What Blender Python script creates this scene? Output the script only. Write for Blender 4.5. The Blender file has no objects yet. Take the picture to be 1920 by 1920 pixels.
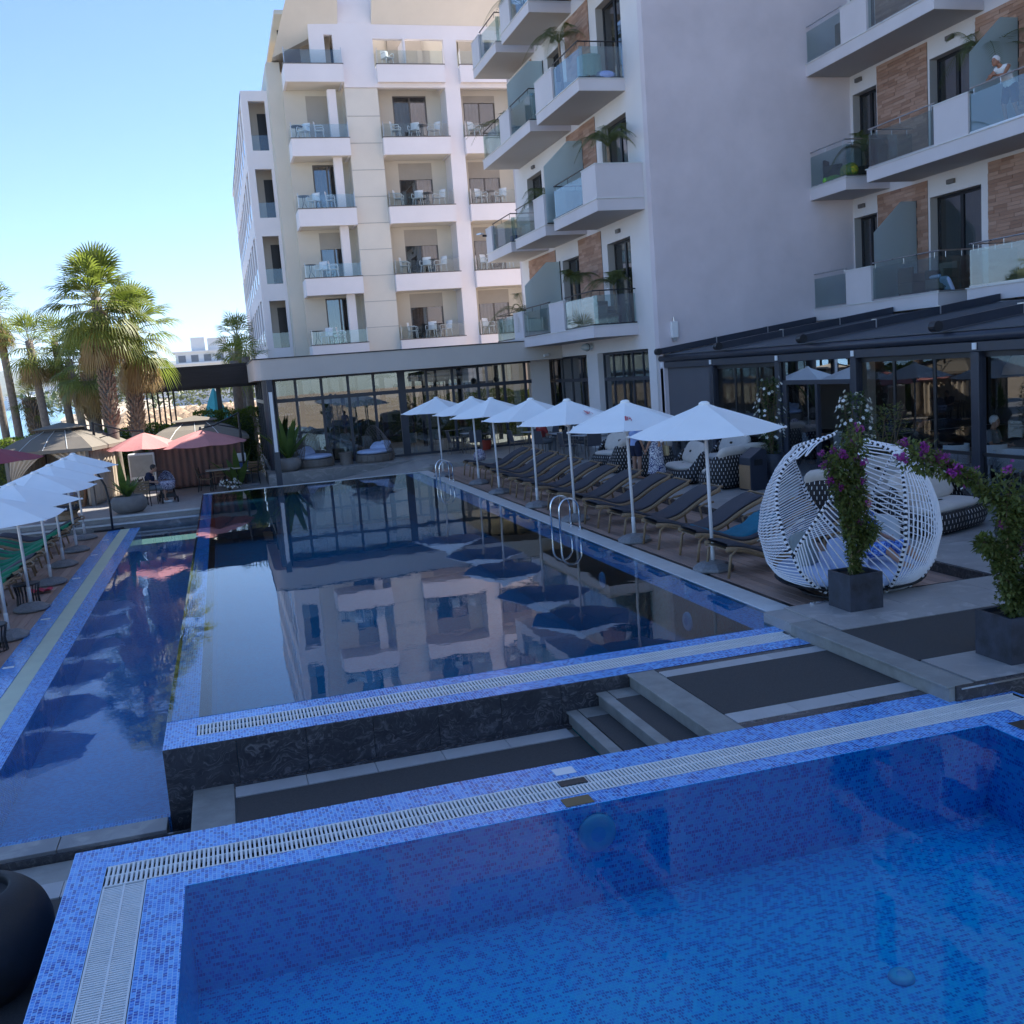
import bpy, bmesh, math, random
from math import sin, cos, pi, radians, sqrt, atan2, hypot
from mathutils import Vector, Matrix, noise as mnoise

SC = bpy.context.scene
COL = SC.collection
random.seed(7)

# ------------------------------------------------------------------ camera, sky, sun, exposure
YAW, PITCH, ROLL, CAM_H = radians(15.58), radians(8.04), radians(-4.36), 3.15
def make_camera():
    f = Vector((sin(YAW)*cos(PITCH), cos(YAW)*cos(PITCH), -sin(PITCH)))
    r = Vector((cos(YAW), -sin(YAW), 0)); u = r.cross(f)
    rr = r*cos(ROLL)+u*sin(ROLL); uu = -r*sin(ROLL)+u*cos(ROLL)
    cd = bpy.data.cameras.new('camera'); co = bpy.data.objects.new('camera', cd); COL.objects.link(co)
    cd.sensor_width = 36; cd.sensor_fit = 'HORIZONTAL'; cd.lens = 36*1888/1920
    cd.clip_start = .05; cd.clip_end = 20000
    m = Matrix((rr, uu, -f)).transposed().to_4x4(); m.translation = Vector((0, 0, CAM_H))
    co.matrix_world = m; SC.camera = co
make_camera()
SUN_EL, SUN_AZ = radians(48), radians(67)      # azimuth clockwise from +Y
SKY_TINT = (.80, .91, 1.03)
world = bpy.data.worlds.new('World'); SC.world = world; world.use_nodes = True
def make_world():
    nt = world.node_tree; bg = nt.nodes['Background']
    sky = nt.nodes.new('ShaderNodeTexSky'); sky.sky_type = 'NISHITA'; sky.sun_disc = False
    sky.sun_elevation = SUN_EL; sky.sun_rotation = SUN_AZ
    sky.altitude = 0; sky.air_density = .75; sky.dust_density = .1; sky.ozone_density = 3
    mx = nt.nodes.new('ShaderNodeMix'); mx.data_type = 'RGBA'; mx.blend_type = 'MULTIPLY'; mx.inputs[0].default_value = 1
    mx.inputs[7].default_value = (*SKY_TINT, 1)             # daylight white balance of the camera, the same all over the sky
    nt.links.new(sky.outputs[0], mx.inputs[6]); nt.links.new(mx.outputs[2], bg.inputs[0]); bg.inputs[1].default_value = .104
make_world()
def make_sun():
    sd = bpy.data.lights.new('sun', 'SUN'); sd.energy = 5.0; sd.angle = radians(.55); sd.color = (1, .94, .84)
    so = bpy.data.objects.new('sun', sd); COL.objects.link(so)
    d = Vector((sin(SUN_AZ)*cos(SUN_EL), cos(SUN_AZ)*cos(SUN_EL), sin(SUN_EL)))
    so.rotation_euler = d.to_track_quat('Z', 'Y').to_euler(); so.location = d*60
make_sun()
SC.view_settings.view_transform = 'Standard'; SC.view_settings.look = 'None'
SC.view_settings.exposure = 1.45; SC.view_settings.gamma = 1; SC.view_settings.use_curve_mapping = False
SC.render.engine = 'CYCLES'
cy = SC.cycles
cy.max_bounces = 8; cy.diffuse_bounces = 4; cy.glossy_bounces = 4; cy.transmission_bounces = 4
cy.transparent_max_bounces = 24; cy.volume_bounces = 0; cy.sample_clamp_indirect = 6
cy.use_denoising = True; cy.caustics_reflective = False; cy.caustics_refractive = False

# ------------------------------------------------------------------ mesh helpers
class MB:
    """collects shapes; build() links them as one mesh object"""
    def __init__(s): s.v = []; s.f = []; s.m = []; s.uv = None; s.mi = 0
    def add(s, vs, fs):
        o = len(s.v); s.v += [tuple(p) for p in vs]
        for f in fs: s.f.append([i+o for i in f]); s.m.append(s.mi)
        return s
    def box(s, x0, x1, y0, y1, z0, z1):
        x0, x1 = min(x0, x1), max(x0, x1); y0, y1 = min(y0, y1), max(y0, y1); z0, z1 = min(z0, z1), max(z0, z1)
        return s.add([(x0,y0,z0),(x1,y0,z0),(x1,y1,z0),(x0,y1,z0),(x0,y0,z1),(x1,y0,z1),(x1,y1,z1),(x0,y1,z1)],
              [(0,3,2,1),(4,5,6,7),(0,1,5,4),(1,2,6,5),(2,3,7,6),(3,0,4,7)])
    def cbox(s, c, d, rz=0, M=None):
        vs = []
        for k in range(8):
            p = Vector(((k & 1)-.5, ((k >> 1) & 1)-.5, ((k >> 2) & 1)-.5)); p = Vector((p.x*d[0], p.y*d[1], p.z*d[2]))
            if M is not None: p = M @ p
            if rz: p = Vector((p.x*cos(rz)-p.y*sin(rz), p.x*sin(rz)+p.y*cos(rz), p.z))
            vs.append(p+Vector(c))
        return s.add(vs, [(0,2,3,1),(4,5,7,6),(0,1,5,4),(1,3,7,5),(3,2,6,7),(2,0,4,6)])
    def poly(s, pts, dirv):
        """polygon extruded along dirv"""
        n = len(pts); d = Vector(dirv); a = [Vector(p) for p in pts]
        s.add(a+[p+d for p in a], [tuple(range(n))[::-1], tuple(range(n, 2*n))]+[(i, (i+1) % n, (i+1) % n+n, i+n) for i in range(n)])
        return s
    def quad(s, a, b, c, d): return s.add([a, b, c, d], [(0, 1, 2, 3)])
    def tri(s, a, b, c): return s.add([a, b, c], [(0, 1, 2)])
    def tube(s, path, r, n=8, cap=True, flat=1.0, closed=False):
        P = [Vector(p) for p in path]; k = len(P); R = r if isinstance(r, (list, tuple)) else [r]*k
        up = None; vs = []; fs = []
        for i in range(k):
            if closed: t = P[(i+1) % k]-P[(i-1) % k]
            else: t = P[min(i+1, k-1)]-P[max(i-1, 0)]
            if t.length < 1e-9: t = Vector((0, 0, 1))
            t.normalize()
            if up is None:
                up = Vector((0, 0, 1)) if abs(t.z) < .9 else Vector((1, 0, 0))
            a = t.cross(up)
            if a.length < 1e-6: a = t.orthogonal()
            a.normalize(); b = a.cross(t).normalized(); up = b
            for j in range(n):
                w = 2*pi*j/n; vs.append(P[i]+a*(cos(w)*R[i])+b*(sin(w)*R[i]*flat))
        for i in range(k if closed else k-1):
            i2 = (i+1) % k
            for j in range(n): fs.append((i*n+j, i*n+(j+1) % n, i2*n+(j+1) % n, i2*n+j))
        if cap and not closed: fs += [tuple(range(n))[::-1], tuple(range((k-1)*n, k*n))]
        return s.add(vs, fs)
    def cyl(s, a, b, r0, r1=None, n=12): return s.tube([a, b], [r0, r0 if r1 is None else r1], n)
    def lathe(s, prof, n=24, c=(0, 0, 0), sx=1, sy=1):
        k = len(prof); vs = []; fs = []
        for r, z in prof:
            for j in range(n): w = 2*pi*j/n; vs.append((c[0]+r*cos(w)*sx, c[1]+r*sin(w)*sy, c[2]+z))
        for i in range(k-1):
            for j in range(n): fs.append((i*n+j, i*n+(j+1) % n, (i+1)*n+(j+1) % n, (i+1)*n+j))
        if prof[0][0] > 1e-4: fs.append(tuple(range(n))[::-1])
        if prof[-1][0] > 1e-4: fs.append(tuple(range((k-1)*n, k*n)))
        return s.add(vs, fs)
    def ball(s, c, r, n=12, m=8, q=(1, 1, 1)):
        pr = [(max(sin(pi*i/m), 1e-5)*r, -cos(pi*i/m)*r*q[2]) for i in range(m+1)]
        return s.lathe(pr, n, c, q[0], q[1])
    def grid(s, F, nu, nv, closed_u=False):
        """F(u,v) -> point, u,v in 0..1"""
        vs = [F(i/(nu if closed_u else nu), j/nv) for j in range(nv+1) for i in range(nu if closed_u else nu+1)]
        w = nu if closed_u else nu+1; fs = []
        for j in range(nv):
            for i in range(nu):
                i2 = (i+1) % w if closed_u else i+1
                fs.append((j*w+i, j*w+i2, (j+1)*w+i2, (j+1)*w+i))
        return s.add(vs, fs)
    def xf(s, M, start=0):
        for i in range(start, len(s.v)): s.v[i] = tuple(M @ Vector(s.v[i]))
        return s
    def mesh(s, name, mats, smooth=False):
        me = bpy.data.meshes.new(name); me.from_pydata(s.v, [], s.f)
        if not isinstance(mats, (list, tuple)): mats = [mats]
        for m in mats: me.materials.append(m)
        if len(mats) > 1: me.polygons.foreach_set('material_index', s.m)
        if smooth: me.polygons.foreach_set('use_smooth', [True]*len(me.polygons))
        me.update(); return me

def tag(o, label=None, cat=None, group=None, kind=None):
    if label: o['label'] = label
    if cat: o['category'] = cat
    if group: o['group'] = group
    if kind: o['kind'] = kind
    return o
def obj(name, mb, mat, parent=None, label=None, cat=None, group=None, kind=None, smooth=False, bevel=0, solid=0, loc=None, rz=0, seg=1):
    me = mb.mesh(name, mat, smooth) if isinstance(mb, MB) else mb
    o = bpy.data.objects.new(name, me); COL.objects.link(o)
    if loc is not None: o.location = loc
    if rz: o.rotation_euler.z = rz
    if parent is not None: o.parent = parent
    tag(o, label, cat, group, kind)
    if solid:
        md = o.modifiers.new('s', 'SOLIDIFY'); md.thickness = solid; md.offset = 0
    if bevel:
        md = o.modifiers.new('b', 'BEVEL'); md.width = bevel; md.segments = seg; md.limit_method = 'ANGLE'; md.angle_limit = radians(40)
    return o
def thing(name, label, cat, loc=(0, 0, 0), rz=0, group=None, kind=None):
    o = bpy.data.objects.new(name, None); COL.objects.link(o); o.location = loc; o.rotation_euler.z = rz
    o.empty_display_size = .2
    return tag(o, label, cat, group, kind)
def copy_tree(o, loc=None, rz=None, label=None, parent=None, scale=None):
    c = o.copy(); COL.objects.link(c); c.parent = parent
    if loc is not None: c.location = loc
    if rz is not None: c.rotation_euler.z = rz
    if scale is not None: c.scale = (scale,)*3
    if label: c['label'] = label
    for ch in CH.get(o.name, None) or list(o.children): copy_tree(ch, parent=c)
    return c
CH = {}
def inst(name, mesh, parent, loc=(0, 0, 0), rz=0, scale=None):
    o = bpy.data.objects.new(name, mesh); COL.objects.link(o); o.parent = parent; o.location = loc
    if rz: o.rotation_euler.z = rz
    if scale is not None: o.scale = scale
    return o

# ------------------------------------------------------------------ materials
MATS = {}
class NT:
    def __init__(s, name):
        s.m = bpy.data.materials.new(name); s.m.use_nodes = True; s.t = s.m.node_tree; s.t.nodes.clear()
        s.out = s.t.nodes.new('ShaderNodeOutputMaterial')
    def n(s, typ, **kw):
        nd = s.t.nodes.new('ShaderNode'+typ)
        for k, v in kw.items():
            if k in nd.inputs: nd.inputs[k].default_value = v
            else: setattr(nd, k, v)
        return nd
    def l(s, a, b): s.t.links.new(a, b)
    def math(s, op, a, b=None, c=None, clamp=False):
        nd = s.t.nodes.new('ShaderNodeMath'); nd.operation = op; nd.use_clamp = clamp
        for i, x in enumerate((a, b, c)):
            if x is None: continue
            if hasattr(x, 'links') or hasattr(x, 'is_linked'): s.l(x, nd.inputs[i])
            else: nd.inputs[i].default_value = x
        return nd.outputs[0]
    def mix(s, fac, a, b, blend='MIX'):
        nd = s.t.nodes.new('ShaderNodeMix'); nd.data_type = 'RGBA'; nd.blend_type = blend
        for i, x in ((0, fac), (6, a), (7, b)):
            if hasattr(x, 'is_linked'): s.l(x, nd.inputs[i])
            elif i == 0: nd.inputs[0].default_value = x
            else: nd.inputs[i].default_value = (*x, 1) if len(x) == 3 else x
        return nd.outputs[2]
    def ramp(s, fac, stops, interp='LINEAR'):
        nd = s.t.nodes.new('ShaderNodeValToRGB'); cr = nd.color_ramp; cr.interpolation = interp
        while len(cr.elements) < len(stops): cr.elements.new(.5)
        for e, (p, c) in zip(cr.elements, stops): e.position = p; e.color = (*c, 1) if len(c) == 3 else c
        s.l(fac, nd.inputs[0]); return nd.outputs[0]
    def coords(s, kind='Object'): return s.n('TexCoord').outputs[kind]
    def pos(s): return s.n('NewGeometry').outputs['Position']
    def noise(s, vec, scale, detail=4, rough=.6, dist=0, w=None):
        nd = s.n('TexNoise'); nd.inputs['Scale'].default_value = scale; nd.inputs['Detail'].default_value = detail
        nd.inputs['Roughness'].default_value = rough; nd.inputs['Distortion'].default_value = dist
        if vec is not None: s.l(vec, nd.inputs['Vector'])
        return nd.outputs[0]
    def scale(s, vec, sc):
        nd = s.n('Mapping'); nd.inputs['Scale'].default_value = sc; s.l(vec, nd.inputs['Vector']); return nd.outputs[0]
    def bump(s, h, strength=.3, dist=.01):
        nd = s.n('Bump'); nd.inputs['Strength'].default_value = strength; nd.inputs['Distance'].default_value = dist
        s.l(h, nd.inputs['Height']); return nd.outputs[0]
    def bsdf(s, color=None, rough=.6, metal=0, normal=None, spec=.5, sub=0, coat=0):
        b = s.n('BsdfPrincipled'); b.inputs['Roughness'].default_value = rough if not hasattr(rough, 'is_linked') else .5
        if hasattr(rough, 'is_linked'): s.l(rough, b.inputs['Roughness'])
        b.inputs['Metallic'].default_value = metal; b.inputs['Specular IOR Level'].default_value = spec
        if coat: b.inputs['Coat Weight'].default_value = coat; b.inputs['Coat Roughness'].default_value = .1
        if color is not None:
            if hasattr(color, 'is_linked'): s.l(color, b.inputs['Base Color'])
            else: b.inputs['Base Color'].default_value = (*color, 1)
        if normal is not None: s.l(normal, b.inputs['Normal'])
        return b
    def fin(s, sh): s.l(sh.outputs[0] if hasattr(sh, 'outputs') else sh, s.out.inputs[0]); return s.m

def M(name, color=(.5, .5, .5), rough=.6, metal=0, var=.12, scale=3, bump=.1, bscale=60, spec=.5, coat=0, objc=False, rvar=.0):
    """plain painted / moulded / woven surface with colour mottling and fine relief"""
    if name in MATS: return MATS[name]
    t = NT(name); p = t.coords('Object') if objc else t.pos()
    a = t.noise(p, scale, 5, .65)
    hi = tuple(min(1, c*(1+var)) for c in color); lo = tuple(c*(1-var) for c in color)
    col = t.ramp(a, [(.3, lo), (.7, hi)])
    ob = t.n('ObjectInfo')
    if rvar:
        hs = t.n('HueSaturation'); t.l(t.math('MULTIPLY_ADD', ob.outputs['Random'], rvar*2, 1-rvar), hs.inputs['Value']); t.l(col, hs.inputs['Color']); col = hs.outputs[0]
    nm = t.bump(t.noise(p, bscale, 3), bump, .004) if bump else None
    rr = t.math('MULTIPLY_ADD', a, .25, max(.02, rough-.12))
    MATS[name] = t.fin(t.bsdf(col, rr, metal, nm, spec, coat=coat)); return MATS[name]
# ------------------------------------------------------------------ special materials
def planar(t):
    """2D coordinates in metres in the plane of the face, from world position and normal"""
    g = t.n('NewGeometry'); p = t.n('SeparateXYZ'); t.l(g.outputs['Position'], p.inputs[0])
    nn = t.n('SeparateXYZ'); t.l(g.outputs['True Normal'], nn.inputs[0])
    az = t.math('GREATER_THAN', t.math('ABSOLUTE', nn.outputs[2]), .6)
    ax = t.math('GREATER_THAN', t.math('ABSOLUTE', nn.outputs[0]), .6)
    def lerp(f, a, b): return t.math('ADD', t.math('MULTIPLY', f, b), t.math('MULTIPLY', t.math('SUBTRACT', 1, f), a))
    u = lerp(ax, p.outputs[0], p.outputs[1])
    v = lerp(az, p.outputs[2], p.outputs[1]); v = lerp(t.math('MULTIPLY', ax, t.math('SUBTRACT', 1, az)), v, p.outputs[2])
    u = lerp(az, u, p.outputs[0])
    c = t.n('CombineXYZ'); t.l(u, c.inputs[0]); t.l(v, c.inputs[1]); return c.outputs[0], g
def brick(t, vec, w, h, mortar=.08, offset=.5, freq=2):
    b = t.n('TexBrick'); b.offset = offset; b.offset_frequency = freq; b.squash = 1
    b.inputs['Color1'].default_value = (0, 0, 0, 1); b.inputs['Color2'].default_value = (1, 1, 1, 1); b.inputs['Mortar'].default_value = (0, 0, 0, 1)
    b.inputs['Scale'].default_value = 1; b.inputs['Brick Width'].default_value = w; b.inputs['Row Height'].default_value = h
    b.inputs['Mortar Size'].default_value = mortar; b.inputs['Mortar Smooth'].default_value = .1
    t.l(vec, b.inputs['Vector']); return b
def mosaic(name, cols, grout, swap=False, s=.026, wet=.0):
    t = NT(name); v, g = planar(t)
    if swap:
        sp = t.n('SeparateXYZ'); t.l(v, sp.inputs[0]); c = t.n('CombineXYZ'); t.l(sp.outputs[1], c.inputs[0]); t.l(sp.outputs[0], c.inputs[1]); v = c.outputs[0]
    b = brick(t, v, s*1.12, s, .0022, .5)
    sp = t.n('SeparateXYZ'); t.l(v, sp.inputs[0]); row = t.math('FLOOR', t.math('DIVIDE', sp.outputs[1], s))
    colu = t.math('FLOOR', t.math('ADD', t.math('DIVIDE', sp.outputs[0], s*1.12), t.math('MULTIPLY', t.math('MODULO', row, 2), .5)))
    cb = t.n('CombineXYZ'); t.l(colu, cb.inputs[0]); t.l(row, cb.inputs[1]); wn = t.n('TexWhiteNoise'); wn.noise_dimensions = '2D'; t.l(cb.outputs[0], wn.inputs['Vector'])
    col = t.ramp(wn.outputs['Value'], cols, 'CONSTANT')
    big = t.noise(t.pos(), 1.1, 4)
    col = t.mix(t.math('MULTIPLY', big, .25), col, (.02, .06, .22))
    col = t.mix(b.outputs['Fac'], col, grout)
    nm = t.bump(t.math('SUBTRACT', 1, b.outputs['Fac']), .5, .002)
    MATS[name] = t.fin(t.bsdf(col, .18, 0, nm, .5)); return MATS[name]
BLUE = [(0, (.005, .05, .36)), (.2, (.04, .24, .78)), (.42, (.09, .37, .92)), (.68, (.14, .46, .95)), (.86, (.02, .15, .64))]
mos = mosaic('mosaic_blue', BLUE, (.33, .60, .95), swap=True)
BLUE2 = [(0, (.002, .18, .64)), (.24, (.007, .48, .94)), (.6, (.009, .58, .95)), (.85, (.004, .26, .80))]
mos_in = mosaic('mosaic_pool_inside', BLUE2, (.03, .56, .95))
BLUE3 = [(0, (.003, .24, .42)), (.3, (.004, .33, .54)), (.7, (.004, .28, .48))]
mos_deep = mosaic('mosaic_deep_pool', BLUE3, (.015, .25, .45), s=.03)
BLUE4 = [(0, (.01, .20, .56)), (.3, (.02, .36, .80)), (.7, (.015, .28, .68))]
mos_chan = mosaic('mosaic_channel', BLUE4, (.10, .26, .48), s=.03)

def water(name, tint, bump=.02, scale=1.5, ior=1.33, refl=1.0):
    t = NT(name); p = t.pos()
    h = t.math('ADD', t.noise(t.scale(p, (1, .6, 1)), scale, 2, .5), t.math('MULTIPLY', t.noise(p, scale*5, 2, .5), .12))
    nm = t.bump(h, bump, .05)
    fr = t.n('Fresnel'); fr.inputs['IOR'].default_value = ior; t.l(nm, fr.inputs['Normal'])
    tr = t.n('BsdfTransparent'); tr.inputs[0].default_value = (*tint, 1)
    gl = t.n('BsdfGlossy'); gl.inputs['Roughness'].default_value = .006; gl.inputs[0].default_value = (refl, refl, refl, 1); t.l(nm, gl.inputs['Normal'])
    mx = t.n('MixShader'); t.l(fr.outputs[0], mx.inputs[0]); t.l(tr.outputs[0], mx.inputs[1]); t.l(gl.outputs[0], mx.inputs[2])
    MATS[name] = t.fin(mx); return MATS[name]
def glass(name, tint=(.8, .9, .9), base=.08, rough=.003, frost=0, color=(.4, .55, .55)):
    """flat pane: see-through with reflection growing at grazing angles; frost adds a diffuse etched part"""
    t = NT(name); lw = t.n('LayerWeight'); lw.inputs[0].default_value = .42
    bf = t.n('NewGeometry').outputs['Backfacing']; ff = t.math('SUBTRACT', 1, bf)   # only the outer face of a pane reflects and tints
    fac = t.math('MULTIPLY', t.math('MULTIPLY_ADD', lw.outputs['Fresnel'], (1-base)*(.35 if frost else 1), base, True), ff)
    tr = t.n('BsdfTransparent'); t.l(t.mix(bf, tint, (1, 1, 1)), tr.inputs[0])
    gl = t.n('BsdfGlossy'); gl.inputs['Roughness'].default_value = rough; gl.inputs[0].default_value = (.92, .96, 1, 1)
    src = tr.outputs[0]
    if frost:
        df = t.n('BsdfDiffuse'); df.inputs[0].default_value = (*color, 1); tl = t.n('BsdfTranslucent'); tl.inputs[0].default_value = (*color, 1)
        m0 = t.n('MixShader'); m0.inputs[0].default_value = .45; t.l(df.outputs[0], m0.inputs[1]); t.l(tl.outputs[0], m0.inputs[2])
        m1 = t.n('MixShader'); t.l(t.math('MULTIPLY', ff, frost), m1.inputs[0]); t.l(tr.outputs[0], m1.inputs[1]); t.l(m0.outputs[0], m1.inputs[2]); src = m1.outputs[0]
    mx = t.n('MixShader'); t.l(fac, mx.inputs[0]); t.l(src, mx.inputs[1]); t.l(gl.outputs[0], mx.inputs[2])
    MATS[name] = t.fin(mx); return MATS[name]
w_main = water('water_main_pool', (.34, .88, .95), .055, 1.1)
w_fg = water('water_front_pool', (.42, .94, .99), .05, 1.6, 1.21)
w_chan = water('water_channel', (.5, .92, .98), .06, 2.0, 1.28)
w_sea = M('sea_water', (.10, .26, .38), .18, 0, .1, .02, .3, .5)
gl_bal = glass('balcony_glass', (.50, .64, .63), .08)
gl_pale = glass('clear_glass', (.76, .84, .84), .03)
gl_win = glass('window_glass', (.32, .36, .40), .13)
gl_pav = glass('pavilion_glass', (.40, .47, .47), .08)
gl_frost = glass('frosted_glass', (.5, .66, .66), .02, .25, .92, (.68, .78, .80))

def marble(name, c0, c1, vein, sc=1.0, rough=.25):
    t = NT(name); p = t.pos()
    ob = t.n('ObjectInfo'); off = t.n('VectorMath'); off.operation = 'MULTIPLY_ADD'
    t.l(ob.outputs['Random'], off.inputs[0]); off.inputs[1].default_value = (7, 3, 5); t.l(p, off.inputs[2]); p = off.outputs[0]
    w = t.n('TexNoise'); w.inputs['Scale'].default_value = 1.3*sc; w.inputs['Detail'].default_value = 3; t.l(p, w.inputs['Vector'])
    wv = t.n('VectorMath'); wv.operation = 'MULTIPLY_ADD'; t.l(w.outputs['Color'], wv.inputs[0]); wv.inputs[1].default_value = (1.1, 1.1, 1.1); t.l(p, wv.inputs[2])
    mp_ = t.n('Mapping'); mp_.inputs['Rotation'].default_value = (0, .7, .5); mp_.inputs['Scale'].default_value = (2.2*sc, 2.2*sc, 11*sc); t.l(wv.outputs[0], mp_.inputs['Vector'])
    a = t.noise(mp_.outputs[0], 1.0, 9, .62, .8)
    band = t.noise(wv.outputs[0], 2.2*sc, 4, .6)
    col = t.mix(band, c0, c1)
    f = t.ramp(a, [(.0, (0, 0, 0)), (.50, (0, 0, 0)), (.60, (.45, .45, .45)), (.68, (1, 1, 1)), (.76, (.25, .25, .25))])
    col = t.mix(t.math('MULTIPLY', f, t.math('MULTIPLY', band, 1.3, None, True)), col, vein)
    MATS[name] = t.fin(t.bsdf(col, rough, 0, None, .5)); return MATS[name]
marble_dark = marble('marble_dark', (.014, .014, .018), (.075, .072, .078), (.22, .205, .205), 2.3)
marble_mid = marble('marble_grey', (.10, .10, .11), (.25, .245, .24), (.42, .40, .38), .8, .35)

def wood(name, c0, c1, along='Y', rough=.55, grain=18):
    t = NT(name); p = t.pos(); ob = t.n('ObjectInfo')
    sc = {'X': (.6, grain, grain), 'Y': (grain, .6, grain), 'Z': (grain, grain, .6)}[along]
    a = t.noise(t.scale(p, sc), 1.6, 5, .6, .4)
    col = t.mix(a, c0, c1)
    hs = t.n('HueSaturation'); t.l(t.math('MULTIPLY_ADD', ob.outputs['Random'], .45, .75), hs.inputs['Value']); t.l(col, hs.inputs['Color'])
    MATS[name] = t.fin(t.bsdf(hs.outputs[0], rough, 0, t.bump(a, .25, .004), .35)); return MATS[name]
deck_wood = wood('deck_wood', (.30, .20, .165), (.47, .33, .27))
dark_board = wood('dark_board', (.012, .011, .013), (.030, .027, .030), 'X', .6)
rattan_frame = M('rattan_brown', (.26, .175, .10), .55, 0, .25, 25, .4, 120)
teak = wood('teak_slats', (.22, .13, .07), (.36, .22, .12), 'X')

paver = marble('stone_paver', (.25, .24, .235), (.40, .385, .37), (.52, .50, .48), .9, .38)
paver_lt = M('paver_light', (.42, .42, .42), .5, 0, .10, 3, .1, 60, rvar=.06)
stone_edge = M('step_stone', (.24, .24, .225), .55, 0, .22, 5, .2, 40, rvar=.06)
mat_rubber = M('rubber_mat', (.070, .066, .064), .8, 0, .25, 60, .5, 300, spec=.2)
grate_white = M('grate_white', (.72, .74, .74), .38, 0, .06, 5, .0)
coping_white = M('coping_white', (.62, .64, .64), .4, 0, .10, 4, .1, 50)
grate_green = M('gutter_cream', (.55, .60, .46), .5, 0, .08, 3, .1, 30)
chrome = M('polished_steel', (.75, .76, .78), .12, 1, .05, 3, 0)
steel = M('brushed_steel', (.55, .56, .58), .3, 1, .05, 3, 0)
plaster_w = M('plaster_white', (.84, .80, .82), .75, 0, .035, .6, .15, 90)
plaster_b = M('plaster_beige', (.68, .63, .54), .8, 0, .04, .6, .15, 90)
plaster_soft = M('plaster_cream', (.74, .69, .61), .8, 0, .04, .7, .1, 90)
plaster_g = M('plaster_grey', (.66, .60, .63), .85, 0, .09, .5, .35, 70)
plaster_a = M('plaster_pale', (.72, .69, .69), .8, 0, .06, .4, .25, 80)
plaster_par = M('plaster_parapet', (.62, .59, .61), .8, 0, .06, .5, .25, 80)
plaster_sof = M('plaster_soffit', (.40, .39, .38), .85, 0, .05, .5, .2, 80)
fascia_g = M('fascia_grey', (.55, .51, .47), .7, 0, .05, .5, .15, 60)
metal_navy = M('metal_anthracite', (.028, .034, .052), .38, 0, .12, 2, .06, 60)
metal_dark = M('metal_black', (.012, .013, .017), .42, 0, .15, 3, .05, 60)
pergola_fab = M('pergola_fabric', (.085, .095, .11), .7, 0, .1, 1.5, .2, 40)
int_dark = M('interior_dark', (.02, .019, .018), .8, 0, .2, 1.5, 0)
curtain = M('curtain_cloth', (.16, .145, .13), .9, 0, .3, 3, .1, 60)
shutter_m = M('roller_shutter', (.42, .38, .33), .6, 0, .05, 2, 0)
pvc_grey = M('frame_grey_brown', (.13, .12, .115), .45, 0, .1, 3, 0)
canopy_w = M('canopy_white', (.84, .88, .89), .8, 0, .03, 2, .1, 250)
pole_w = M('pole_white', (.75, .75, .76), .35, 0, .04, 3, 0)
base_grey = M('base_granite', (.20, .205, .22), .6, 0, .25, 30, .3, 120)
cush_dark = M('cushion_charcoal', (.060, .060, .075), .9, 0, .12, 8, .3, 260)
cush_green = M('towel_green', (.012, .19, .10), .95, 0, .12, 10, .4, 200)
cush_cream = M('cushion_cream', (.55, .50, .45), .9, 0, .06, 8, .3, 200)
cush_blue = M('cushion_pale_blue', (.42, .52, .74), .9, 0, .06, 8, .3, 200)
cush_teal = M('towel_teal', (.012, .15, .24), .95, 0, .12, 10, .4, 200)
towel_cream = M('towel_cream', (.60, .56, .50), .95, 0, .1, 14, .5, 160)
canopy_red = M('canopy_red', (.52, .21, .20), .85, 0, .07, 3, .1, 200)
canopy_plum = M('canopy_plum', (.30, .06, .08), .85, 0, .07, 3, .1, 200)
drape_m = M('gazebo_drape', (.56, .47, .37), .9, 0, .08, 2, .2, 80)
drape_br = M('drape_brown', (.20, .115, .095), .9, 0, .12, 2, .2, 80)
gaz_roof = M('gazebo_roof', (.17, .15, .125), .8, 0, .1, 1.5, .2, 60)
slate = M('slate_planter', (.028, .034, .050), .5, 0, .55, 6, .4, 45)
soil = M('soil', (.02, .016, .012), .95, 0, .4, 30, .8, 60)
pot_round = M('pot_concrete', (.20, .19, .185), .8, 0, .15, 4, .3, 50)
pot_black = M('pot_black_fibre', (.012, .012, .014), .62, 0, .35, 14, .5, 70)
pot_red = M('pot_red', (.42, .06, .035), .5, 0, .1, 4, .1, 50)
white_pl = M('plastic_white', (.75, .77, .79), .4, 0, .03, 3, 0)
rope_white = M('rope_white', (.80, .81, .84), .5, 0, .05, 20, .2, 200)
rope_black = M('rope_black', (.012, .012, .015), .6, 0, .2, 20, .2, 200)
rattan_gr = M('rattan_grey', (.15, .13, .115), .6, 0, .3, 30, .4, 120)
skin = M('skin', (.42, .23, .155), .55, 0, .07, 12, .1, 150)
skin_tan = M('skin_tanned', (.36, .165, .10), .5, 0, .08, 12, .1, 150)
hair_dark = M('hair_dark', (.018, .012, .010), .6, 0, .3, 40, .6, 150)
hair_grey = M('hair_white', (.66, .66, .67), .7, 0, .15, 40, .6, 150)
navy_cl = M('cloth_navy', (.012, .016, .045), .9, 0, .2, 12, .3, 150)
white_cl = M('cloth_white', (.72, .73, .74), .9, 0, .06, 12, .3, 150)
blue_cl = M('cloth_blue', (.08, .16, .42), .9, 0, .12, 12, .3, 150)
lilac_cl = M('cloth_light_blue', (.30, .40, .68), .9, 0, .1, 12, .3, 150)
red_cl = M('cloth_red', (.25, .03, .03), .9, 0, .1, 12, .3, 150)
grey_cl = M('cloth_grey', (.18, .19, .21), .9, 0, .1, 12, .3, 150)

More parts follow.
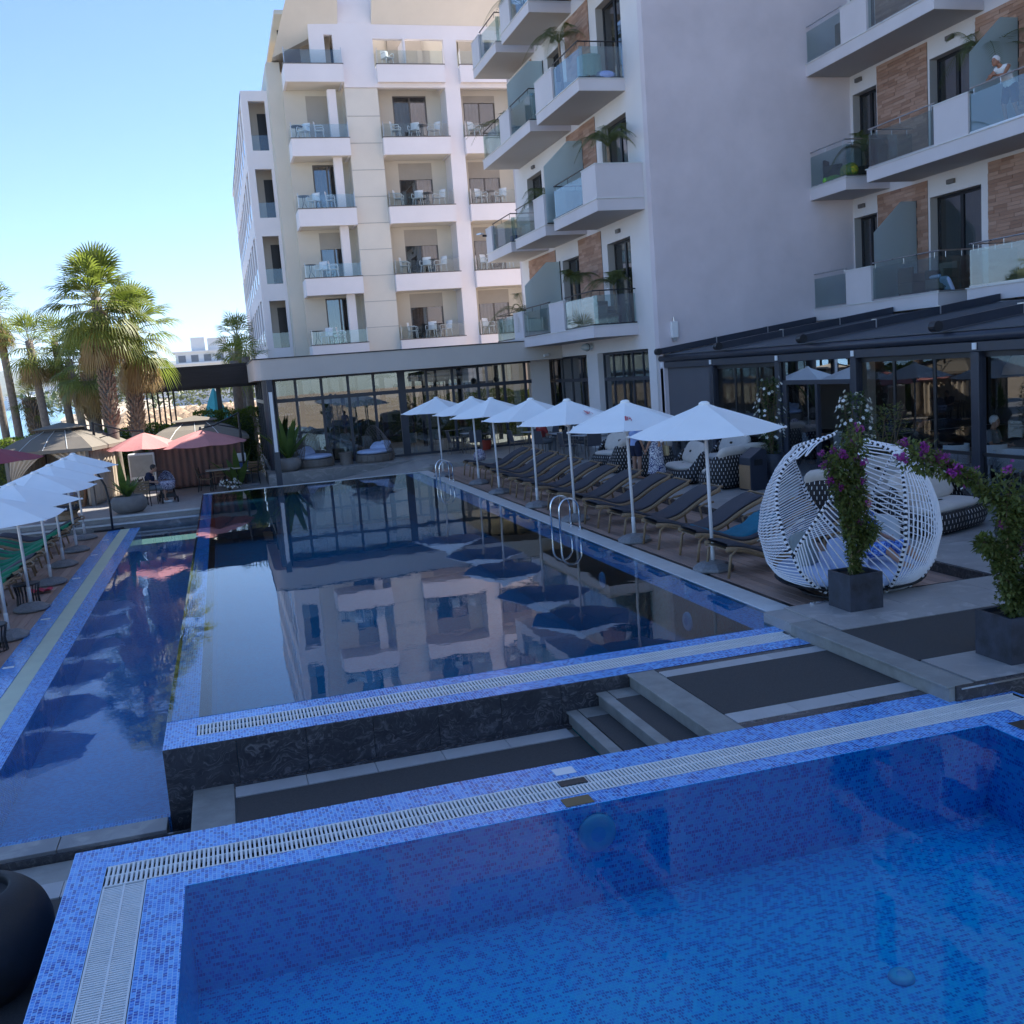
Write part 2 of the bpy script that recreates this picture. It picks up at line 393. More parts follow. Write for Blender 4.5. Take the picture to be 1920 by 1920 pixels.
def pattern(name, a, b, scale, kind='wave'):
    t = NT(name); p = t.coords('Object')
    n = t.noise(p, scale, 2, .5, 3.0 if kind == 'wave' else .6)
    m = t.ramp(t.math('FRACT', t.math('MULTIPLY', n, 5.0 if kind == 'wave' else 3)), [(0, (0, 0, 0)), (.5, (1, 1, 1))], 'CONSTANT')
    MATS[name] = t.fin(t.bsdf(t.mix(m, a, b), .85)); return MATS[name]
dress_m = pattern('dress_navy_white', (.02, .03, .14), (.74, .74, .77), 5.5)
blue_pat = pattern('cloth_blue_print', (.03, .10, .42), (.20, .36, .78), 16, 'spot')
stroller_pat = pattern('stroller_print', (.03, .03, .12), (.62, .60, .68), 7)

def weave(name, c, dash):
    t = NT(name); uv = t.n('UVMap').outputs[0]
    b = brick(t, uv, .016, .016, .003, .5); colr = t.mix(b.outputs['Color'], tuple(x*.55 for x in c), tuple(min(1, x*1.5) for x in c))
    d = brick(t, uv, .085, .105, .0, .5)
    sp = t.n('SeparateXYZ'); t.l(uv, sp.inputs[0])
    row = t.math('FLOOR', t.math('DIVIDE', sp.outputs[1], .085))
    sh = t.math('MULTIPLY', t.math('MODULO', row, 2), .045)
    fx = t.math('FRACT', t.math('DIVIDE', t.math('ADD', sp.outputs[0], sh), .09)); fy = t.math('FRACT', t.math('DIVIDE', sp.outputs[1], .085))
    inx = t.math('LESS_THAN', t.math('ABSOLUTE', t.math('SUBTRACT', fx, .5)), .075); iny = t.math('LESS_THAN', t.math('ABSOLUTE', t.math('SUBTRACT', fy, .5)), .30)
    col = t.mix(t.math('MULTIPLY', inx, iny), colr, dash)
    MATS[name] = t.fin(t.bsdf(col, .6, 0, t.bump(b.outputs['Fac'], .5, -.004))); return MATS[name]
weave_sofa = weave('wicker_dashed', (.022, .017, .018), (.78, .76, .74))

def leafm(name, c0, c1, trans=.35, rough=.5, vary=.3, scale=2.5):
    t = NT(name); p = t.pos()
    g = t.n('NewGeometry')
    a = t.noise(p, scale, 3); r = g.outputs['Random Per Island']
    col = t.mix(t.math('MULTIPLY_ADD', r, .6, t.math('MULTIPLY', a, .5)), c0, c1)
    b = t.bsdf(col, rough, 0, None, .4)
    tl = t.n('BsdfTranslucent'); t.l(t.mix(.4, col, (.35, .5, .06)), tl.inputs[0])
    mx = t.n('MixShader'); mx.inputs[0].default_value = trans; t.l(b.outputs[0], mx.inputs[1]); t.l(tl.outputs[0], mx.inputs[2])
    MATS[name] = t.fin(mx); return MATS[name]
palm_green = leafm('palm_leaf', (.075, .105, .018), (.24, .26, .06))
palm_dry = leafm('palm_leaf_dry', (.24, .13, .05), (.46, .33, .15), .25)
palm_pot = leafm('potted_palm_leaf', (.045, .065, .022), (.11, .13, .045), .25)
leaf_hedge = leafm('hedge_leaf', (.05, .09, .012), (.20, .26, .03), .3)
leaf_boug = leafm('bougainvillea_leaf', (.045, .07, .018), (.16, .18, .05), .3)
leaf_dark = leafm('shrub_leaf', (.02, .045, .014), (.06, .10, .03), .25)
leaf_broad = leafm('broad_leaf', (.035, .08, .018), (.12, .20, .04), .35)
bract = leafm('bougainvillea_bract', (.22, .015, .22), (.45, .05, .40), .35)
petal = leafm('white_petal', (.80, .80, .78), (.88, .88, .86), .3)
bark = M('palm_bark', (.20, .165, .135), .9, 0, .35, 6, .9, 26)
bark_boot = M('palm_boot', (.24, .175, .12), .85, 0, .45, 14, .5, 40)
stem_m = M('stem_brown', (.14, .10, .06), .85, 0, .3, 20, .4, 60)
thatch_m = M('thatch', (.36, .255, .165), .95, 0, .28, 1.2, .6, 8, rvar=.2)
# ------------------------------------------------------------------ setting: ground, sea, pools
def st(name, mb, mat, parent=None, **k): return obj(name, mb, mat, parent, kind=None if parent is not None else 'structure', **k)
sand = M('sand_ground', (.42, .34, .25), .95, 0, .15, .15, .4, 6)
def ring(mb, x0, x1, y0, y1, holes, z):
    """rectangle at height z with rectangular holes, cut into a grid of quads"""
    xs = sorted({x0, x1, *[h[0] for h in holes], *[h[1] for h in holes]}); ys = sorted({y0, y1, *[h[2] for h in holes], *[h[3] for h in holes]})
    for i in range(len(xs)-1):
        for j in range(len(ys)-1):
            cx, cy_ = (xs[i]+xs[i+1])/2, (ys[j]+ys[j+1])/2
            if cx < x0 or cx > x1 or cy_ < y0 or cy_ > y1 or any(h[0] < cx < h[1] and h[2] < cy_ < h[3] for h in holes): continue
            mb.quad((xs[i], ys[j], z), (xs[i+1], ys[j], z), (xs[i+1], ys[j+1], z), (xs[i], ys[j+1], z))
    return mb
# the ground: one sheet to the horizon, with the excavations of the pools left open
gm = ring(MB(), -60, 900, -400, 120, [(-4, 8, -3, 34)], -1.0)
gm.add([(900, -400, -1), (6000, -400, -1), (6000, 6000, -1), (900, 6000, -1), (900, 120, -1)], [(0, 1, 2, 3, 4)])
gm.add([(-60, 120, -1), (900, 120, -1), (900, 6000, -1), (-600, 6000, -1), (-420, 2500, -1), (-190, 1500, -1), (-52, 420, -1), (-20, 150, -1)], [tuple(range(8))])
gm.add([(-60, -400, -1), (-60, 120, -1), (-66, 120, -1.6), (-66, -400, -1.6)], [(0, 1, 2, 3)])
gm.add([(-60, 120, -1), (-20, 150, -1), (-22, 156, -1.6), (-66, 124, -1.6)], [(0, 1, 2, 3)])
gm.add([(-20, 150, -1), (-52, 420, -1), (-60, 420, -1.6), (-22, 156, -1.6)], [(0, 1, 2, 3)])
st('ground', gm, sand)
st('sea', MB().quad((-9000, -400, -1.35), (-18, -400, -1.35), (-18, 9000, -1.35), (-9000, 9000, -1.35)), w_sea)

# --- deck right of the main pool: boards of the timber deck
deck = thing('timber_deck', None, None, kind='structure')
st('deck_bed', MB().box(6.55, 9.1, 10.36, 36.0, -.06, -.03), metal_dark, deck)
npl = 18; pw = (9.1-6.56)/npl
for i in range(npl):
    y = 10.38+random.uniform(-3.2, 0)
    while y < 33.6:
        L = 4.0; a, b = max(y, 10.38), min(y+L, 33.6)
        if b-a > .1:
            o = obj('plank', MB().box(0, pw-.007, 0, b-a-.006, -.028, 0), deck_wood, deck, loc=(6.56+i*pw, a, random.uniform(-.0015, .0015)))
        y += L
st('deck_channel', MB().box(6.45, 6.555, 10.1, 33.3, -.05, -.012), metal_dark)

# --- upper patio z=.14 : pavers right of the deck, and the landing beside the planters
PZ = .14
patio = thing('patio_paving', None, None, kind='structure')
st('paving_bed', MB().box(9.1, 19.6, 4, 38.7, -.2, PZ-.02).box(5.83, 9.1, 7.2, 10.3, -.2, PZ-.02).box(6.6, 9.1, 33.9, 38.7, -.2, PZ-.02).box(1.4, 6.6, 36.3, 38.7, -.2, PZ-.02), paver, patio)
pm = {}
def pave(x0, x1, y0, y1, dx, dy, z, mat, parent, h=.02, gap=.004):
    nx, ny = max(1, round((x1-x0)/dx)), max(1, round((y1-y0)/dy)); dx, dy = (x1-x0)/nx, (y1-y0)/ny
    k = (round(dx, 4), round(dy, 4), h, mat.name)
    if k not in pm: pm[k] = MB().box(0, dx-gap, 0, dy-gap, -h, 0).mesh('paver', mat)
    for i in range(nx):
        for j in range(ny):
            inst('paver', pm[k], parent, (x0+i*dx, y0+j*dy, z+random.uniform(-.0012, .0012)))
pave(9.12, 13.3, 4.2, 38.6, 1.2, .62, PZ, paver, patio, h=.018)
pave(6.1, 9.12, 9.13, 10.3, .62, .585, PZ, paver, patio, h=.018)
pave(6.1, 9.12, 7.14, 7.87, .62, .73, PZ, paver, patio, h=.018)
pave(6.6, 9.12, 33.95, 38.6, 1.2, .62, PZ, paver, patio, h=.018)
pave(1.5, 6.6, 36.4, 38.6, 1.2, .62, PZ, paver, patio, h=.018)
st('patio_edge', MB().box(9.06, 9.12, 10.36, 33.9, -.05, PZ-.002), marble_dark)
st('landing_edge', MB().box(5.86, 9.1, 7.10, 7.135, -.05, PZ-.004), marble_dark)
st('landing_back_edge', MB().box(6.45, 9.1, 10.3, 10.345, -.05, PZ-.004), marble_dark)
st('landing_trim', MB().box(6.45, 7.0, 10.22, 10.299, PZ-.003, PZ+.012).box(5.9, 9.0, 7.085, 7.102, PZ-.035, PZ-.02), chrome)
st('rubber_mat', MB().box(5.87, 9.1, 7.885, 9.115, PZ-.02, PZ-.003), mat_rubber)

# --- flight of steps between the pools: noses, treads, lining tiles
steps = thing('pool_steps', 'four grey stone steps with black rubber treads between the two pools', 'steps', (0, 0, 0))
def step(x0, x1, y0, y1, zt, h, nose=.30, mat=True, edge=.28):
    s = obj('step', MB().box(x0, x1, y0, y1, zt-h, zt-.022), stone_edge, steps)
    obj('nosing', MB().box(x0-.025, x0+nose, y0, y1, zt-.022, zt), stone_edge, s, bevel=.005)
    return s
s1 = step(5.80, 5.86, 7.12, 9.66, PZ, .17, .26)
s2 = step(3.69, 5.80, 7.39, 9.26, 0, .145, .27)
s3 = step(3.34, 3.69, 7.39, 9.26, -.14, .145, .09)
s4 = step(3.01, 3.34, 7.39, 9.26, -.28, .145, .09)
def tread(s, x0, x1, y0, y1, z): obj('tread_mat', MB().box(x0, x1, y0, y1, z-.02, z+.004), mat_rubber, s, bevel=.002)
tread(s2, 3.965, 5.79, 7.77, 8.96, 0.001); tread(s3, 3.44, 3.685, 7.39, 8.98, -.139); tread(s4, 3.11, 3.335, 7.39, 8.98, -.279)
tread(s3, 3.42, 3.44, 7.39, 8.98, -.1395)
obj('landing_infill', MB().box(3.965, 5.79, 7.39, 9.26, -.05, -.024), stone_edge, s2)
for a, b in ((7.39, 7.52), (9.17, 9.26)): obj('edge_strip', MB().box(3.96, 5.79, a, b, -.024, -.004), marble_dark, s2)
for (a, b) in ((7.525, 7.765), (8.965, 9.165)):
    for i in range(3): obj('paver', MB().box(3.97+i*.61, 3.97+i*.61+.604, a, b, -.03, 0), paver_lt, s2)
for sx, ss, z in ((3.44, s3, -.14), (3.11, s4, -.28)): obj('edge_tile', MB().box(sx, sx+.245, 8.985, 9.26, z-.022, z), stone_edge, ss)

# --- lower walkway z=-.42 and lower terrace z=-.68
LW = -.42; LT = -.68
walk = thing('lower_walkway', None, None, kind='structure')
st('walkway_slab', MB().box(-.6, 3.01, 7.39, 9.26, -1.0, LW-.02).box(-1.6, 6.5, 5.5, 7.39, -1.6, -1.2), stone_edge, walk)
for i in range(5): obj('paver', MB().box(-.25+i*.64, -.25+i*.64+.634, 8.93, 9.17, LW-.03, LW), paver_lt, walk)
obj('border', MB().box(-.62, -.26, 7.39, 9.26, LW-.02, LW+.002), stone_edge, walk, bevel=.004)
obj('skirting', MB().box(-.26, 3.01, 9.175, 9.262, LW-.02, LW+.012), marble_dark, walk)
st('walkway_mat', MB().box(-.25, 3.0, 7.45, 8.915, LW-.019, LW-.004), mat_rubber)
terr = thing('lower_terrace', None, None, kind='structure')
st('terrace_slab', MB().box(-8, -1.34, -2, 8.9, -1.0, LT-.02).box(-1.34, -.6, 7.39, 8.9, -1.0, LT-.02), stone_edge, terr)
for i in range(9): obj('paver', MB().box(-1.0-i*.64-.634, -1.0-i*.64, 8.2, 8.48, LT-.03, LT), paver_lt, terr)
st('terrace_mat', MB().box(-8, -1.345, 3, 8.18, LT-.019, LT-.004), mat_rubber)

# --- front pool
fg = thing('front_pool', None, None, kind='structure')
D = -.76
m = MB()
ring(m, -1.33, 6.45, -2, 7.38, [(-.56, 5.70, -2, 6.55), (-1.09, -.81, -2, 7.06), (-1.09, 6.42, 6.75, 7.06), (6.08, 6.42, -2, 6.75)], 0.0)
m.quad((-1.33, -2, -.68), (-1.33, -2, 0), (-1.33, 7.38, 0), (-1.33, 7.38, -.68)); m.quad((-1.33, 7.38, -.7), (-1.33, 7.38, 0), (6.45, 7.38, 0), (6.45, 7.38, -.7))
obj('rim', m, mos, fg)
m = MB(); m.quad((-.56, -2, D), (5.7, -2, D), (5.7, 6.55, D), (-.56, 6.55, D)); obj('basin_floor', m, mos_in, fg)
m = MB(); m.quad((-.56, -2, D), (-.56, 6.55, D), (-.56, 6.55, 0), (-.56, -2, 0)); m.quad((-.56, 6.55, D), (5.7, 6.55, D), (5.7, 6.55, 0), (-.56, 6.55, 0)); m.quad((5.7, 6.55, D), (5.7, -2, D), (5.7, -2, 0), (5.7, 6.55, 0))
m.quad((-.56, -2, D), (-.56, -2, 0), (5.7, -2, 0), (5.7, -2, D))
obj('basin_wall', m, mos_in, fg)
m = MB(); m.box(-1.09, -.81, -2, 7.06, -.2, -.12).box(-1.09, 6.42, 6.75, 7.06, -.2, -.12).box(6.08, 6.42, -2, 7.06, -.2, -.12)
for (a, b, c, d) in ((-1.09, -1.086, -2, 7.06), (-.814, -.81, -2, 6.75), (6.416, 6.42, -2, 7.06), (6.08, 6.084, -2, 6.75)): m.box(a, b, c, d, -.13, -.001)
for (a, b, c, d) in ((-1.09, 6.42, 7.056, 7.06), (-.81, 6.08, 6.75, 6.754)): m.box(a, b, c, d, -.13, -.001)
obj('gutter_channel', m, int_dark, fg)
st('front_pool_water', MB().quad((-.558, -2, -.003), (5.698, -2, -.003), (5.698, 6.548, -.003), (-.558, 6.548, -.003)), w_fg)
def grate(name, x0, x1, y0, y1, along, label, pitch=.0235, bar=.0125, split=True, nind=0):
    g = thing(name, label, 'grate', ((x0+x1)/2, (y0+y1)/2, 0))
    cx, cy_ = (x0+x1)/2, (y0+y1)/2; m = MB()
    rails = [0, 1, .5] if split else [0, 1]
    for f in rails:
        if along == 'X': yy = y0+(y1-y0)*f; m.box(x0-cx, x1-cx, yy-.006-cy_+(.006 if f == 0 else -.006 if f == 1 else 0), yy+.006-cy_+(.006 if f == 0 else -.006 if f == 1 else 0), -.03, .0015)
        else: xx = x0+(x1-x0)*f; e = (.006 if f == 0 else -.006 if f == 1 else 0); m.box(xx-.006-cx+e, xx+.006-cx+e, y0-cy_, y1-cy_, -.03, .0015)
    obj('rail', m, grate_white, g)
    m = MB(); L = (x1-x0) if along == 'X' else (y1-y0); n = int(L/pitch)
    for i in range(n):
        t = (x0 if along == 'X' else y0)+(i+.5)*pitch+random.uniform(-.0012, .0012)
        if along == 'X': m.box(t-bar/2-cx, t+bar/2-cx, y0+.003-cy_, y1-.003-cy_, -.024, 0)
        else: m.box(x0+.003-cx, x1-.003-cx, t-bar/2-cy_, t+bar/2-cy_, -.024, 0)
    obj('slats', m, grate_white, g, kind='stuff'); return g
grate('overflow_grate', -1.085, 6.40, 6.755, 7.055, 'X', 'white slatted overflow grate along the far rim of the front pool', .031, .0165)
grate('overflow_grate', -1.085, -.815, -1, 6.745, 'Y', 'white slatted overflow grate along the left rim of the front pool', .0235, .0115)
grate('overflow_grate', 6.085, 6.40, 0, 6.745, 'Y', 'white slatted overflow grate on the right rim of the front pool', .024, .014)

# --- main pool
mp = thing('main_pool', None, None, kind='structure')
m = MB(); ring(m, -.84, 5.80, 9.27, 10.08, [(-.55, 5.9, 9.52, 9.84)], 0)
ring(m, 5.80, 6.09, 9.665, 10.08, [(5.7, 5.9, 9.5, 9.84)], 0)
obj('rim_front', m, mos, mp)
m = MB().quad((-.55, 9.52, -.12), (5.9, 9.52, -.12), (5.9, 9.84, -.12), (-.55, 9.84, -.12)); obj('gutter_channel', m, int_dark, mp)
grate('overflow_grate', -.548, 5.8, 9.522, 9.838, 'X', 'white slatted overflow grate along the near rim of the main pool', .034, .018)
m = MB(); m.box(-.84, -.54, 10.08, 33.0, -.9, -.004); m.box(5.63, 6.09, 10.08, 33.0, -.6, -.03)
obj('ledge', m, mos, mp)
B = -1.5
m = MB(); m.quad((-.54, 10.08, B), (5.63, 10.08, B), (5.63, 32.9, B), (-.54, 32.9, B))
m.quad((-.54, 10.08, B), (-.54, 10.08, 0), (5.63, 10.08, 0), (5.63, 10.08, B)); m.quad((-.54, 10.08, B), (-.54, 32.9, B), (-.54, 32.9, -.01), (-.54, 10.08, -.01))
m.quad((5.63, 10.08, B), (5.63, 10.08, -.03), (5.63, 32.9, -.03), (5.63, 32.9, B)); m.quad((-.54, 32.9, B), (5.63, 32.9, B), (5.63, 32.9, 0), (-.54, 32.9, 0))
obj('basin', m, mos_deep, mp)
st('main_pool_water', MB().quad((-.842, 10.075, .003), (6.088, 10.075, .003), (6.088, 32.9, .003), (-.842, 32.9, .003)), w_main)
m = MB()
for i in range(24): m.box(6.095, 6.44, 10.0+i*.965, 10.0+i*.965+.96, -.06, .012)
obj('coping', m, coping_white, mp, bevel=.004)
obj('far_edge', MB().box(-.80, 6.09, 32.9, 33.05, -.3, .014), coping_white, mp)
# cladding of the near wall, slab by slab
clad = thing('marble_wall', 'black veined marble wall below the near edge of the main pool', 'wall', (0, 9.27, 0))
xs = [-.84, -.2]+[.43+.63*i for i in range(5)]+[3.69]
for a, b in zip(xs, xs[1:]): obj('slab', MB().box(a, b-.003, -.012, .05, -1.0 if a < -.2 else LW, -.003), marble_dark, clad, bevel=.002)
obj('side_slab', MB().box(-.842, -.80, .05, 23.7, -.75, -.003), marble_dark, clad)
# --- channel pool, lower, on the left
CZ = -.62
ch = thing('channel_pool', None, None, kind='structure')
m = MB(); m.box(-3.52, -3.20, 9.0, 31.3, -.9, CZ); m.box(-2.93, -2.65, 9.0, 31.3, -1.3, CZ); obj('rim', m, mos, ch)
m = MB(); m.quad((-2.65, 9.2, -1.15), (-.84, 9.2, -1.15), (-.84, 31.4, -1.15), (-2.65, 31.4, -1.15)); m.quad((-2.65, 9.25, -1.15), (-2.65, 9.25, CZ), (-.84, 9.25, CZ), (-.84, 9.25, -1.15)); m.quad((-.845, 9.2, -1.2), (-.845, 31.4, -1.2), (-.845, 31.4, CZ), (-.845, 9.2, CZ))
obj('basin', m, mos_chan, ch)
m = MB()
for i in range(9): m.box(-3.195, -2.935, 9.0+i*2.48, 9.0+i*2.48+2.475, CZ-.02, CZ-.004)
obj('gutter_cover', m, grate_green, ch)
st('channel_water', MB().quad((-2.66, 9.24, CZ-.008), (-.845, 9.24, CZ-.008), (-.845, 31.4, CZ-.008), (-2.66, 31.4, CZ-.008)), w_chan)
m = MB(); m.box(-2.66, -.85, 9.24, 9.40, -.9, CZ-.02); obj('mosaic_band', m, mos, ch)
lip = thing('channel_lip', None, None, kind='structure')
for i in range(4): obj('slab', MB().box(-.86-i*.9-.895, -.86-i*.9, 8.95, 9.235, CZ-.34, CZ+.012), marble_mid, lip, bevel=.004)
obj('lip_face', MB().box(-4.6, -.62, 8.92, 8.948, -1.0, CZ-.02), marble_dark, lip)
# --- left deck with loungers, left terrace with steps
ld = thing('left_deck', None, None, kind='structure')
obj('deck_bed', MB().box(-9, -3.53, 9, 31.2, -1.0, CZ-.06), metal_dark, ld)
pl = {}
for i in range(17):
    x = -3.53-(i+1)*.15
    for k in range(6):
        key = 1
        if key not in pl: pl[key] = MB().box(0, .143, 0, 3.69, -.03, 0).mesh('plank', deck_wood)
        inst('plank', pl[key], ld, (x, 9.05+k*3.7, CZ-.015))
st('left_paving', MB().box(-9, -6.1, 9, 31.2, -.9, CZ-.012), paver)
TL = -.30
lt = thing('left_terrace', None, None, kind='structure')
obj('terrace_bed', MB().box(-14, 1.4, 31.9, 44.0, -1, TL-.02).box(-.85, 6.6, 33.1, 36.3, -1, TL-.02), paver, lt)
pave(-6.4, 1.4, 32.0, 43.9, 1.2, .6, TL, paver, lt, h=.018)
pave(1.4, 6.6, 33.12, 36.28, 1.2, .6, TL, paver, lt, h=.018)
obj('step', MB().box(-14, -.86, 31.45, 31.9, -1, TL-.16), marble_mid, lt); obj('nosing', MB().box(-6.5, -.86, 31.86, 31.96, TL-.04, TL+.008).box(-6.5, -.86, 31.42, 31.5, TL-.2, TL-.155), coping_white, lt)
obj('plinth_face', MB().box(1.4, 6.62, 36.26, 36.3, TL-.02, PZ-.001).box(1.36, 1.4, 36.26, 38.7, TL, PZ-.001), marble_mid, lt)
obj('ramp', MB().add([(3.6, 33.2, TL+.01), (6.6, 33.2, PZ), (6.6, 36.26, PZ), (3.6, 36.26, TL+.01), (3.6, 33.2, TL-.2), (6.6, 33.2, TL-.2), (6.6, 36.26, TL-.2), (3.6, 36.26, TL-.2)], [(0, 1, 2, 3), (0, 4, 5, 1), (3, 2, 6, 7), (1, 5, 6, 2), (0, 3, 7, 4)]), paver, lt)
# ------------------------------------------------------------------ hotel wing on the right
def cells(u0, u1, v0, v1, holes):
    us = sorted({u0, u1, *[min(max(h[k], u0), u1) for h in holes for k in (0, 1)]}); vs = sorted({v0, v1, *[min(max(h[k], v0), v1) for h in holes for k in (2, 3)]})
    for i in range(len(us)-1):
        run = None
        for j in range(len(vs)-1):
            cu, cv = (us[i]+us[i+1])/2, (vs[j]+vs[j+1])/2
            if any(h[0] < cu < h[1] and h[2] < cv < h[3] for h in holes):
                if run is not None: yield us[i], us[i+1], run, vs[j]; run = None
            elif run is None: run = vs[j]
        if run is not None: yield us[i], us[i+1], run, v1
def wall_x(mb, X, th, y0, y1, z0, z1, holes):
    for a, b, c, d in cells(y0, y1, z0, z1, holes): mb.box(X, X+th, a, b, c, d)
    return mb
def wall_y(mb, Y, th, x0, x1, z0, z1, holes):
    for a, b, c, d in cells(x0, x1, z0, z1, holes): mb.box(a, b, Y, Y+th, c, d)
    return mb
tb = NT('brick_tile'); gg = tb.n('NewGeometry'); oo = tb.n('ObjectInfo')
r_ = tb.math('FRACT', tb.math('ADD', gg.outputs['Random Per Island'], oo.outputs['Random']))
cc = tb.ramp(r_, [(0, (.32, .18, .12)), (.5, (.44, .26, .18)), (1, (.54, .35, .26))])
cc = tb.mix(tb.math('MULTIPLY', tb.noise(tb.scale(tb.pos(), (1, 3, 14)), 3, 5), .5), cc, (.24, .13, .09))
brick_m = tb.fin(tb.bsdf(cc, .75, 0, tb.bump(tb.noise(tb.pos(), 40, 4), .4, .006)))

WX, BX, CY = 12.8, 19.6, 28.4
wing = thing('hotel_wing', 'grey hotel wing with staggered glass balconies and brick panels on the right', 'building', (WX, CY, 0))
def W(name, mb, mat, parent=wing, **k):
    mb.xf(Matrix.Translation((-WX, -CY, 0))); return obj(name, mb, mat, parent, **k)
TOPZ = 26.5; TOPB = 31.0
FL = [4.28, 7.93, 11.57, 15.22, 18.87]              # floor levels
# openings, facade A (y0,y1,z0,z1)
opA = [(34.38, 40.03, PZ, 3.47), (28.95, 33.31, PZ, 3.47)]
dA = {0: [(34.5, 36.3), (29.84, 31.79)], 1: [(38.06, 39.93), (29.64, 31.72)], 2: [(35.0, 36.5), (29.61, 31.61)], 3: [(35.6, 37.4), (30.2, 32.2)]}
dB = {0: [(26.9, 28.05), (22.56, 24.55)], 1: [(26.8, 27.97), (22.85, 24.48)], 2: [(26.8, 27.97), (22.85, 24.48)], 3: [(26.8, 27.97), (22.6, 24.5)]}
holesA = opA+[(a, b, FL[f], FL[f]+2.70) for f in dA for a, b in dA[f]]
holesB = [(a, b, FL[f], FL[f]+2.72) for f in dB for a, b in dB[f]]+[(4.0, 27.6, PZ, 3.3)]
W('facade_wall', wall_x(MB(), WX, .3, CY+.002, 41.5, 0, TOPZ, holesA), plaster_a)
W('end_wall', MB().box(WX, BX+5.2, CY-.3, CY, 3.25, TOPB).box(WX+.1, BX+5.2, CY-.3, CY, -1.02, 3.25), plaster_g)
W('terrace_wall', wall_x(MB(), BX, .3, -9, CY-.3, -1.02, TOPB, holesB), plaster_a)
W('core', MB().box(WX+4.5, WX+4.7, CY, 41.5, -1.02, TOPZ).box(BX+5, BX+5.2, -9, CY, -1.02, TOPB).box(WX, WX+14, 41.5, 41.7, -1.02, TOPZ).box(WX, BX+6, 28.4, 41.7, TOPZ, TOPZ+.3).box(BX, BX+6, -9, 28.4, TOPB, TOPB+.3).box(BX, BX+6, -9.2, -9, -1.02, TOPB), plaster_g)
m = MB()
for z in FL: m.box(WX+.3, WX+4.5, CY+.05, 41.5, z-.3, z-.02); m.box(BX+.3, BX+5, -9, CY-.35, z-.3, z-.02)
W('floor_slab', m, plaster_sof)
def door_x(X, y0, y1, z0, z1, parent=wing, cur=True, n=2, name='balcony_door'):
    e = .09; xin = X+.24
    f = MB().box(xin, xin+.06, y0, y0+e, z0, z1).box(xin, xin+.06, y1-e, y1, z0, z1).box(xin, xin+.06, y0+e, y1-e, z1-e, z1).box(xin, xin+.06, y0+e, y1-e, z0, z0+e)
    for k in range(1, n): yy = y0+(y1-y0)*k/n; f.box(xin-.01, xin+.055, yy-.06, yy+.06, z0+e, z1-e)
    d = W(name, f, metal_dark)
    for k in range(n):
        a, b = y0+(y1-y0)*k/n, y0+(y1-y0)*(k+1)/n
        W('pane', MB().box(xin+.02, xin+.03, a+e, b-e, z0+e, z1-e), gl_win, d)
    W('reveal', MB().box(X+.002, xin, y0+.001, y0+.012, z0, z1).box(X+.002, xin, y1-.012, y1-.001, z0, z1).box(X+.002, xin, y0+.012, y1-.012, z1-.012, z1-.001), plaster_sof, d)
    if cur:
        m = MB(); yy = y0+.1; w = (y1-y0)*random.uniform(.35, .6); p = []
        k = int(w/.05)
        for i in range(k+1): p.append((xin+.16+.035*(i % 2), yy+w*i/k))
        for i in range(k): m.quad((p[i][0], p[i][1], z0+.05), (p[i+1][0], p[i+1][1], z0+.05), (p[i+1][0], p[i+1][1], z1-.05), (p[i][0], p[i][1], z1-.05))
        W('curtain', m, curtain, d)
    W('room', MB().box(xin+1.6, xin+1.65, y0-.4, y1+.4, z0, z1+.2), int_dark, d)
    return d
for f in dA:
    for a, b in dA[f]: door_x(WX, a, b, FL[f]+.001, FL[f]+2.70)
for f in dB:
    for a, b in dB[f]: door_x(BX, a, b, FL[f]+.001, FL[f]+2.72)
# brick panels: individual tiles on the nearest panels, joined tiles further off
nb = [0]
def bricks(X, y0, y1, z0, z1, single, bw=.48, bh=.092):
    p = W('brick_panel', MB().box(X-.012, X-.001, y0, y1, z0, z1), pot_round)
    m = MB(); rows = int((z1-z0)/bh); bh = (z1-z0)/rows
    for r in range(rows):
        y = y0-random.uniform(0, bw)
        while y < y1:
            w = bw*random.uniform(.8, 1.15); a, b = max(y, y0), min(y+w, y1)
            if b-a > .03:
                d = random.uniform(.022, .034); z = z0+r*bh
                if single and nb[0] < 296:
                    nb[0] += 1; W('brick', MB().box(X-d, X-.013, a+.003, b-.003, z+.003, z+bh-.003), brick_m, p)
                else: m.box(X-d, X-.013, a+.003, b-.003, z+.003, z+bh-.003)
            y += w
    if m.v: W('brickwork', m, brick_m, p, kind='stuff')
bricks(BX, 24.55, 26.75, FL[1]+.01, FL[1]+3.2, True); bricks(BX, 24.62, 26.85, FL[0]+.01, FL[0]+3.2, True); bricks(BX, 19.2, 22.3, FL[0]+.01, FL[0]+3.2, True)
bricks(BX, 24.55, 26.75, FL[2]+.01, FL[2]+3.2, False); bricks(BX, 19.2, 22.7, FL[1]+.01, FL[1]+3.2, False)
bricks(WX, 32.27, 34.47, FL[0]+.01, FL[0]+3.2, False); bricks(WX, 32.2, 35.0, FL[1]+.01, FL[1]+3.2, False); bricks(WX, 32.2, 34.5, FL[2]+.01, FL[2]+3.2, False); bricks(WX, 32.6, 34.9, FL[3]+.01, FL[3]+3.2, False)
bricks(WX, 38.3, 40.4, FL[2]+.01, FL[2]+3.2, False); bricks(WX, 37.0, 40.4, FL[0]+.01, FL[0]+3.2, False)
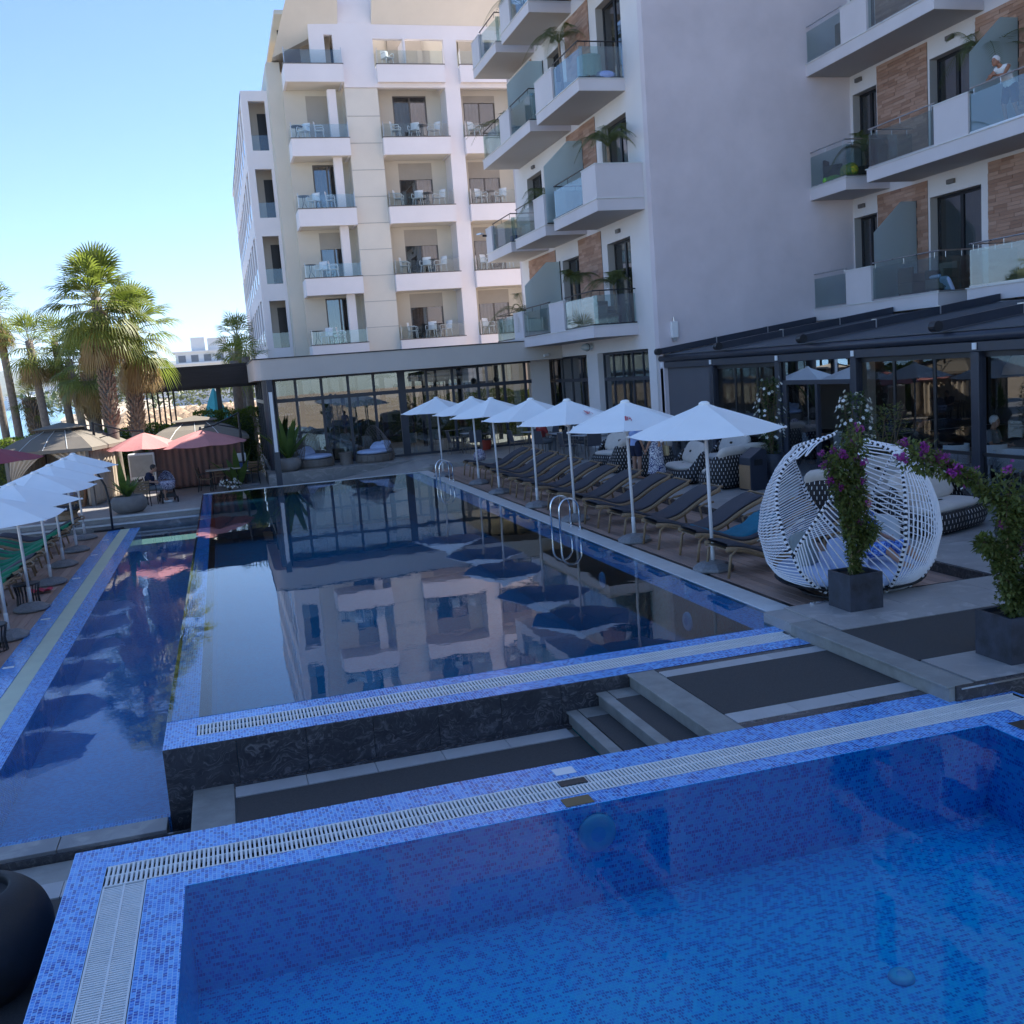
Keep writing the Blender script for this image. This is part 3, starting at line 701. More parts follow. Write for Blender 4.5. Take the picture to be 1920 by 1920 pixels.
# balconies -------------------------------------------------------------
def balcony(X0, Xw, y0, y1, zf, segs, side0=None, side1=None, slab=.35, rail=True):
    """slab from the wall Xw out to X0; segs=[(ya,yb,'g'|'s')] along the front, side0 = near end, side1 = far end"""
    b = W('balcony', MB().box(X0, Xw, y0, y1, zf-slab, zf-.012), plaster_par)
    W('floor_edge', MB().box(X0-.03, Xw-.002, y0-.03, y1+.03, zf-.012, zf+.012), coping_white, b)
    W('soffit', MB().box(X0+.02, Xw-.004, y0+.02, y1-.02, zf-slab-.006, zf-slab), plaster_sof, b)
    def glassp(a, c, front=True):
        m = MB()
        if front:
            k = .055*(c-a) if X0 < 15 else 0      # panes turned out of flush on purpose so that they mirror open sky
            m.add([(X0+.05+k, a+.03, zf+.06), (X0+.05, c-.03, zf+.06), (X0+.05, c-.03, zf+.93), (X0+.05+k, a+.03, zf+.93), (X0+.062+k, a+.03, zf+.06), (X0+.062, c-.03, zf+.06), (X0+.062, c-.03, zf+.93), (X0+.062+k, a+.03, zf+.93)], [(0, 3, 2, 1), (4, 5, 6, 7), (0, 4, 7, 3), (1, 2, 6, 5), (3, 7, 6, 2), (0, 1, 5, 4)])
        else: m.box(X0+.08, Xw-.04, a-.006, a+.006, zf+.06, zf+.93)
        W('glass_panel', m, gl_bal, b)
    hr = MB()
    for a, c, k in segs:
        if k == 's':
            W('parapet', MB().box(X0+.001, X0+.16, a, c, zf+.012, zf+.98), plaster_par, b); W('capping', MB().box(X0-.02, X0+.18, a-.02, c+.02, zf+.98, zf+1.005), coping_white, b)
        else:
            glassp(a, c)
            hr.tube([(X0+.056, a+.02, zf+1.07), (X0+.056, c-.02, zf+1.07)], .02, 8)
            nn = max(2, round((c-a)/.8))
            for i in range(nn): yy = a+.15+(c-a-.3)*i/(nn-1); hr.cyl((X0+.056, yy, zf+.90), (X0+.056, yy, zf+1.06), .008, n=6)
            hr.box(X0+.03, X0+.08, a+.03, c-.03, zf+.012, zf+.06)
    for yy, k in ((y0, side0), (y1, side1)):
        if k == 'g':
            e = .06 if yy == y0 else -.06
            glassp(yy+e, None, False); hr.tube([(X0+.056, yy+e, zf+1.07), (Xw-.02, yy+e, zf+1.07)], .02, 8)
            for i in range(3): xx = X0+.3+(Xw-X0-.5)*i/2; hr.cyl((xx, yy+e, zf+.90), (xx, yy+e, zf+1.06), .008, n=6)
            hr.box(X0+.05, Xw-.02, yy+e-.025, yy+e+.025, zf+.012, zf+.06)
        elif k == 's':
            a, c = (yy+.001, yy+.16) if yy == y0 else (yy-.16, yy-.001)
            W('parapet', MB().box(X0+.161, Xw-.002, a, c, zf+.012, zf+.98), plaster_par, b); W('capping', MB().box(X0+.18, Xw-.002, a-.02, c+.02, zf+.98, zf+1.005), coping_white, b)
    if rail and hr.v: W('handrail', hr, metal_dark if X0 < 15 else steel, b)
    return b
def screen(X0, Xw, Y, zf):
    s = W('privacy_screen', MB().poly([(X0+.05, Y, zf+.05), (Xw-.02, Y, zf+.05), (Xw-.02, Y, zf+2.72), (Xw-.55, Y, zf+2.72), (X0+.05, Y, zf+1.9)], (0, .012, 0)), gl_frost)
    W('channel', MB().box(X0+.05, Xw-.02, Y-.02, Y+.03, zf+.013, zf+.05).box(Xw-.03, Xw-.002, Y-.02, Y+.03, zf+.05, zf+2.74), metal_dark, s)
AX = 11.3
balcony(AX, WX, 29.58, 40.85, FL[0], [(29.6, 32.25, 'g'), (32.25, 33.76, 's'), (33.76, 36.98, 'g'), (36.98, 38.18, 's'), (38.18, 40.8, 'g')], 'g', 'g')
balcony(AX, WX, 28.62, 32.62, FL[1], [(28.62, 29.81, 's'), (29.81, 32.6, 'g')], 's', 'g')
balcony(AX, WX, 33.56, 37.15, FL[1], [(33.56, 34.71, 's'), (34.71, 37.1, 'g')], 's', None)
balcony(AX+.0, WX, 37.75, 41.3, FL[1], [(37.75, 40.4, 'g'), (40.4, 41.3, 's')], 'g', 's')
balcony(AX, WX, 29.55, 33.7, FL[2], [(29.55, 31.91, 'g'), (31.91, 33.7, 's')], 'g', 's')
balcony(AX, WX, 34.47, 40.85, FL[2], [(34.47, 36.85, 'g'), (36.85, 38.15, 's'), (38.15, 40.8, 'g')], 'g', 'g')
balcony(AX, WX, 33.75, 37.1, FL[3], [(33.75, 35.9, 'g'), (35.9, 37.1, 's')], 'g', 's')
balcony(AX, WX, 37.9, 41.3, FL[3], [(37.9, 40.2, 'g'), (40.2, 41.3, 's')], 'g', 's')
balcony(AX, WX, 28.7, 32.6, FL[3], [(28.7, 30.0, 's'), (30.0, 32.6, 'g')], 's', 'g')
for y, f in ((36.57, 0), (33.45, 1), (37.0, 2)): screen(AX, WX, y, FL[f])
BF = 18.1
balcony(BF, BX, 22.42, 28.39, FL[0], [(26.4, 28.37, 'g'), (25.2, 26.4, 's'), (22.45, 25.2, 'g')], 'g', None)
balcony(BF, BX, 10.0, 21.36, FL[0], [(17.0, 21.34, 'g'), (15.6, 17.0, 's'), (10, 15.6, 'g')], None, 'g')
balcony(BF, BX, 26.26, 28.39, FL[1], [(26.28, 28.37, 'g')], 'g', None)
balcony(BF, BX, 10.0, 25.27, FL[1], [(22.48, 25.25, 'g'), (21.26, 22.48, 's'), (17.5, 21.26, 'g'), (16, 17.5, 's'), (10, 16, 'g')], None, 'g')
balcony(BF, BX, 22.4, 28.39, FL[2], [(26.32, 28.37, 'g'), (25.12, 26.32, 's'), (22.42, 25.12, 'g')], 'g', None)
balcony(BF, BX, 10.0, 21.36, FL[2], [(17.0, 21.34, 'g'), (10, 17.0, 's')], None, 'g')
for y, f in ((25.08, 0), (21.24, 1)): screen(BF, BX, y, FL[f])
for y, z in ((27.6, 11.0), (23.62, 10.95), (27.6, 7.3), (23.65, 7.27)):
    W('wall_lamp', MB().box(BX-.09, BX-.001, y-.14, y+.14, z-.06, z+.06), pvc_grey, bevel=.01)
for y, z in ((30.7, 7.25), (38.9, 10.9), (35.7, 14.6)): W('wall_lamp', MB().box(WX-.09, WX-.001, y-.14, y+.14, z-.06, z+.06), pvc_grey, bevel=.01)
# ground floor glazing of facade A
def glazing_x(X, y0, y1, z0, z1, zt, n):
    g = W('glazing', MB().box(X+.2, X+.28, y0, y0+.07, z0, z1).box(X+.2, X+.28, y1-.07, y1, z0, z1).box(X+.2, X+.28, y0+.07, y1-.07, z1-.07, z1).box(X+.2, X+.28, y0+.07, y1-.07, z0, z0+.07).box(X+.19, X+.29, y0+.07, y1-.07, zt-.12, zt), metal_navy)
    for k in range(n):
        a, b = y0+.07+(y1-y0-.14)*k/n, y0+.07+(y1-y0-.14)*(k+1)/n
        if k: W('mullion', MB().box(X+.2, X+.28, a-.03, a+.03, zt, z1-.07).box(X+.2, X+.28, a-.045, a+.045, z0+.07, zt-.12), metal_navy, g)
        W('pane', MB().box(X+.23, X+.24, a+.03, b-.03, zt, z1-.07), gl_win, g); W('pane', MB().box(X+.23, X+.24, a+.045, b-.045, z0+.07, zt-.12), gl_win, g)
glazing_x(WX, 34.4, 40.01, PZ+.001, 3.46, 2.62, 5); glazing_x(WX, 28.97, 33.29, PZ+.001, 3.46, 2.62, 5)
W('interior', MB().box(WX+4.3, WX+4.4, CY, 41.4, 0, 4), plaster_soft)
# ------------------------------------------------------------------ white apartment building behind
YW = 50.0; WO = (2.0, YW, 0)
wb = thing('white_apartment_block', 'tall white apartment block with rows of balconies behind the glass pavilion', 'building', WO)
def A(name, mb, mat, parent=wb, **k):
    mb.xf(Matrix.Translation((-WO[0], -WO[1], -WO[2]))); return obj(name, mb, mat, parent, **k)
WF = [1.75, 5.02, 8.20, 11.44, 14.67, 18.03, 21.3]
YB = YW+1.6                                    # wall line behind the balconies
# body of the building, beige
def door_y(Y, x0, x1, z0, z1, parent=wb, shut=.0, name='balcony_door'):
    e = .07
    f = MB().box(x0, x0+e, Y-.03, Y+.04, z0, z1).box(x1-e, x1, Y-.03, Y+.04, z0, z1).box(x0+e, x1-e, Y-.03, Y+.04, z1-e, z1).box((x0+x1)/2-.04, (x0+x1)/2+.04, Y-.02, Y+.04, z0, z1-e)
    d = A(name, f, pvc_grey)
    A('pane', MB().box(x0+e, x1-e, Y, Y+.012, z0+.05, z1-e), gl_win, d)
    if shut: A('shutter', MB().box(x0-.02, x1+.02, Y-.07, Y-.035, z1-(z1-z0)*shut, z1+.28), shutter_m, d)
    m = MB(); k = int((x1-x0)/.09)
    lo, hi = (0, k) if random.random() < .5 else (0, k//2)
    for i in range(lo, hi): a = x0+(x1-x0)*i/k; b = x0+(x1-x0)*(i+1)/k; m.quad((a, Y+.2+.04*(i % 2), z0), (b, Y+.2+.04*((i+1) % 2), z0), (b, Y+.2+.04*((i+1) % 2), z1), (a, Y+.2+.04*(i % 2), z1))
    if m.v: A('curtain', m, curtain, d)
    return d
holes = []
doors = []
for f in range(1, 6):
    z = WF[f]
    doors += [(5.6, 7.0, z, f), (9.85, 11.55, z, f), (13.45, 15.1, z, f), (18.2, 19.9, z, f)]
for x0, x1, z, f in doors: holes.append((x0, x1, z+.02, z+2.3))
A('back_wall', wall_y(MB(), YB, .25, 4.55, 24, 0, 18.0, [h for h in holes if h[2] < 18]), plaster_b)
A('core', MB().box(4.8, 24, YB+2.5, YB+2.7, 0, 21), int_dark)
A('side_body', MB().box(3.9, 4.55, YB+.5, 80, 0, 18.6).box(3.9, 24, 79.8, 80, 0, 18.6).box(4.55, 24, YB+.25, 79.8, 20.8, 21.0), plaster_b)
st_ = A('stair_strip', MB().box(7.36, 8.94, YW+.35, YB, 0, 17.0), plaster_soft)
for i in range(11): A('groove', MB().box(7.355, 8.945, YW+.335, YW+.352, 3.2+i*1.25, 3.225+i*1.25), plaster_sof, st_)
A('column', MB().box(12.28, 13.02, YW+.3, YB, 0, 17.02), plaster_w); A('column', MB().box(6.55, 6.95, YW+.55, YW+.95, 5.02, 17.0), plaster_w)
A('column', MB().box(16.4, 17.2, YW+.3, YB, 0, 17.02), plaster_w)
sh = {(1, 0): .0, (1, 1): .3, (1, 2): .3, (2, 0): .35, (2, 1): .35, (2, 2): .3, (3, 0): .0, (3, 1): .35, (3, 2): .35, (4, 0): 1, (4, 1): 0, (4, 2): .15}
for k, (x0, x1, z, f) in enumerate(doors): door_y(YB+.08, x0, x1, z+.02, z+2.3, shut=sh.get((f, k % 4), .3 if f < 5 else 1))
def wbalc(x0, x1, f, left=False, right=False, d=0):
    z = WF[f]
    m = MB().box(x0, x1, YW, YW+.12, z-.83, z-.03).box(x0+.12, x1-.12, YW+.12, YB, z-.30, z-.05).box(x0, x0+.12, YW+.12, YB-.01, z-.83, z-.03).box(x1-.12, x1, YW+.12, YB-.01, z-.83, z-.03)
    b = A('balcony', m, plaster_w)
    A('soffit', MB().box(x0+.121, x1-.121, YW+.121, YB-.01, z-.80, z-.78), plaster_soft, b)
    A('capping', MB().box(x0-.02, x1+.02, YW-.02, YW+.13, z-.03, z+.01), pvc_grey, b)
    g = MB().box(x0+.05, x1-.05, YW+.05, YW+.062, z+.03, z+.62)
    A('glass_panel', g, gl_pale, b)
    sp = MB().box(x0+.04, x0+.052, YW+.07, YB-.15, z+.03, z+.62); A('glass_panel', sp, gl_pale, b)
    A('floor_tile', MB().box(x0+.13, x1-.13, YW+.13, YB-.01, z-.05, z-.015), paver, b)
    A('post', MB().box(x0+.03, x0+.06, YW+.04, YW+.07, z+.01, z+.72).box(x1-.06, x1-.03, YW+.04, YW+.07, z+.01, z+.72), steel, b)
    return b
for f in range(1, 6):
    wbalc(4.58, 7.34, f); wbalc(8.95, 12.26, f); wbalc(13.03, 16.4, f)
    if f < 5: wbalc(17.2, 20.6, f)
# upper storeys in white, set over the beige part
m = wall_y(MB(), YW+.3, .25, 7.36, 24, 17.02, 24, [(8.9, 12.35, 17.9, 19.25), (13.0, 16.2, 17.9, 19.25)])
A('upper_wall', m, plaster_w); A('upper_back', MB().box(8.0, 24, YB+.3, YB+.5, 17.0, 19.9), plaster_b)
A('eaves', MB().poly([(8.9, YW-.9, 21.4), (24, YW-.9, 21.4), (24, YW+.29, 19.9), (8.9, YW+.29, 19.9)], (0, .02, .25)), plaster_soft)
A('screen_wall', MB().box(10.35, 10.43, YW+.15, YB+.3, 18.03, 19.25), plaster_w)
A('upper_shutter', MB().box(11.2, 12.0, YB+.24, YB+.29, 18.03, 19.2), shutter_m)
A('corner_wall', wall_y(MB(), YW+.3, .25, 5.9, 7.36, 18.02, 19.95, [(6.6, 7.0, 18.1, 19.4)]), plaster_w)
A('corner_eaves', MB().add([(5.0, YW-.5, 20.9), (7.3, YW-.5, 20.9), (7.3, YW+6, 20.9), (5.0, YW+6, 20.9), (4.2, YW+1.2, 18.62), (7.3, YW+.29, 19.9), (7.3, YW+6, 19.9), (4.2, YW+6, 18.62)], [(0, 1, 2, 3), (0, 4, 5, 1), (0, 3, 7, 4), (4, 7, 6, 5), (1, 5, 6, 2), (3, 2, 6, 7)]), plaster_soft)
A('tower', MB().box(6.4, 8.88, YW+.29, YW+6, 19.95, 25), plaster_w)
# left block with loggias, seen side-on
YL = 53.0
hl = [(2.95, 3.75, WF[f]+.1, WF[f]+2.45) for f in range(0, 5)]
A('left_block', wall_y(MB(), YL, .25, 2.62, 3.92, 0, 17.6, hl), plaster_w)
A('left_block_top', MB().box(2.62, 3.92, YL+.25, 80, 17.4, 17.6), plaster_w)
A('left_return', MB().box(3.92, 4.55, YB+.26, YL+.3, 0, 18.6).box(3.93, 4.0, YL+.2, YL+1.6, 0, 17.6), plaster_b)
A('loggia_back', MB().box(2.7, 3.92, YL+1.5, YL+1.6, 0, 17.5), plaster_soft)
for f in range(0, 5):
    z = WF[f]
    A('loggia_floor', MB().box(2.63, 3.92, YL+.26, YL+1.5, z-.1, z+.1), plaster_w)
    A('loggia_glass', MB().box(2.95, 3.75, YL+.1, YL+.112, z+.12, z+.85), gl_pale); A('loggia_door', MB().box(3.4, 3.92, YL+1.44, YL+1.5, z+.12, z+2.2), metal_dark)
# side facade facing the sea: fins and windows
hs = []
for f in range(0, 5):
    for i in range(9): y = YL+1.2+i*2.75; hs.append((y, y+1.7, WF[f]+.25, WF[f]+2.6))
A('side_wall', wall_x(MB(), 2.62, .28, YL+.25, 78, 0, 17.6, hs), plaster_w)
A('side_inner', MB().box(3.3, 3.35, YL+1.6, 78, 0, 17.4), plaster_soft)
for y0, y1, z0, z1 in hs:
    w = A('side_window', MB().box(2.85, 2.89, y0, y0+.08, z0, z1).box(2.85, 2.89, y1-.08, y1, z0, z1).box(2.85, 2.89, (y0+y1)/2-.04, (y0+y1)/2+.04, z0, z1), pvc_grey)
    A('pane', MB().box(2.86, 2.87, y0+.08, y1-.08, z0, z1), gl_win, w); A('glass_panel', MB().box(2.64, 2.65, y0, y1, z0, z0+.8), gl_pale, w)
# furniture on the white balconies: monobloc chairs and round tables
def chair_mesh():
    m = MB()
    for sx in (-.2, .2):
        for sy in (-.19, .19): m.tube([(sx*1.12, sy*1.12, 0), (sx*.9, sy*.9, .43)], [.018, .022], 6)
    m.box(-.22, .22, -.22, .22, .41, .44)
    m.grid(lambda u, v: Vector(((u-.5)*.44, .21+.05*v-.06*cos((u-.5)*pi), .44+.4*v)), 6, 3)
    for sx in (-.24, .24): m.tube([(sx, .2, .64), (sx, -.12, .65), (sx, -.2, .6), (sx, -.2, .42)], .018, 6)
    return m
chair_me = chair_mesh().mesh('plastic_chair', white_pl, True)
tab = MB().lathe([(.0, .70), (.30, .70), (.31, .72), (.0, .725)], 16)
for k in range(3): w = k*2.1; tab.tube([(.06*cos(w), .06*sin(w), .7), (.05*cos(w), .05*sin(w), .35), (.26*cos(w), .26*sin(w), 0)], .012, 5)
tab_me = tab.mesh('balcony_table', metal_dark)
FLN = {1: 'lowest', 2: 'second', 3: 'third', 4: 'fourth', 5: 'top'}
COLN = {0: 'corner', 1: 'middle', 2: 'right'}
CHX = {0: [(5.3, -.7), (6.1, 1.4)], 1: [(9.6, 1.2), (10.6, -.5), (11.5, -1.0)], 2: [(13.7, .6), (14.8, -.8)]}
for f in range(1, 5):
    for c in range(3):
        xs_ = CHX[c] if not (f == 4 and c == 2) else CHX[c][:1]
        for i, (x, r) in enumerate(xs_):
            x += random.uniform(-.15, .15)
            side = ('left', 'right')[i] if len(xs_) == 2 else ('left', 'middle', 'right')[i]
            if len(xs_) == 1: side = 'only'
            o = obj('plastic_chair', chair_me, None, None, f'{side} white plastic chair on the {FLN[f]} {COLN[c]} balcony of the white block', 'chair', 'plastic chairs on the white block balconies', loc=(x, YW+.55, WF[f]-.015), rz=r)
        o = obj('balcony_table', tab_me, None, None, f'small round dark table on the {FLN[f]} {COLN[c]} balcony of the white block', 'table', 'tables on the white block balconies', loc=({0: 4.95, 1: 11.05, 2: 14.25}[c], YW+.85, WF[f]-.015))
o = obj('plastic_chair', chair_me, None, None, 'white chair draped with a towel on the top balcony of the white block', 'chair', loc=(9.6, YW+.6, WF[5]-.015), rz=.4)
# ------------------------------------------------------------------ glass pavilion
pv = thing('glass_pavilion', 'low pavilion with grey fascia and dark-framed glass walls at the far end of the pool', 'building', (1.4, 38.7, 0))
def V(name, mb, mat, parent=pv, **k):
    mb.xf(Matrix.Translation((-1.4, -38.7, 0))); return obj(name, mb, mat, parent, **k)
m = MB(); R = .35
pts = [(1.25+R-R*cos(a), 37.0+R-R*sin(a)) for a in [pi/2*i/6 for i in range(7)]]+[(12.78, 37.0), (12.78, 37.3), (1.6, 37.3), (1.6, 47.6), (1.25, 47.6)]
m.poly([(x, y, 3.43) for x, y in pts], (0, 0, .72)); V('fascia', m, fascia_g)
V('roof', MB().box(1.601, 12.78, 37.301, 47.6, 3.75, 4.1), fascia_g); V('ceiling', MB().box(1.601, 12.78, 37.301, 47.6, 3.43, 3.5), plaster_soft)
V('roof_trim', MB().box(1.22, 12.78, 36.97, 37.01, 4.15, 4.19).box(1.22, 1.26, 36.97, 47.6, 4.15, 4.19), metal_dark)
mx = [2.01, 2.77, 3.73, 4.73, 5.7, 6.77, 7.75, 8.79, 9.82, 10.88, 11.75]
fr = MB().box(1.6, 12.0, 38.66, 38.76, 2.56, 2.70).box(1.6, 12.0, 38.66, 38.76, 3.36, 3.43).box(1.6, 12.0, 38.66, 38.76, PZ, PZ+.08)
frm = V('front_frame', fr, metal_navy)
xs = [1.6]+mx
for i, x in enumerate(mx):
    w = .14 if i == 5 else .05
    V('mullion', MB().box(x-w, x+w, 38.64 if i == 5 else 38.67, 38.75, PZ, 3.43), metal_navy, frm)
for a, b in zip(xs, mx):
    V('pane', MB().box(a+.05, b-.05, 38.70, 38.712, PZ+.08, 2.56), gl_pav, frm); V('pane', MB().box(a+.05, b-.05, 38.70, 38.712, 2.70, 3.36), gl_pav, frm)
V('end_pier', MB().box(12.0, 12.79, 38.7, 39.1, PZ, 3.43), plaster_a)
sf = V('side_frame', MB().box(1.6, 1.7, 38.76, 47.2, 2.56, 2.70).box(1.6, 1.7, 38.76, 47.2, PZ, PZ+.08), metal_navy)
for i in range(5): y = 39.9+i*1.8; V('mullion', MB().box(1.6, 1.7, y-.05, y+.05, PZ, 3.43), metal_navy, sf); V('pane', MB().box(1.64, 1.652, y-1.7 if i else 38.8, y-.05, PZ+.08, 2.56), gl_pav, sf)
bf = V('back_frame', MB().box(1.7, 12.7, 47.1, 47.2, 2.56, 2.70).box(1.7, 12.7, 47.1, 47.2, 3.36, 3.43), metal_navy)
for i in range(9): x = 2.4+i*1.25; V('mullion', MB().box(x-.05, x+.05, 47.1, 47.2, PZ, 3.43), metal_navy, bf)
V('floor', MB().box(1.5, 12.8, 38.7, 47.6, -.2, PZ-.004), paver)
V('post', MB().box(1.62, 1.82, 36.25, 36.45, TL, 3.43), metal_navy); V('post_light', MB().box(1.66, 1.78, 36.22, 36.249, .9, 3.0), white_pl)
V('corner_column', MB().lathe([(.22, PZ), (.22, 3.43)], 20, (1.75, 38.0, 0)), metal_navy, smooth=False)
for i in range(6): V('interior_column', MB().box(3.2+i*1.7, 3.36+i*1.7, 43.0, 43.16, PZ, 3.43), metal_dark)
# lanterns hanging inside
ln = MB().ball((0, 0, 0), .13, 10, 8).cyl((0, 0, .1), (0, 0, .62), .006, n=5).mesh('lantern', metal_dark, True)
for i in range(11):
    V_ = obj('lantern', ln, None, None, 'round black lantern hanging in the glass pavilion', 'lantern', 'lanterns in the pavilion', loc=(2.6+i*.83+random.uniform(-.1, .1), 39.6+random.uniform(0, .6), 2.80))
# ------------------------------------------------------------------ terrace pergola (restaurant) in front of the right facade
pg = thing('restaurant_pergola', 'anthracite pergola with sloping retractable roof over the restaurant terrace', 'pergola', (13.0, 20, PZ))
def G(name, mb, mat, parent=pg, **k):
    mb.xf(Matrix.Translation((-13.0, -20, -PZ))); return obj(name, mb, mat, parent, **k)
PX = 13.0; PY = [28.25, 25.1, 21.7, 18.66, 15.06, 11.4, 7.8]
def zr(x): return 3.24+(x-PX)*(3.86-3.24)/5.05
G('roof', MB().add([(PX-.1, 6.5, zr(PX)-.02), (BF-.03, 6.5, zr(BF)-.02), (BF-.03, 28.09, zr(BF)-.02), (PX-.1, 28.09, zr(PX)-.02)]+[(PX-.1, 6.5, zr(PX)), (BF-.03, 6.5, zr(BF)), (BF-.03, 28.09, zr(BF)), (PX-.1, 28.09, zr(PX))], [(0, 3, 2, 1), (4, 5, 6, 7), (0, 1, 5, 4), (1, 2, 6, 5), (2, 3, 7, 6), (3, 0, 4, 7)]), pergola_fab)
G('front_beam', MB().box(PX-.08, PX+.06, 6.5, 28.35, 2.84, 3.02), metal_navy, bevel=.01); G('gutter', MB().tube([(PX-.06, 6.5, 3.12), (PX-.06, 28.35, 3.12)], .095, 12), metal_navy, smooth=True)
for y in PY:
    p = G('post', MB().box(PX-.10, PX-.03, y-.1, y+.1, PZ, 2.84).box(PX-.07, PX+.1, y-.06, y+.06, PZ, 2.84), metal_navy, bevel=.006)
    G('bracket', MB().box(PX-.115, PX-.085, y-.05, y+.05, 2.88, 3.0), white_pl, p, bevel=.005)
for y in (28.0, 24.24, 20.25, 15.81, 12.0, 8.4):
    m = MB(); d = Vector((BF-.05-PX+.25, 0, zr(BF)-zr(PX))); a = Vector((PX-.25, y, zr(PX)+.06))
    m.poly([a+Vector((0, -.07, -.05)), a+Vector((0, .07, -.05)), a+Vector((0, .07, .13)), a+Vector((0, -.07, .13))], d)
    r = G('rail', m, metal_navy); G('end_cap', MB().cyl((PX-.30, y-.085, zr(PX)+.10), (PX-.30, y+.085, zr(PX)+.10), .10, n=14), metal_dark, r, smooth=False)
    for k in (.35, .68): q = a+d*k; G('clip', MB().cbox((q.x, q.y, q.z+.05), (.03, .16, .2)), steel, r)
# glass balustrade and bay glazing
for (y1, y0) in zip(PY, PY[1:]):
    if abs(y1-21.7) < .1: continue
    s = G('balustrade', MB().box(PX-.03, PX+.03, y0+.11, y1-.11, .98, 1.04).box(PX-.03, PX+.03, y0+.11, y1-.11, PZ, PZ+.08), metal_dark)
    G('pane', MB().box(PX-.006, PX+.006, y0+.11, y1-.11, PZ+.08, .98), gl_win, s)
for (y1, y0) in ((25.1, 21.7), (18.66, 15.06), (15.06, 11.4)):
    nf = 3; s = G('folding_glazing', MB().box(PX+.02, PX+.06, y0+.11, y1-.11, 2.74, 2.84), metal_dark)
    for k in range(1, nf): yy = y0+(y1-y0)*k/nf; G('stile', MB().box(PX+.02, PX+.06, yy-.035, yy+.035, 1.04, 2.74), metal_dark, s)
    for k in range(nf): a, b = y0+.11+(y1-y0-.22)*k/nf, y0+.11+(y1-y0-.22)*(k+1)/nf; G('pane', MB().box(PX+.035, PX+.045, a+.03, b-.03, 1.04, 2.74), glass('restaurant_glass', (.7, .74, .76), .0) if 'restaurant_glass' not in MATS else MATS['restaurant_glass'], s)
b3 = G('door_bay', MB().box(PX-.04, PX+.04, 18.77, 21.59, 2.30, 2.40).box(PX-.04, PX+.04, 20.1, 20.2, PZ, 2.30).box(PX-.04, PX+.04, 18.77, 18.87, PZ, 2.3).box(PX-.04, PX+.04, 21.4, 21.59, PZ, 2.3), metal_navy)
G('transom_pane', MB().box(PX-.006, PX+.006, 18.77, 21.59, 2.40, 2.84), glass('transom_glass', (.25, .3, .32), .45), b3)
G('door_pane', MB().box(PX-.006, PX+.006, 20.2, 21.4, PZ, 2.30), gl_win, b3)
G('roll_screen', MB().box(PX+.03, PX+.05, 25.2, 28.15, 1.05, 2.84), M('screen_grey', (.10, .10, .115), .8, 0, .08, 1, .2, 200))
# picture on the end wall
pic = thing('wall_picture', 'framed picture of a figure in a wide straw hat on the grey terrace wall', 'picture', (16.7, 28.045, 2.2))
obj('frame', MB().box(-.55, .55, -.03, 0, -.8, .8), M('picture_paper', (.30, .29, .30), .8, 0, .06, 3, 0), pic)
m = MB().poly([(-.42, -.035, .42), (-.2, -.035, .34), (.22, -.035, .36), (.46, -.035, .5), (.28, -.035, .56), (.14, -.035, .66), (-.06, -.035, .72), (-.2, -.035, .6), (-.36, -.035, .54)], (0, .004, 0)); obj('hat', m, M('picture_hat', (.16, .12, .10), .8), pic)
m = MB().poly([(-.16, -.034, .36), (-.2, -.034, 0), (-.12, -.034, -.1), (.14, -.034, -.1), (.2, -.034, .1), (.16, -.034, .36)], (0, .003, 0)).poly([(-.5, -.033, -.78), (-.46, -.033, -.3), (-.12, -.033, -.05), (.14, -.033, -.05), (.46, -.033, -.28), (.5, -.033, -.78)], (0, .002, 0)); obj('figure', m, M('picture_figure', (.075, .055, .05), .8, 0, .4, 6), pic)
# restaurant interior
G('back_bar', MB().box(BX+4.3, BX+4.9, 12, 24, 0, 2.4), int_dark); G('shade_lining', MB().box(BX+4.94, BX+4.99, 4, 28.04, PZ, 3.3).box(BX+.3, BX+4.94, 28.04, 28.09, PZ, 3.3), int_dark); G('inner_floor', MB().box(BX, BX+5, 4, 28.05, PZ-.06, PZ-.014), int_dark); G('shade_panel', MB().box(13.15, BX-.002, 28.05, 28.09, PZ, 3.3), M('terrace_shade_grey', (.17, .16, .165), .8, 0, .08, 1, .2, 80)); G('terrace_floor_trim', MB().box(13.3, 19.55, 4.2, 28.0, PZ-.03, PZ-.012), paver)  # linings, floor and wall panel coloured dark to paint in the roof's shade
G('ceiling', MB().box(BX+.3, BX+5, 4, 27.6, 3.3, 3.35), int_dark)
# ------------------------------------------------------------------ dark timber canopy behind the gazebos
dc = thing('dark_canopy', 'long black timber canopy on slatted posts beside the pavilion', 'canopy', (-3.7, 44, -.3))
def K(name, mb, mat, parent=dc, **k):
    mb.xf(Matrix.Translation((3.7, -44, .3))); return obj(name, mb, mat, parent, **k)
for i in range(6): K('board', MB().box(-3.74, 3.4, 43.98, 44.02, 3.42+i*.142, 3.42+i*.142+.138), dark_board)
K('roof', MB().box(-3.74, 3.4, 44.03, 49.5, 3.5, 4.25), dark_board); K('underside_beam', MB().box(-3.7, 3.3, 44.1, 44.3, 3.3, 3.5), dark_board)
for i in range(9): x = -3.6+i*.2; K('slat_post', MB().box(x, x+.07, 44.6+i*.45, 44.72+i*.45, -.3, 3.5), metal_dark)
K('post', MB().box(-.1, .1, 45, 45.2, -.3, 3.5), metal_dark); K('post', MB().box(3.1, 3.3, 46, 46.2, -.3, 3.5), metal_dark)
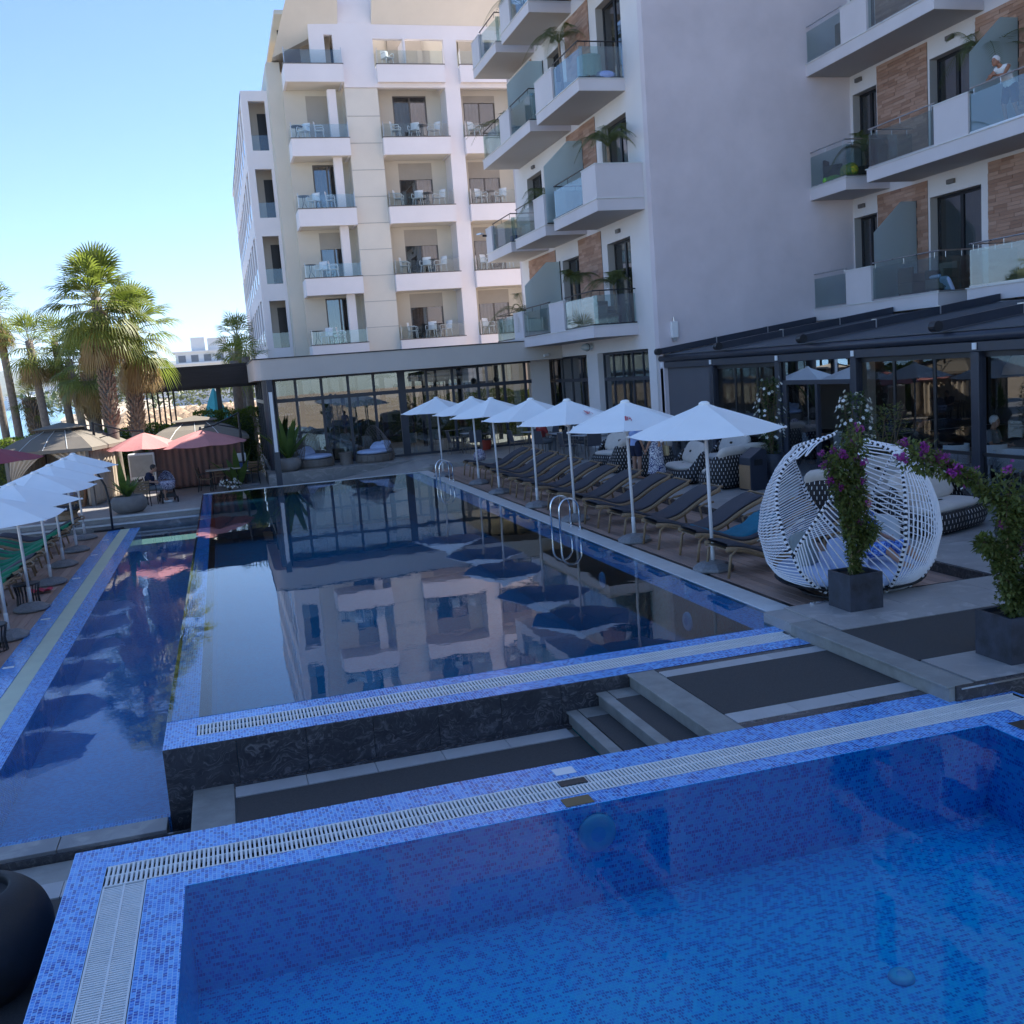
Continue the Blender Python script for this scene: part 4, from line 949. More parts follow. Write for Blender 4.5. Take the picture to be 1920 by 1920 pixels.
# ------------------------------------------------------------------ white parasols
def parasol(R=1.12, H=2.45, nr=6):
    p = thing('white_parasol', 'x', 'parasol')
    ze, zt = 2.04, H; m = MB()
    def ripple(u): return 0
    # canopy panels sag between ribs
    ns = 8; vs = []; k = nr*ns; rows = 6
    for j in range(rows+1):
        t = j/rows
        for i in range(k):
            w = 2*pi*i/k; f = (i % ns)/ns; chord = cos(pi/nr)/cos((f-.5)*2*pi/nr) if j else 1
            r = R*t*(1-(1-chord)*.9*t); sag = .05*sin(pi*f)*t*(1-t)*1.5+.02*sin(pi*f)*t
            vs.append((max(r, .05)*cos(w), max(r, .05)*sin(w), zt-(zt-ze)*(t**1.08)-sag))
    fs = [(j*k+i, j*k+(i+1) % k, (j+1)*k+(i+1) % k, (j+1)*k+i) for j in range(rows) for i in range(k)]
    m.add(vs, fs)
    cn = obj('canopy', m, canopy_w, p, solid=.004)
    obj('finial', MB().lathe([(.085, -.005), (.075, .03), (.04, .05), (0, .052)], 12, (0, 0, zt-.012)), canopy_w, p, smooth=True)
    obj('pole', MB().cyl((0, 0, .1), (0, 0, zt-.02), .026, n=14), pole_w, p, smooth=True)
    obj('sleeve', MB().lathe([(.034, .1), (.034, .42), (.03, .44)], 14), pole_w, p, smooth=True)
    obj('hub', MB().lathe([(.03, 1.92), (.05, 1.93), (.05, 2.02), (.03, 2.03)], 12), pole_w, p)
    rib = MB().tube([(.05, 0, zt-.06), (R*.5, 0, (zt+ze)/2-.04), (R*.985, 0, ze-.01)], .009, 6).mesh('rib', pole_w)
    strut = MB().tube([(.05, 0, 1.98), (R*.52, 0, (zt+ze)/2-.05)], .008, 6).mesh('strut', pole_w)
    tip = MB().ball((R, 0, ze), .022, 8, 6).mesh('rib_tip', pole_w)
    for i in range(nr):
        w = 2*pi*i/nr; r = inst('rib', rib, p, rz=w); inst('strut', strut, r); inst('rib_tip', tip, r)
    obj('base', MB().lathe([(.30, 0), (.315, .03), (.30, .06), (.20, .115), (.06, .14), (.04, .16), (0, .16)], 8), base_grey, p, bevel=.01)
    return p
par = parasol()
ORD = ['nearest', 'second', 'third', 'fourth', 'fifth', 'sixth', 'farthest']
RROT = []
RY = [13.28, 16.23, 19.25, 21.83, 25.06, 27.72, 30.88]; RXo = [6.74, 6.74, 6.72, 6.73, 6.72, 6.85, 6.5]
for i, (y, x) in enumerate(zip(RY, RXo)):
    lab = f'{ORD[i]} of the seven white parasols on the timber deck beside the sunbeds'
    o = par if i == 0 else copy_tree(par, label=lab)
    o['label'] = lab; o['group'] = 'white parasols on the right deck'
    rr = random.uniform(0, 1); o.location = (x-.02, y, 0); o.rotation_euler = (random.uniform(-.012, .012), random.uniform(-.02, -.005), rr); RROT.append((o, rr))
EMB = [(RROT[1][0], -1.9-RROT[1][1]), (RROT[2][0], -1.25-RROT[2][1])]
LXY = [(-3.72, 18.0), (-3.75, 20.3), (-3.80, 23.0), (-3.88, 25.4), (-3.88, 27.7), (-3.95, 30.0)]
LORD = ['nearest', 'second nearest', 'third nearest', 'fourth nearest', 'fifth nearest', 'farthest']
for i, (x, y) in enumerate(LXY):
    o = copy_tree(par, label=f'{LORD[i]} of the white parasols in the left row beside the channel pool')
    o['group'] = 'white parasols on the left deck'; o.location = (x-.05, y, CZ); o.rotation_euler = (random.uniform(-.02, .02), random.uniform(-.03, -.01), random.uniform(0, 1)); o.scale = (1.05, 1.05, .97)
# small printed emblems on two canopies
def emblem(root, ang):
    R, zt, ze = 1.12, 2.45, 2.04
    def pt(t, a, lift=.012): w = ang+a; return Vector((R*t*cos(w), R*t*sin(w), zt-(zt-ze)*t**1.08-.02*t+lift))
    m = MB()
    for a0, a1, t0, t1 in ((-.10, -.045, .52, .66), (-.035, -.01, .54, .66), (.01, .06, .58, .62), (.01, .03, .54, .57), (.045, .065, .63, .68)): m.quad(pt(t1, a0), pt(t1, a1), pt(t0, a1), pt(t0, a0))
    obj('emblem', m, M('emblem_red', (.55, .10, .12), .8), root)
for o_, a_ in EMB: emblem(o_, a_)
# ------------------------------------------------------------------ sunbeds
def sprof(t):
    """side profile of the sunbed: foot (t=0) to head (t=1) -> x,z"""
    x = 2.0*t
    z = .40+.05*cos(t*pi*2.2)-.12*math.exp(-((t-.42)/.22)**2)+(.25*((t-.60)/.40)**1.25 if t > .60 else 0)
    return x, z
def sunbed(cov=0):
    s = thing('sunbed', 'x', 'sunbed')
    P = [sprof(i/22) for i in range(23)]
    for sy in (-.33, .33):
        fr = obj('side_frame', MB().tube([(x, sy, z-.035) for x, z in P], .028, 8, flat=1.4), rattan_frame, s, smooth=True)
    obj('sling', MB().grid(lambda u, v: Vector((sprof(u)[0], (v-.5)*.62, sprof(u)[1]-.04)), 22, 2), rattan_frame, s, solid=.01)
    for k, (x0, lean) in enumerate(((.06, -.05), (1.55, .08))):
        z0 = sprof(x0/2)[1]-.05 if k == 0 else sprof(x0/2)[1]-.06
        for sy in (-.34, .34):
            obj('leg', MB().tube([(x0+.30, sy, z0-.04 if k == 0 else z0), (x0+.10, sy, z0+.02 if k == 0 else z0-.03), (x0, sy, z0-.07), (x0+lean, sy, 0)], .021, 8), rattan_frame, s, smooth=True)
    hz = sprof(1)[1]
    obj('head_hoop', MB().tube([(1.86, -.33, sprof(.93)[1]-.03), (2.04, -.32, hz+.03), (2.12, -.2, hz+.0), (2.14, 0, hz-.01), (2.12, .2, hz), (2.04, .32, hz+.03), (1.86, .33, sprof(.93)[1]-.03)], .022, 8), rattan_frame, s, smooth=True)
    def cu(u, v):
        t = .015+u*.965; x, z = sprof(t); x2, z2 = sprof(min(t+.01, 1)); nx, nz = -(z2-z), (x2-x); L = hypot(nx, nz) or 1
        w = 2*pi*v; e = .6; c, sn = cos(w), sin(w); yy = .305*math.copysign(abs(c)**.35, c); h = .032*math.copysign(abs(sn)**.7, sn)
        k = .6 if u in (0, 1) else 1
        h = h*k+.022+random.uniform(-.002, .002)
        return Vector((x+nx/L*h, yy, z+nz/L*h))
    c = obj('cushion', MB().grid(lambda u, v: cu(u, v), 26, 20), cush_dark, s, smooth=True)
    if cov:
        obj('towel', MB().grid(lambda u, v: Vector((sprof(.04+u*.93)[0], (v-.5)*.68, sprof(.04+u*.93)[1]+.062+.012*cos(v*pi*2)-(.09 if v in (0, 1) else 0)+random.uniform(-.003, .003))), 30, 10), cush_green, s, smooth=True, solid=.006)
    return s
sb = sunbed(0); sbg = sunbed(1)
NB = ['first', 'second', 'third', 'fourth', 'fifth', 'sixth', 'seventh', 'eighth', 'ninth', 'tenth', 'eleventh', 'twelfth', 'thirteenth', 'fourteenth']
for i in range(14):
    lab = f'{NB[i]} charcoal sunbed from the egg daybed in the row on the right deck'
    o = sb if i == 0 else copy_tree(sb, label=lab); o['label'] = lab; o['group'] = 'sunbeds on the right deck'
    o.location = (6.72+random.uniform(-.12, .12)+.02*i, 13.0+i*1.32+random.uniform(-.1, .1), 0.002); o.rotation_euler.z = random.uniform(-.05, .05)
first = True
for i in range(11):
    y = 16.3+i*1.28; gr = i in (3, 4, 6, 7, 8, 9)
    lab = (f'{NB[i]} sunbed from the front in the left row, ' + ('covered with a green towel' if gr else 'with a bare charcoal cushion'))
    src = sbg if gr else sb
    o = sbg if (gr and first) else copy_tree(src, label=lab)
    if gr: first = False
    o['label'] = lab; o['group'] = 'sunbeds on the left deck'
    o.location = (-6.02+random.uniform(-.06, .06), y+random.uniform(-.1, .1), CZ-.013); o.rotation_euler = (0, 0, random.uniform(-.05, .05))
# towels lying on sunbeds
tw = MB().grid(lambda u, v: Vector((.3+u*1.25, (v-.5)*.74, sprof((.3+u*1.25)/2)[1]+.07+.012*sin(u*23)-(.16 if v == 0 else (.1 if v == 1 else 0))+random.uniform(-.006, .006))), 26, 10)
o = obj('beach_towel', tw, cush_teal, None, 'teal towel spread over the second sunbed from the egg daybed', 'towel', smooth=True, solid=.008, loc=(6.72, 14.32, 0))
tw = MB().grid(lambda u, v: Vector((.75+u*.75, (v-.4)*.52, sprof((.75+u*.75)/2)[1]+.085+.03*abs(sin(u*11+v*5))+.02*sin(v*17))), 26, 18)
o = obj('crumpled_towel', tw, towel_cream, None, 'crumpled cream towel on the sunbed nearest the egg daybed', 'towel', smooth=True, solid=.012, loc=(6.72, 13.0, 0))
bag = MB().lathe([(.12, 0), (.19, .06), (.2, .18), (.13, .3), (.04, .36)], 14); o = obj('beach_bag', bag, stroller_pat, None, 'patterned beach bag on the far sunbed', 'bag', smooth=True, loc=(7.5, 30.1, .44))
# drum side tables, left deck
dt = thing('drum_table', 'x', 'table')
obj('top', MB().lathe([(0, .40), (.24, .40), (.25, .415), (.24, .43), (0, .43)], 20), metal_dark, dt)
sl = MB().tube([(.23, 0, .40), (.19, 0, .2), (.21, 0, .0)], .009, 5).mesh('slat', metal_dark)
for k in range(20): inst('slat', sl, dt, rz=2*pi*k/20)
obj('ring', MB().tube([(.205*cos(w*pi/10), .205*sin(w*pi/10), .012) for w in range(20)], .01, 6, closed=True), metal_dark, dt)
for i, (x, y) in enumerate(((-3.95, 20.9), (-3.85, 17.2), (-3.9, 16.0))):
    lab = f'{("farthest", "middle", "nearest")[i]} black slatted drum table beside the left sunbeds'
    o = dt if i == 0 else copy_tree(dt, label=lab); o['label'] = lab; o.location = (x, y, CZ-.013); o['group'] = 'drum tables'
# ------------------------------------------------------------------ pool ladders
def ladder(y, lab):
    l = thing('pool_ladder', lab, 'ladder', (6.1, y, 0))
    for s in (-.26, .26):
        p = [(-.14, s, -1.0), (-.14, s, .40)]+[(.06-.20*cos(a), s, .42+.22*sin(a)) for a in [pi*i/10 for i in range(11)]]+[(.26, s, .35), (.26, s, -.02)]
        obj('side_rail', MB().tube(p, .021, 10), chrome, l, smooth=True)
    for k in range(3): obj('rung', MB().box(-.17, -.10, -.25, .25, -.28-.27*k, -.255-.27*k), chrome, l)
    for s in (-.26, .26): obj('flange', MB().lathe([(.05, 0), (.05, .008), (.03, .02)], 12, (.26, s, .012)), chrome, l)
ladder(29.2, 'far chrome pool ladder near the pavilion end of the main pool'); ladder(18.3, 'near chrome pool ladder halfway along the main pool')
# ------------------------------------------------------------------ wicker sofas
def sofa_shell(w, d, hb, hf, arm=True):
    """barrel-shaped woven shell, open to -y side (front)"""
    N = 56; rows = 10; verts = []; uvs = []
    me = bpy.data.meshes.new('shell'); vs = []; fs = []; uv = []
    per = 0; last = None; us = []
    def sup(w_, e=.6): c, s = cos(w_), sin(w_); return math.copysign(abs(c)**e, c), math.copysign(abs(s)**e, s)
    pts = []
    for i in range(N+1):
        a = 2*pi*i/N-pi/2; c, s = sup(a); pts.append((c, s))
    for i in range(N+1):
        p = Vector((pts[i][0]*w/2, pts[i][1]*d/2, 0))
        if last is not None: per += (p-last).length
        us.append(per); last = p
    for j in range(rows+1):
        t = j/rows; bul = .86+.14*sin(pi*(.15+.75*t))
        for i in range(N+1):
            c, s = pts[i]; back = min(1, max(0, (s+.45)/1.1)); back = back*back*(3-2*back); h = hf+(hb-hf)*back
            vs.append((c*w/2*bul, s*d/2*bul, .05+(h-.05)*t)); uv.append((us[i], .05+(h-.05)*t))
    W_ = N+1
    for j in range(rows):
        for i in range(N): fs.append((j*W_+i, j*W_+i+1, (j+1)*W_+i+1, (j+1)*W_+i))
    me.from_pydata(vs, [], fs); me.materials.append(weave_sofa); l = me.uv_layers.new(name='UVMap')
    for lp in me.loops: l.data[lp.index].uv = uv[lp.vertex_index]
    me.polygons.foreach_set('use_smooth', [True]*len(me.polygons)); return me
def pillow(w, d, h, mat, name, parent, M_, e=.5, n=20):
    def F(u, v):
        a = 2*pi*u; b = (v-.5)*pi*.999; c, s = cos(a), sin(a)
        r = cos(b)**.35
        wr = 1+.015*sin(9*u*6.28)*cos(b)
        return M_ @ Vector((math.copysign(abs(c)**e, c)*r*w/2*wr, math.copysign(abs(s)**e, s)*r*d/2*wr, sin(b)*h/2))
    return obj(name, MB().grid(F, n, 10, True), mat, parent, smooth=True)
def sofa(w, d, label, loc, rz, back=True):
    s = thing('wicker_sofa', label, 'sofa', loc, rz, 'dark wicker sofas on the patio')
    o = obj('shell', sofa_shell(w, d, .76, .36), None, s); md = o.modifiers.new('s', 'SOLIDIFY'); md.thickness = .07; md.offset = -1
    obj('base', MB().lathe([(.40, .0), (.42, .05), (.42, .3), (0, .3)], 24, (0, 0, 0), w*.95, d*.95), rope_black, s)
    pillow(w*.80, d*.72, .17, cush_cream, 'seat_cushion', s, Matrix.Translation((0, -.04, .385)))
    pillow(w*.82, .58, .22, cush_cream, 'back_cushion', s, Matrix.Translation((0, d*.27, .68)) @ Matrix.Rotation(radians(62), 4, 'X'))
    for k in range(4): a = pi/4+k*pi/2; obj('foot', MB().cbox((.36*w*cos(a), .36*d*sin(a), .01), (.09, .05, .03)), chrome, s)
    return s
sofa(1.0, .95, 'wicker armchair showing its dotted back just left of the litter bin', (10.75, 20.55, PZ), pi+.25)
sofa(1.7, .95, 'wicker sofa with long cream backrest left of the near armchairs', (10.65, 22.3, PZ), -1.75)
sofa(1.0, .95, 'wicker armchair half hidden behind the tall white-flowered planter', (11.55, 20.9, PZ), pi-.1)
sofa(1.0, .95, 'wicker armchair right behind the woman in the patterned dress', (10.6, 24.1, PZ), pi+.4)
sofa(1.7, .95, 'wicker sofa farthest toward the pavilion beside the cafe tables', (10.9, 27.3, PZ), -1.2)
sofa(1.0, .95, 'wicker armchair under the second parasol, left of the standing people', (10.5, 25.6, PZ), pi+.1)
sofa(1.7, .95, 'wicker sofa against the pergola glass behind the middle armchairs', (12.3, 23.3, PZ), -pi/2)
sofa(1.9, 1.0, 'large wicker sofa with cream cushions right of the egg daybed', (10.7, 13.35, PZ), .35)
sofa(1.7, .95, 'wicker sofa behind the egg daybed with cushions seen over its rim', (11.3, 15.5, PZ), .1)
sofa(1.0, .95, 'wicker armchair seen through the ropes of the egg daybed', (9.9, 15.2, PZ), pi-.4)
sofa(1.0, .95, 'wicker armchair at the right edge of the photo behind the bougainvillea', (10.75, 11.4, PZ), -2.0)
# ------------------------------------------------------------------ cafe tables and chairs
cf = thing('cafe_chair', 'x', 'chair')
for sx in (-.23, .23):
    obj('front_leg', MB().tube([(sx, -.22, 0), (sx, -.23, .62), (sx, -.15, .66), (sx, .2, .66)], .012, 6), rattan_gr, cf); obj('back_leg', MB().tube([(sx, .26, 0), (sx, .2, .44), (sx*.95, .29, .88)], .012, 6), rattan_gr, cf)
obj('seat', MB().box(-.23, .23, -.22, .22, .43, .45), cush_dark, cf); obj('backrest', MB().grid(lambda u, v: Vector(((u-.5)*.44, .215+.07*v, .47+.41*v)), 2, 2), cush_dark, cf, solid=.012)
ct = thing('cafe_table', 'x', 'table')
obj('top', MB().box(-.35, .35, -.35, .35, .73, .75), M('table_top_grey', (.45, .47, .50), .4), ct, bevel=.005)
for sx in (-.3, .3):
    for sy in (-.3, .3): obj('leg', MB().cyl((sx, sy, 0), (sx, sy, .73), .016, n=8), rattan_gr, ct)
cafe = [((9.0, 37.3), 'left cafe table before the dark pavilion glass'), ((10.7, 34.7), 'cafe table with chairs left of the fourth parasol pole'), ((11.0, 32.6), 'cafe table beside the seated man in red'), ((11.2, 30.6), 'cafe table nearest the wicker sofas')]
kk = 0
for i, ((x, y), lab) in enumerate(cafe):
    o = ct if i == 0 else copy_tree(ct, label=lab); o['label'] = 'square '+lab; o['group'] = 'cafe tables'; o.location = (x, y, PZ); o.rotation_euler.z = .1*i
    for j, (dx, dy, r) in enumerate(((-.62, 0, pi/2), (.62, .05, -pi/2), (0, -.62, pi))):
        if i == 2 and j == 0: continue
        lab2 = f'{("left", "right", "front")[j]} sling chair at the {lab}'.replace(' cafe table', ' cafe table')
        c = cf if kk == 0 else copy_tree(cf, label=lab2); c['label'] = lab2; c['group'] = 'sling chairs at the cafe tables'; kk += 1
        c.location = (x+dx, y+dy, PZ); c.rotation_euler.z = r+random.uniform(-.2, .2)
# restaurant tables inside the pergola: white tub chairs
tubc = MB(); tubc.grid(lambda u, v: Vector((.27*cos(pi*(1.15*u-.075)), .27*sin(pi*(1.15*u-.075)), .42+.38*v)), 14, 4); tubc.lathe([(0, .40), (.26, .40), (.27, .44), (0, .46)], 16)
for k in range(4): a = pi/4+k*pi/2; tubc.tube([(.2*cos(a), .2*sin(a), .4), (.24*cos(a), .24*sin(a), 0)], .014, 6)
tubme = tubc.mesh('tub_chair', white_pl, True)
TL_ = [(14.6, 20.9, 'white tub chair behind the door glass of the restaurant'), (14.5, 17.5, 'white tub chair left of the pair inside the open restaurant bay'), (14.9, 16.9, 'white tub chair in the middle of the open restaurant bay'), (14.2, 15.7, 'white tub chair inside the restaurant next to the broad post'), (14.9, 23.4, 'white tub chair deep in the terrace behind the sofas'), (15.3, 22.6, 'white tub chair under the hat picture')]
for x, y, lab in TL_: o = obj('tub_chair', tubme, None, None, lab, 'chair', 'white tub chairs in the restaurant', loc=(x, y, PZ-.01), rz=random.uniform(0, 6))
rt = MB().box(-.4, .4, -.4, .4, .72, .75).cyl((0, 0, .02), (0, 0, .72), .035, n=10).lathe([(.25, 0), (.25, .02), (0, .03)], 16); rtme = rt.mesh('restaurant_table', dark_board)
for x, y, lab in ((15.3, 20.2, 'dark restaurant table behind the door glass'), (15.2, 17.7, 'dark restaurant table in the open bay'), (15.5, 23.9, 'dark restaurant table under the hat picture')): o = obj('restaurant_table', rtme, None, None, lab, 'table', 'restaurant tables', loc=(x, y, PZ-.01))
# litter bin
bn = thing('litter_bin', 'dark grey litter bin with wooden side beside the white-flowered planter', 'bin', (11.05, 19.7, PZ), .1)
obj('body', MB().poly([(-.22, -.2, 0), (.22, -.2, 0), (.22, -.2, .86), (.1, -.2, .92), (-.22, -.2, .72)], (0, .42, 0)), metal_navy, bn, bevel=.01); obj('wood_panel', MB().box(-.235, -.221, -.19, .21, .04, .56), teak, bn); obj('mouth', MB().box(-.12, .1, -.207, -.2005, .55, .68), metal_dark, bn)
# ------------------------------------------------------------------ egg-shaped rope daybed
EC = (7.5, 11.05, 0.0); EH = 2.04
EKV = [0, .05, .1, .2, .39, .55, .67, .78, .86, .93, .97, 1.0]; EKR = [.60, .82, .96, 1.12, 1.22, 1.17, 1.08, .95, .82, .64, .48, .24]
def er(v):
    """radius of the egg at height fraction v"""
    v = min(max(v, 0), 1)
    for i in range(len(EKV)-1):
        if v <= EKV[i+1]: f = (v-EKV[i])/(EKV[i+1]-EKV[i]); return .91*(EKR[i]+(EKR[i+1]-EKR[i])*f)
    return .2
CAMDIR = atan2(-EC[1], -EC[0])                 # direction from the egg to the camera
def ep(th, v, k=1.0):
    """th in degrees, 0 = toward the camera, + = to the right as seen from the camera"""
    a = CAMDIR+radians(th); r = er(v)*k
    return Vector((cos(a)*r, sin(a)*r, .02+v*EH))
egg = thing('egg_daybed', 'egg-shaped open daybed of white ropes with black and white bound edges', 'daybed', EC)
def lerp_curve(pts, t):
    """piecewise linear with smoothing through (t, th, v) knots"""
    for a, b in zip(pts, pts[1:]):
        if t <= b[0]:
            f = (t-a[0])/(b[0]-a[0]); return a[1]+(b[1]-a[1])*f, a[2]+(b[2]-a[2])*f
    return pts[-1][1], pts[-1][2]
def smoothc(pts, n=48):
    raw = [lerp_curve(pts, i/n) for i in range(n+1)]
    for _ in range(5): raw = [raw[0]]+[((raw[i-1][0]+2*raw[i][0]+raw[i+1][0])/4, (raw[i-1][1]+2*raw[i][1]+raw[i+1][1])/4) for i in range(1, n)]+[raw[-1]]
    return raw
def edge(pts, k=1.0):
    c = smoothc(pts); P = [ep(t, v, k) for t, v in c]
    obj('edge_core', MB().tube(P, .017, 8), rope_black, egg, smooth=True)
    # bound bands: alternate white wraps
    L = [0]
    for a, b in zip(P, P[1:]): L.append(L[-1]+(b-a).length)
    m = MB(); s = .02; j = 0
    def at(d):
        for i in range(len(L)-1):
            if L[i+1] >= d: f = (d-L[i])/max(L[i+1]-L[i], 1e-6); return P[i].lerp(P[i+1], f)
        return P[-1]
    while s < L[-1]-.05: m.tube([at(s), at(s+.016), at(s+.032)], .0235, 8); s += .064
    obj('edge_wraps', m, rope_white, egg, kind='stuff')
    return c
def cinterp(c, t):
    x = t*(len(c)-1); i = min(int(x), len(c)-2); f = x-i
    return c[i][0]+(c[i+1][0]-c[i][0])*f, c[i][1]+(c[i+1][1]-c[i][1])*f
rope_n = [0]
def ropes(ca, cb, n, ta=(0, 1), tb=(0, 1), r=.0085, k=1.0):
    for i in range(n):
        f = (i+.5)/n; a = cinterp(ca, ta[0]+(ta[1]-ta[0])*f); b = cinterp(cb, tb[0]+(tb[1]-tb[0])*f)
        P = [ep(a[0]+(b[0]-a[0])*s/10, a[1]+(b[1]-a[1])*s/10, k) for s in range(11)]
        obj('rope', MB().tube(P, r, 6), rope_white, egg, smooth=True); rope_n[0] += 1
E1 = edge([(0, -30, 1.0), (.12, -66, .90), (.25, -62, .74), (.4, -54, .62), (.55, -46, .50), (.7, -40, .38), (.8, -36, .29), (.9, -31, .17), (1, -24, .08)])
L3 = edge([(0, -34, .99), (.2, -118, .88), (.4, -140, .72), (.6, -152, .54), (.8, -162, .40), (1, -172, .28)])
def ropes2(fa, fb, n, r=.0085, k=1.0, dip=0):
    for i in range(n):
        f = (i+.5)/n; a = fa(f); b = fb(f)
        P = [ep(a[0]+(b[0]-a[0])*s/14, max(.01, a[1]+(b[1]-a[1])*s/14-dip*sin(pi*s/14)*min(1, (a[1])*3)), k) for s in range(15)]
        obj('rope', MB().tube(P, r, 6), rope_white, egg, smooth=True); rope_n[0] += 1
ropes2(lambda f: cinterp(E1, .02+.97*f), lambda f: cinterp(L3, min(1, .01+.99*f**.9)), 44, .0085, 1.0, .09)
# front leaf: leaning panel from the right tip down to the lower left
F1 = edge([(0, 24, .96), (.12, 15, .90), (.25, 5, .83), (.4, -4, .73), (.55, -12, .63), (.7, -19, .53), (.85, -27, .42), (1, -36, .30)], 1.015)
F2 = edge([(0, 25, .965), (.12, 52, .90), (.25, 47, .80), (.4, 41, .68), (.55, 37, .55), (.7, 35, .42), (.85, 33, .25), (1, 31, .04)], 1.015)
F3 = edge([(0, -36, .30), (.25, -31, .17), (.5, -22, .08), (.75, 0, .03), (1, 31, .04)], 1.015)
def tgt(f): return cinterp(F2, min(1, .03+f/.66*.97)) if f < .66 else cinterp(F3, 1-(f-.66)/.34*.92)
ropes2(lambda f: cinterp(F1, f), tgt, 36, .0085, 1.015)
# right shell: long ropes sweeping down the outside
R2 = edge([(0, 27, .96), (.2, 96, .86), (.4, 110, .68), (.6, 108, .46), (.8, 94, .24), (1, 60, .02)])
for i in range(19):
    f = (i+.7)/19.4; P = []
    for s in range(25):
        t = .02+.96*s/24; a = cinterp(F2, t); b = cinterp(R2, t); P.append(ep(a[0]+(b[0]-a[0])*f, a[1]+(b[1]-a[1])*f, 1.015-.015*f))
    obj('rope', MB().tube(P, .0088, 6), rope_white, egg, smooth=True); rope_n[0] += 1
R3 = edge([(0, 29, .955), (.3, 140, .80), (.6, 165, .50), (1, 172, .2)])
ropes2(lambda f: cinterp(R2, .04+.9*f), lambda f: cinterp(R3, .04+.95*f), 20, .0075)
obj('floor_ring', MB().tube([ep(d*10, .012) for d in range(36)], .02, 8, closed=True), rope_black, egg)
obj('seat_platform', MB().lathe([(0, .20), (.90, .20), (.93, .23), (0, .24)], 40), rope_black, egg)
for k in range(6): a = k*pi/3; obj('support', MB().tube([(.85*cos(a), .85*sin(a), .21), (.52*cos(a), .52*sin(a), .02)], .018, 6), rope_black, egg)
obj('mattress', MB().lathe([(0, .24), (.86, .24), (.90, .27), (.90, .34), (.85, .375), (0, .38)], 44), cush_blue, egg, smooth=True)
def throw(name, label, mat, loc, rot, w=.48, d=.48, h=.16):
    t = thing(name, label, 'cushion', loc); pillow(w, d, h, mat, 'cover', t, Matrix.Rotation(rot[2], 4, 'Z') @ Matrix.Rotation(rot[0], 4, 'X'))
    return t
throw('throw_cushion', 'grey green square cushion on the left of the egg daybed', M('cushion_sage', (.26, .31, .31), .9), (7.05, 11.35, .56), (1.1, 0, .6))
throw('throw_cushion', 'checked blue and white cushion in the middle of the egg daybed', M('cushion_check', (.34, .42, .62), .9), (7.35, 10.85, .54), (.9, 0, -.3))
throw('throw_cushion', 'large pale cushion at the right of the egg daybed', M('cushion_pale', (.50, .56, .60), .9), (8.1, 11.3, .60), (1.2, 0, -.7), .6, .6, .2)
# ------------------------------------------------------------------ plants
def leafq(m, p, d, up, L, W_):
    """one folded leaf: four triangles around a midrib"""
    d = d.normalized(); s = d.cross(up)
    if s.length < 1e-4: s = d.orthogonal()
    s.normalize(); n = s.cross(d)
    a = p; b = p+d*L*.45+s*W_+n*W_*.25; c = p+d*L; e = p+d*L*.45-s*W_+n*W_*.25
    m.add([a, b, c, e], [(0, 1, 2), (0, 2, 3)])
def rdir(zmin=-1, zmax=1):
    z = random.uniform(zmin, zmax); a = random.uniform(0, 2*pi); r = sqrt(max(0, 1-z*z)); return Vector((r*cos(a), r*sin(a), z))
def square_pot(name, label, loc, s=.42, h=.47, rz=0):
    p = thing(name, label, 'planter', loc, rz)
    t = .03
    obj('box', MB().box(-s/2, s/2, -s/2, -s/2+t, 0, h).box(-s/2, s/2, s/2-t, s/2, 0, h).box(-s/2, -s/2+t, -s/2+t, s/2-t, 0, h).box(s/2-t, s/2, -s/2+t, s/2-t, 0, h).box(-s/2+t, s/2-t, -s/2+t, s/2-t, 0, .03), slate, p)
    obj('soil', MB().box(-s/2+t, s/2-t, -s/2+t, s/2-t, .031, h-.04), soil, p)
    return p
def bougain(name, label, loc, stems, nleaf, nflow, seed):
    """stems: list of polylines (local) with clump radii"""
    rs = random.getstate(); random.seed(seed)
    b = thing(name, label, 'plant', loc)
    sm = MB(); lm = MB(); fm = MB()
    obj('stake', MB().cyl((-.03, 0, 0), (-.05, .02, .75), .012, n=7), M('bamboo_cane', (.42, .32, .18), .6), b)
    for path, rad, flo in stems:
        P = [Vector(p) for p in path]
        sm.tube(P, [.016-.010*i/(len(P)-1) for i in range(len(P))], 6)
        for k in range(int(nleaf*rad[2])):
            t = random.random()**.8; x = t*(len(P)-1); i = min(int(x), len(P)-2); c = P[i].lerp(P[i+1], x-i)
            R_ = (rad[0]+(rad[1]-rad[0])*t)*(.75+.7*mnoise.noise(Vector((t*5, seed, path[0][0]*9)))); off = rdir()*R_*random.random()**.45; p = c+off
            if p.z < .02: continue
            d = (off.normalized()*.7+rdir()*.8+Vector((0, 0, -.25))); leafq(lm, p, d, Vector((0, 0, 1)), random.uniform(.045, .085), random.uniform(.013, .024))
            if random.random() < .03: sm.tube([c, c+off*.6+Vector((0, 0, .03)), p], .003, 4, cap=False)
        for k in range(int(nflow*flo)):
            t = random.uniform(.35, 1); x = t*(len(P)-1); i = min(int(x), len(P)-2); c = P[i].lerp(P[i+1], x-i)
            R_ = rad[0]+(rad[1]-rad[0])*t; cc = c+rdir(-.4, 1)*R_*random.uniform(.6, 1.05)
            for q in range(random.randint(14, 34)):
                p = cc+rdir()*random.uniform(0, .055)
                for a in range(3): leafq(fm, p, rdir(), rdir(), .03, .014)
    obj('stems', sm, stem_m, b); obj('leaves', lm, leaf_boug, b, kind='stuff')
    if fm.v: obj('bracts', fm, bract, b, kind='stuff')
    random.setstate(rs); return b
PT1 = (6.80, 9.90, PZ); PT2 = (6.88, 7.56, PZ)
square_pot('slate_planter', 'square slate planter holding the bougainvillea in front of the egg daybed', PT1, .43, .42)
square_pot('slate_planter', 'square slate planter at the right edge on the raised landing', PT2, .46, .43)
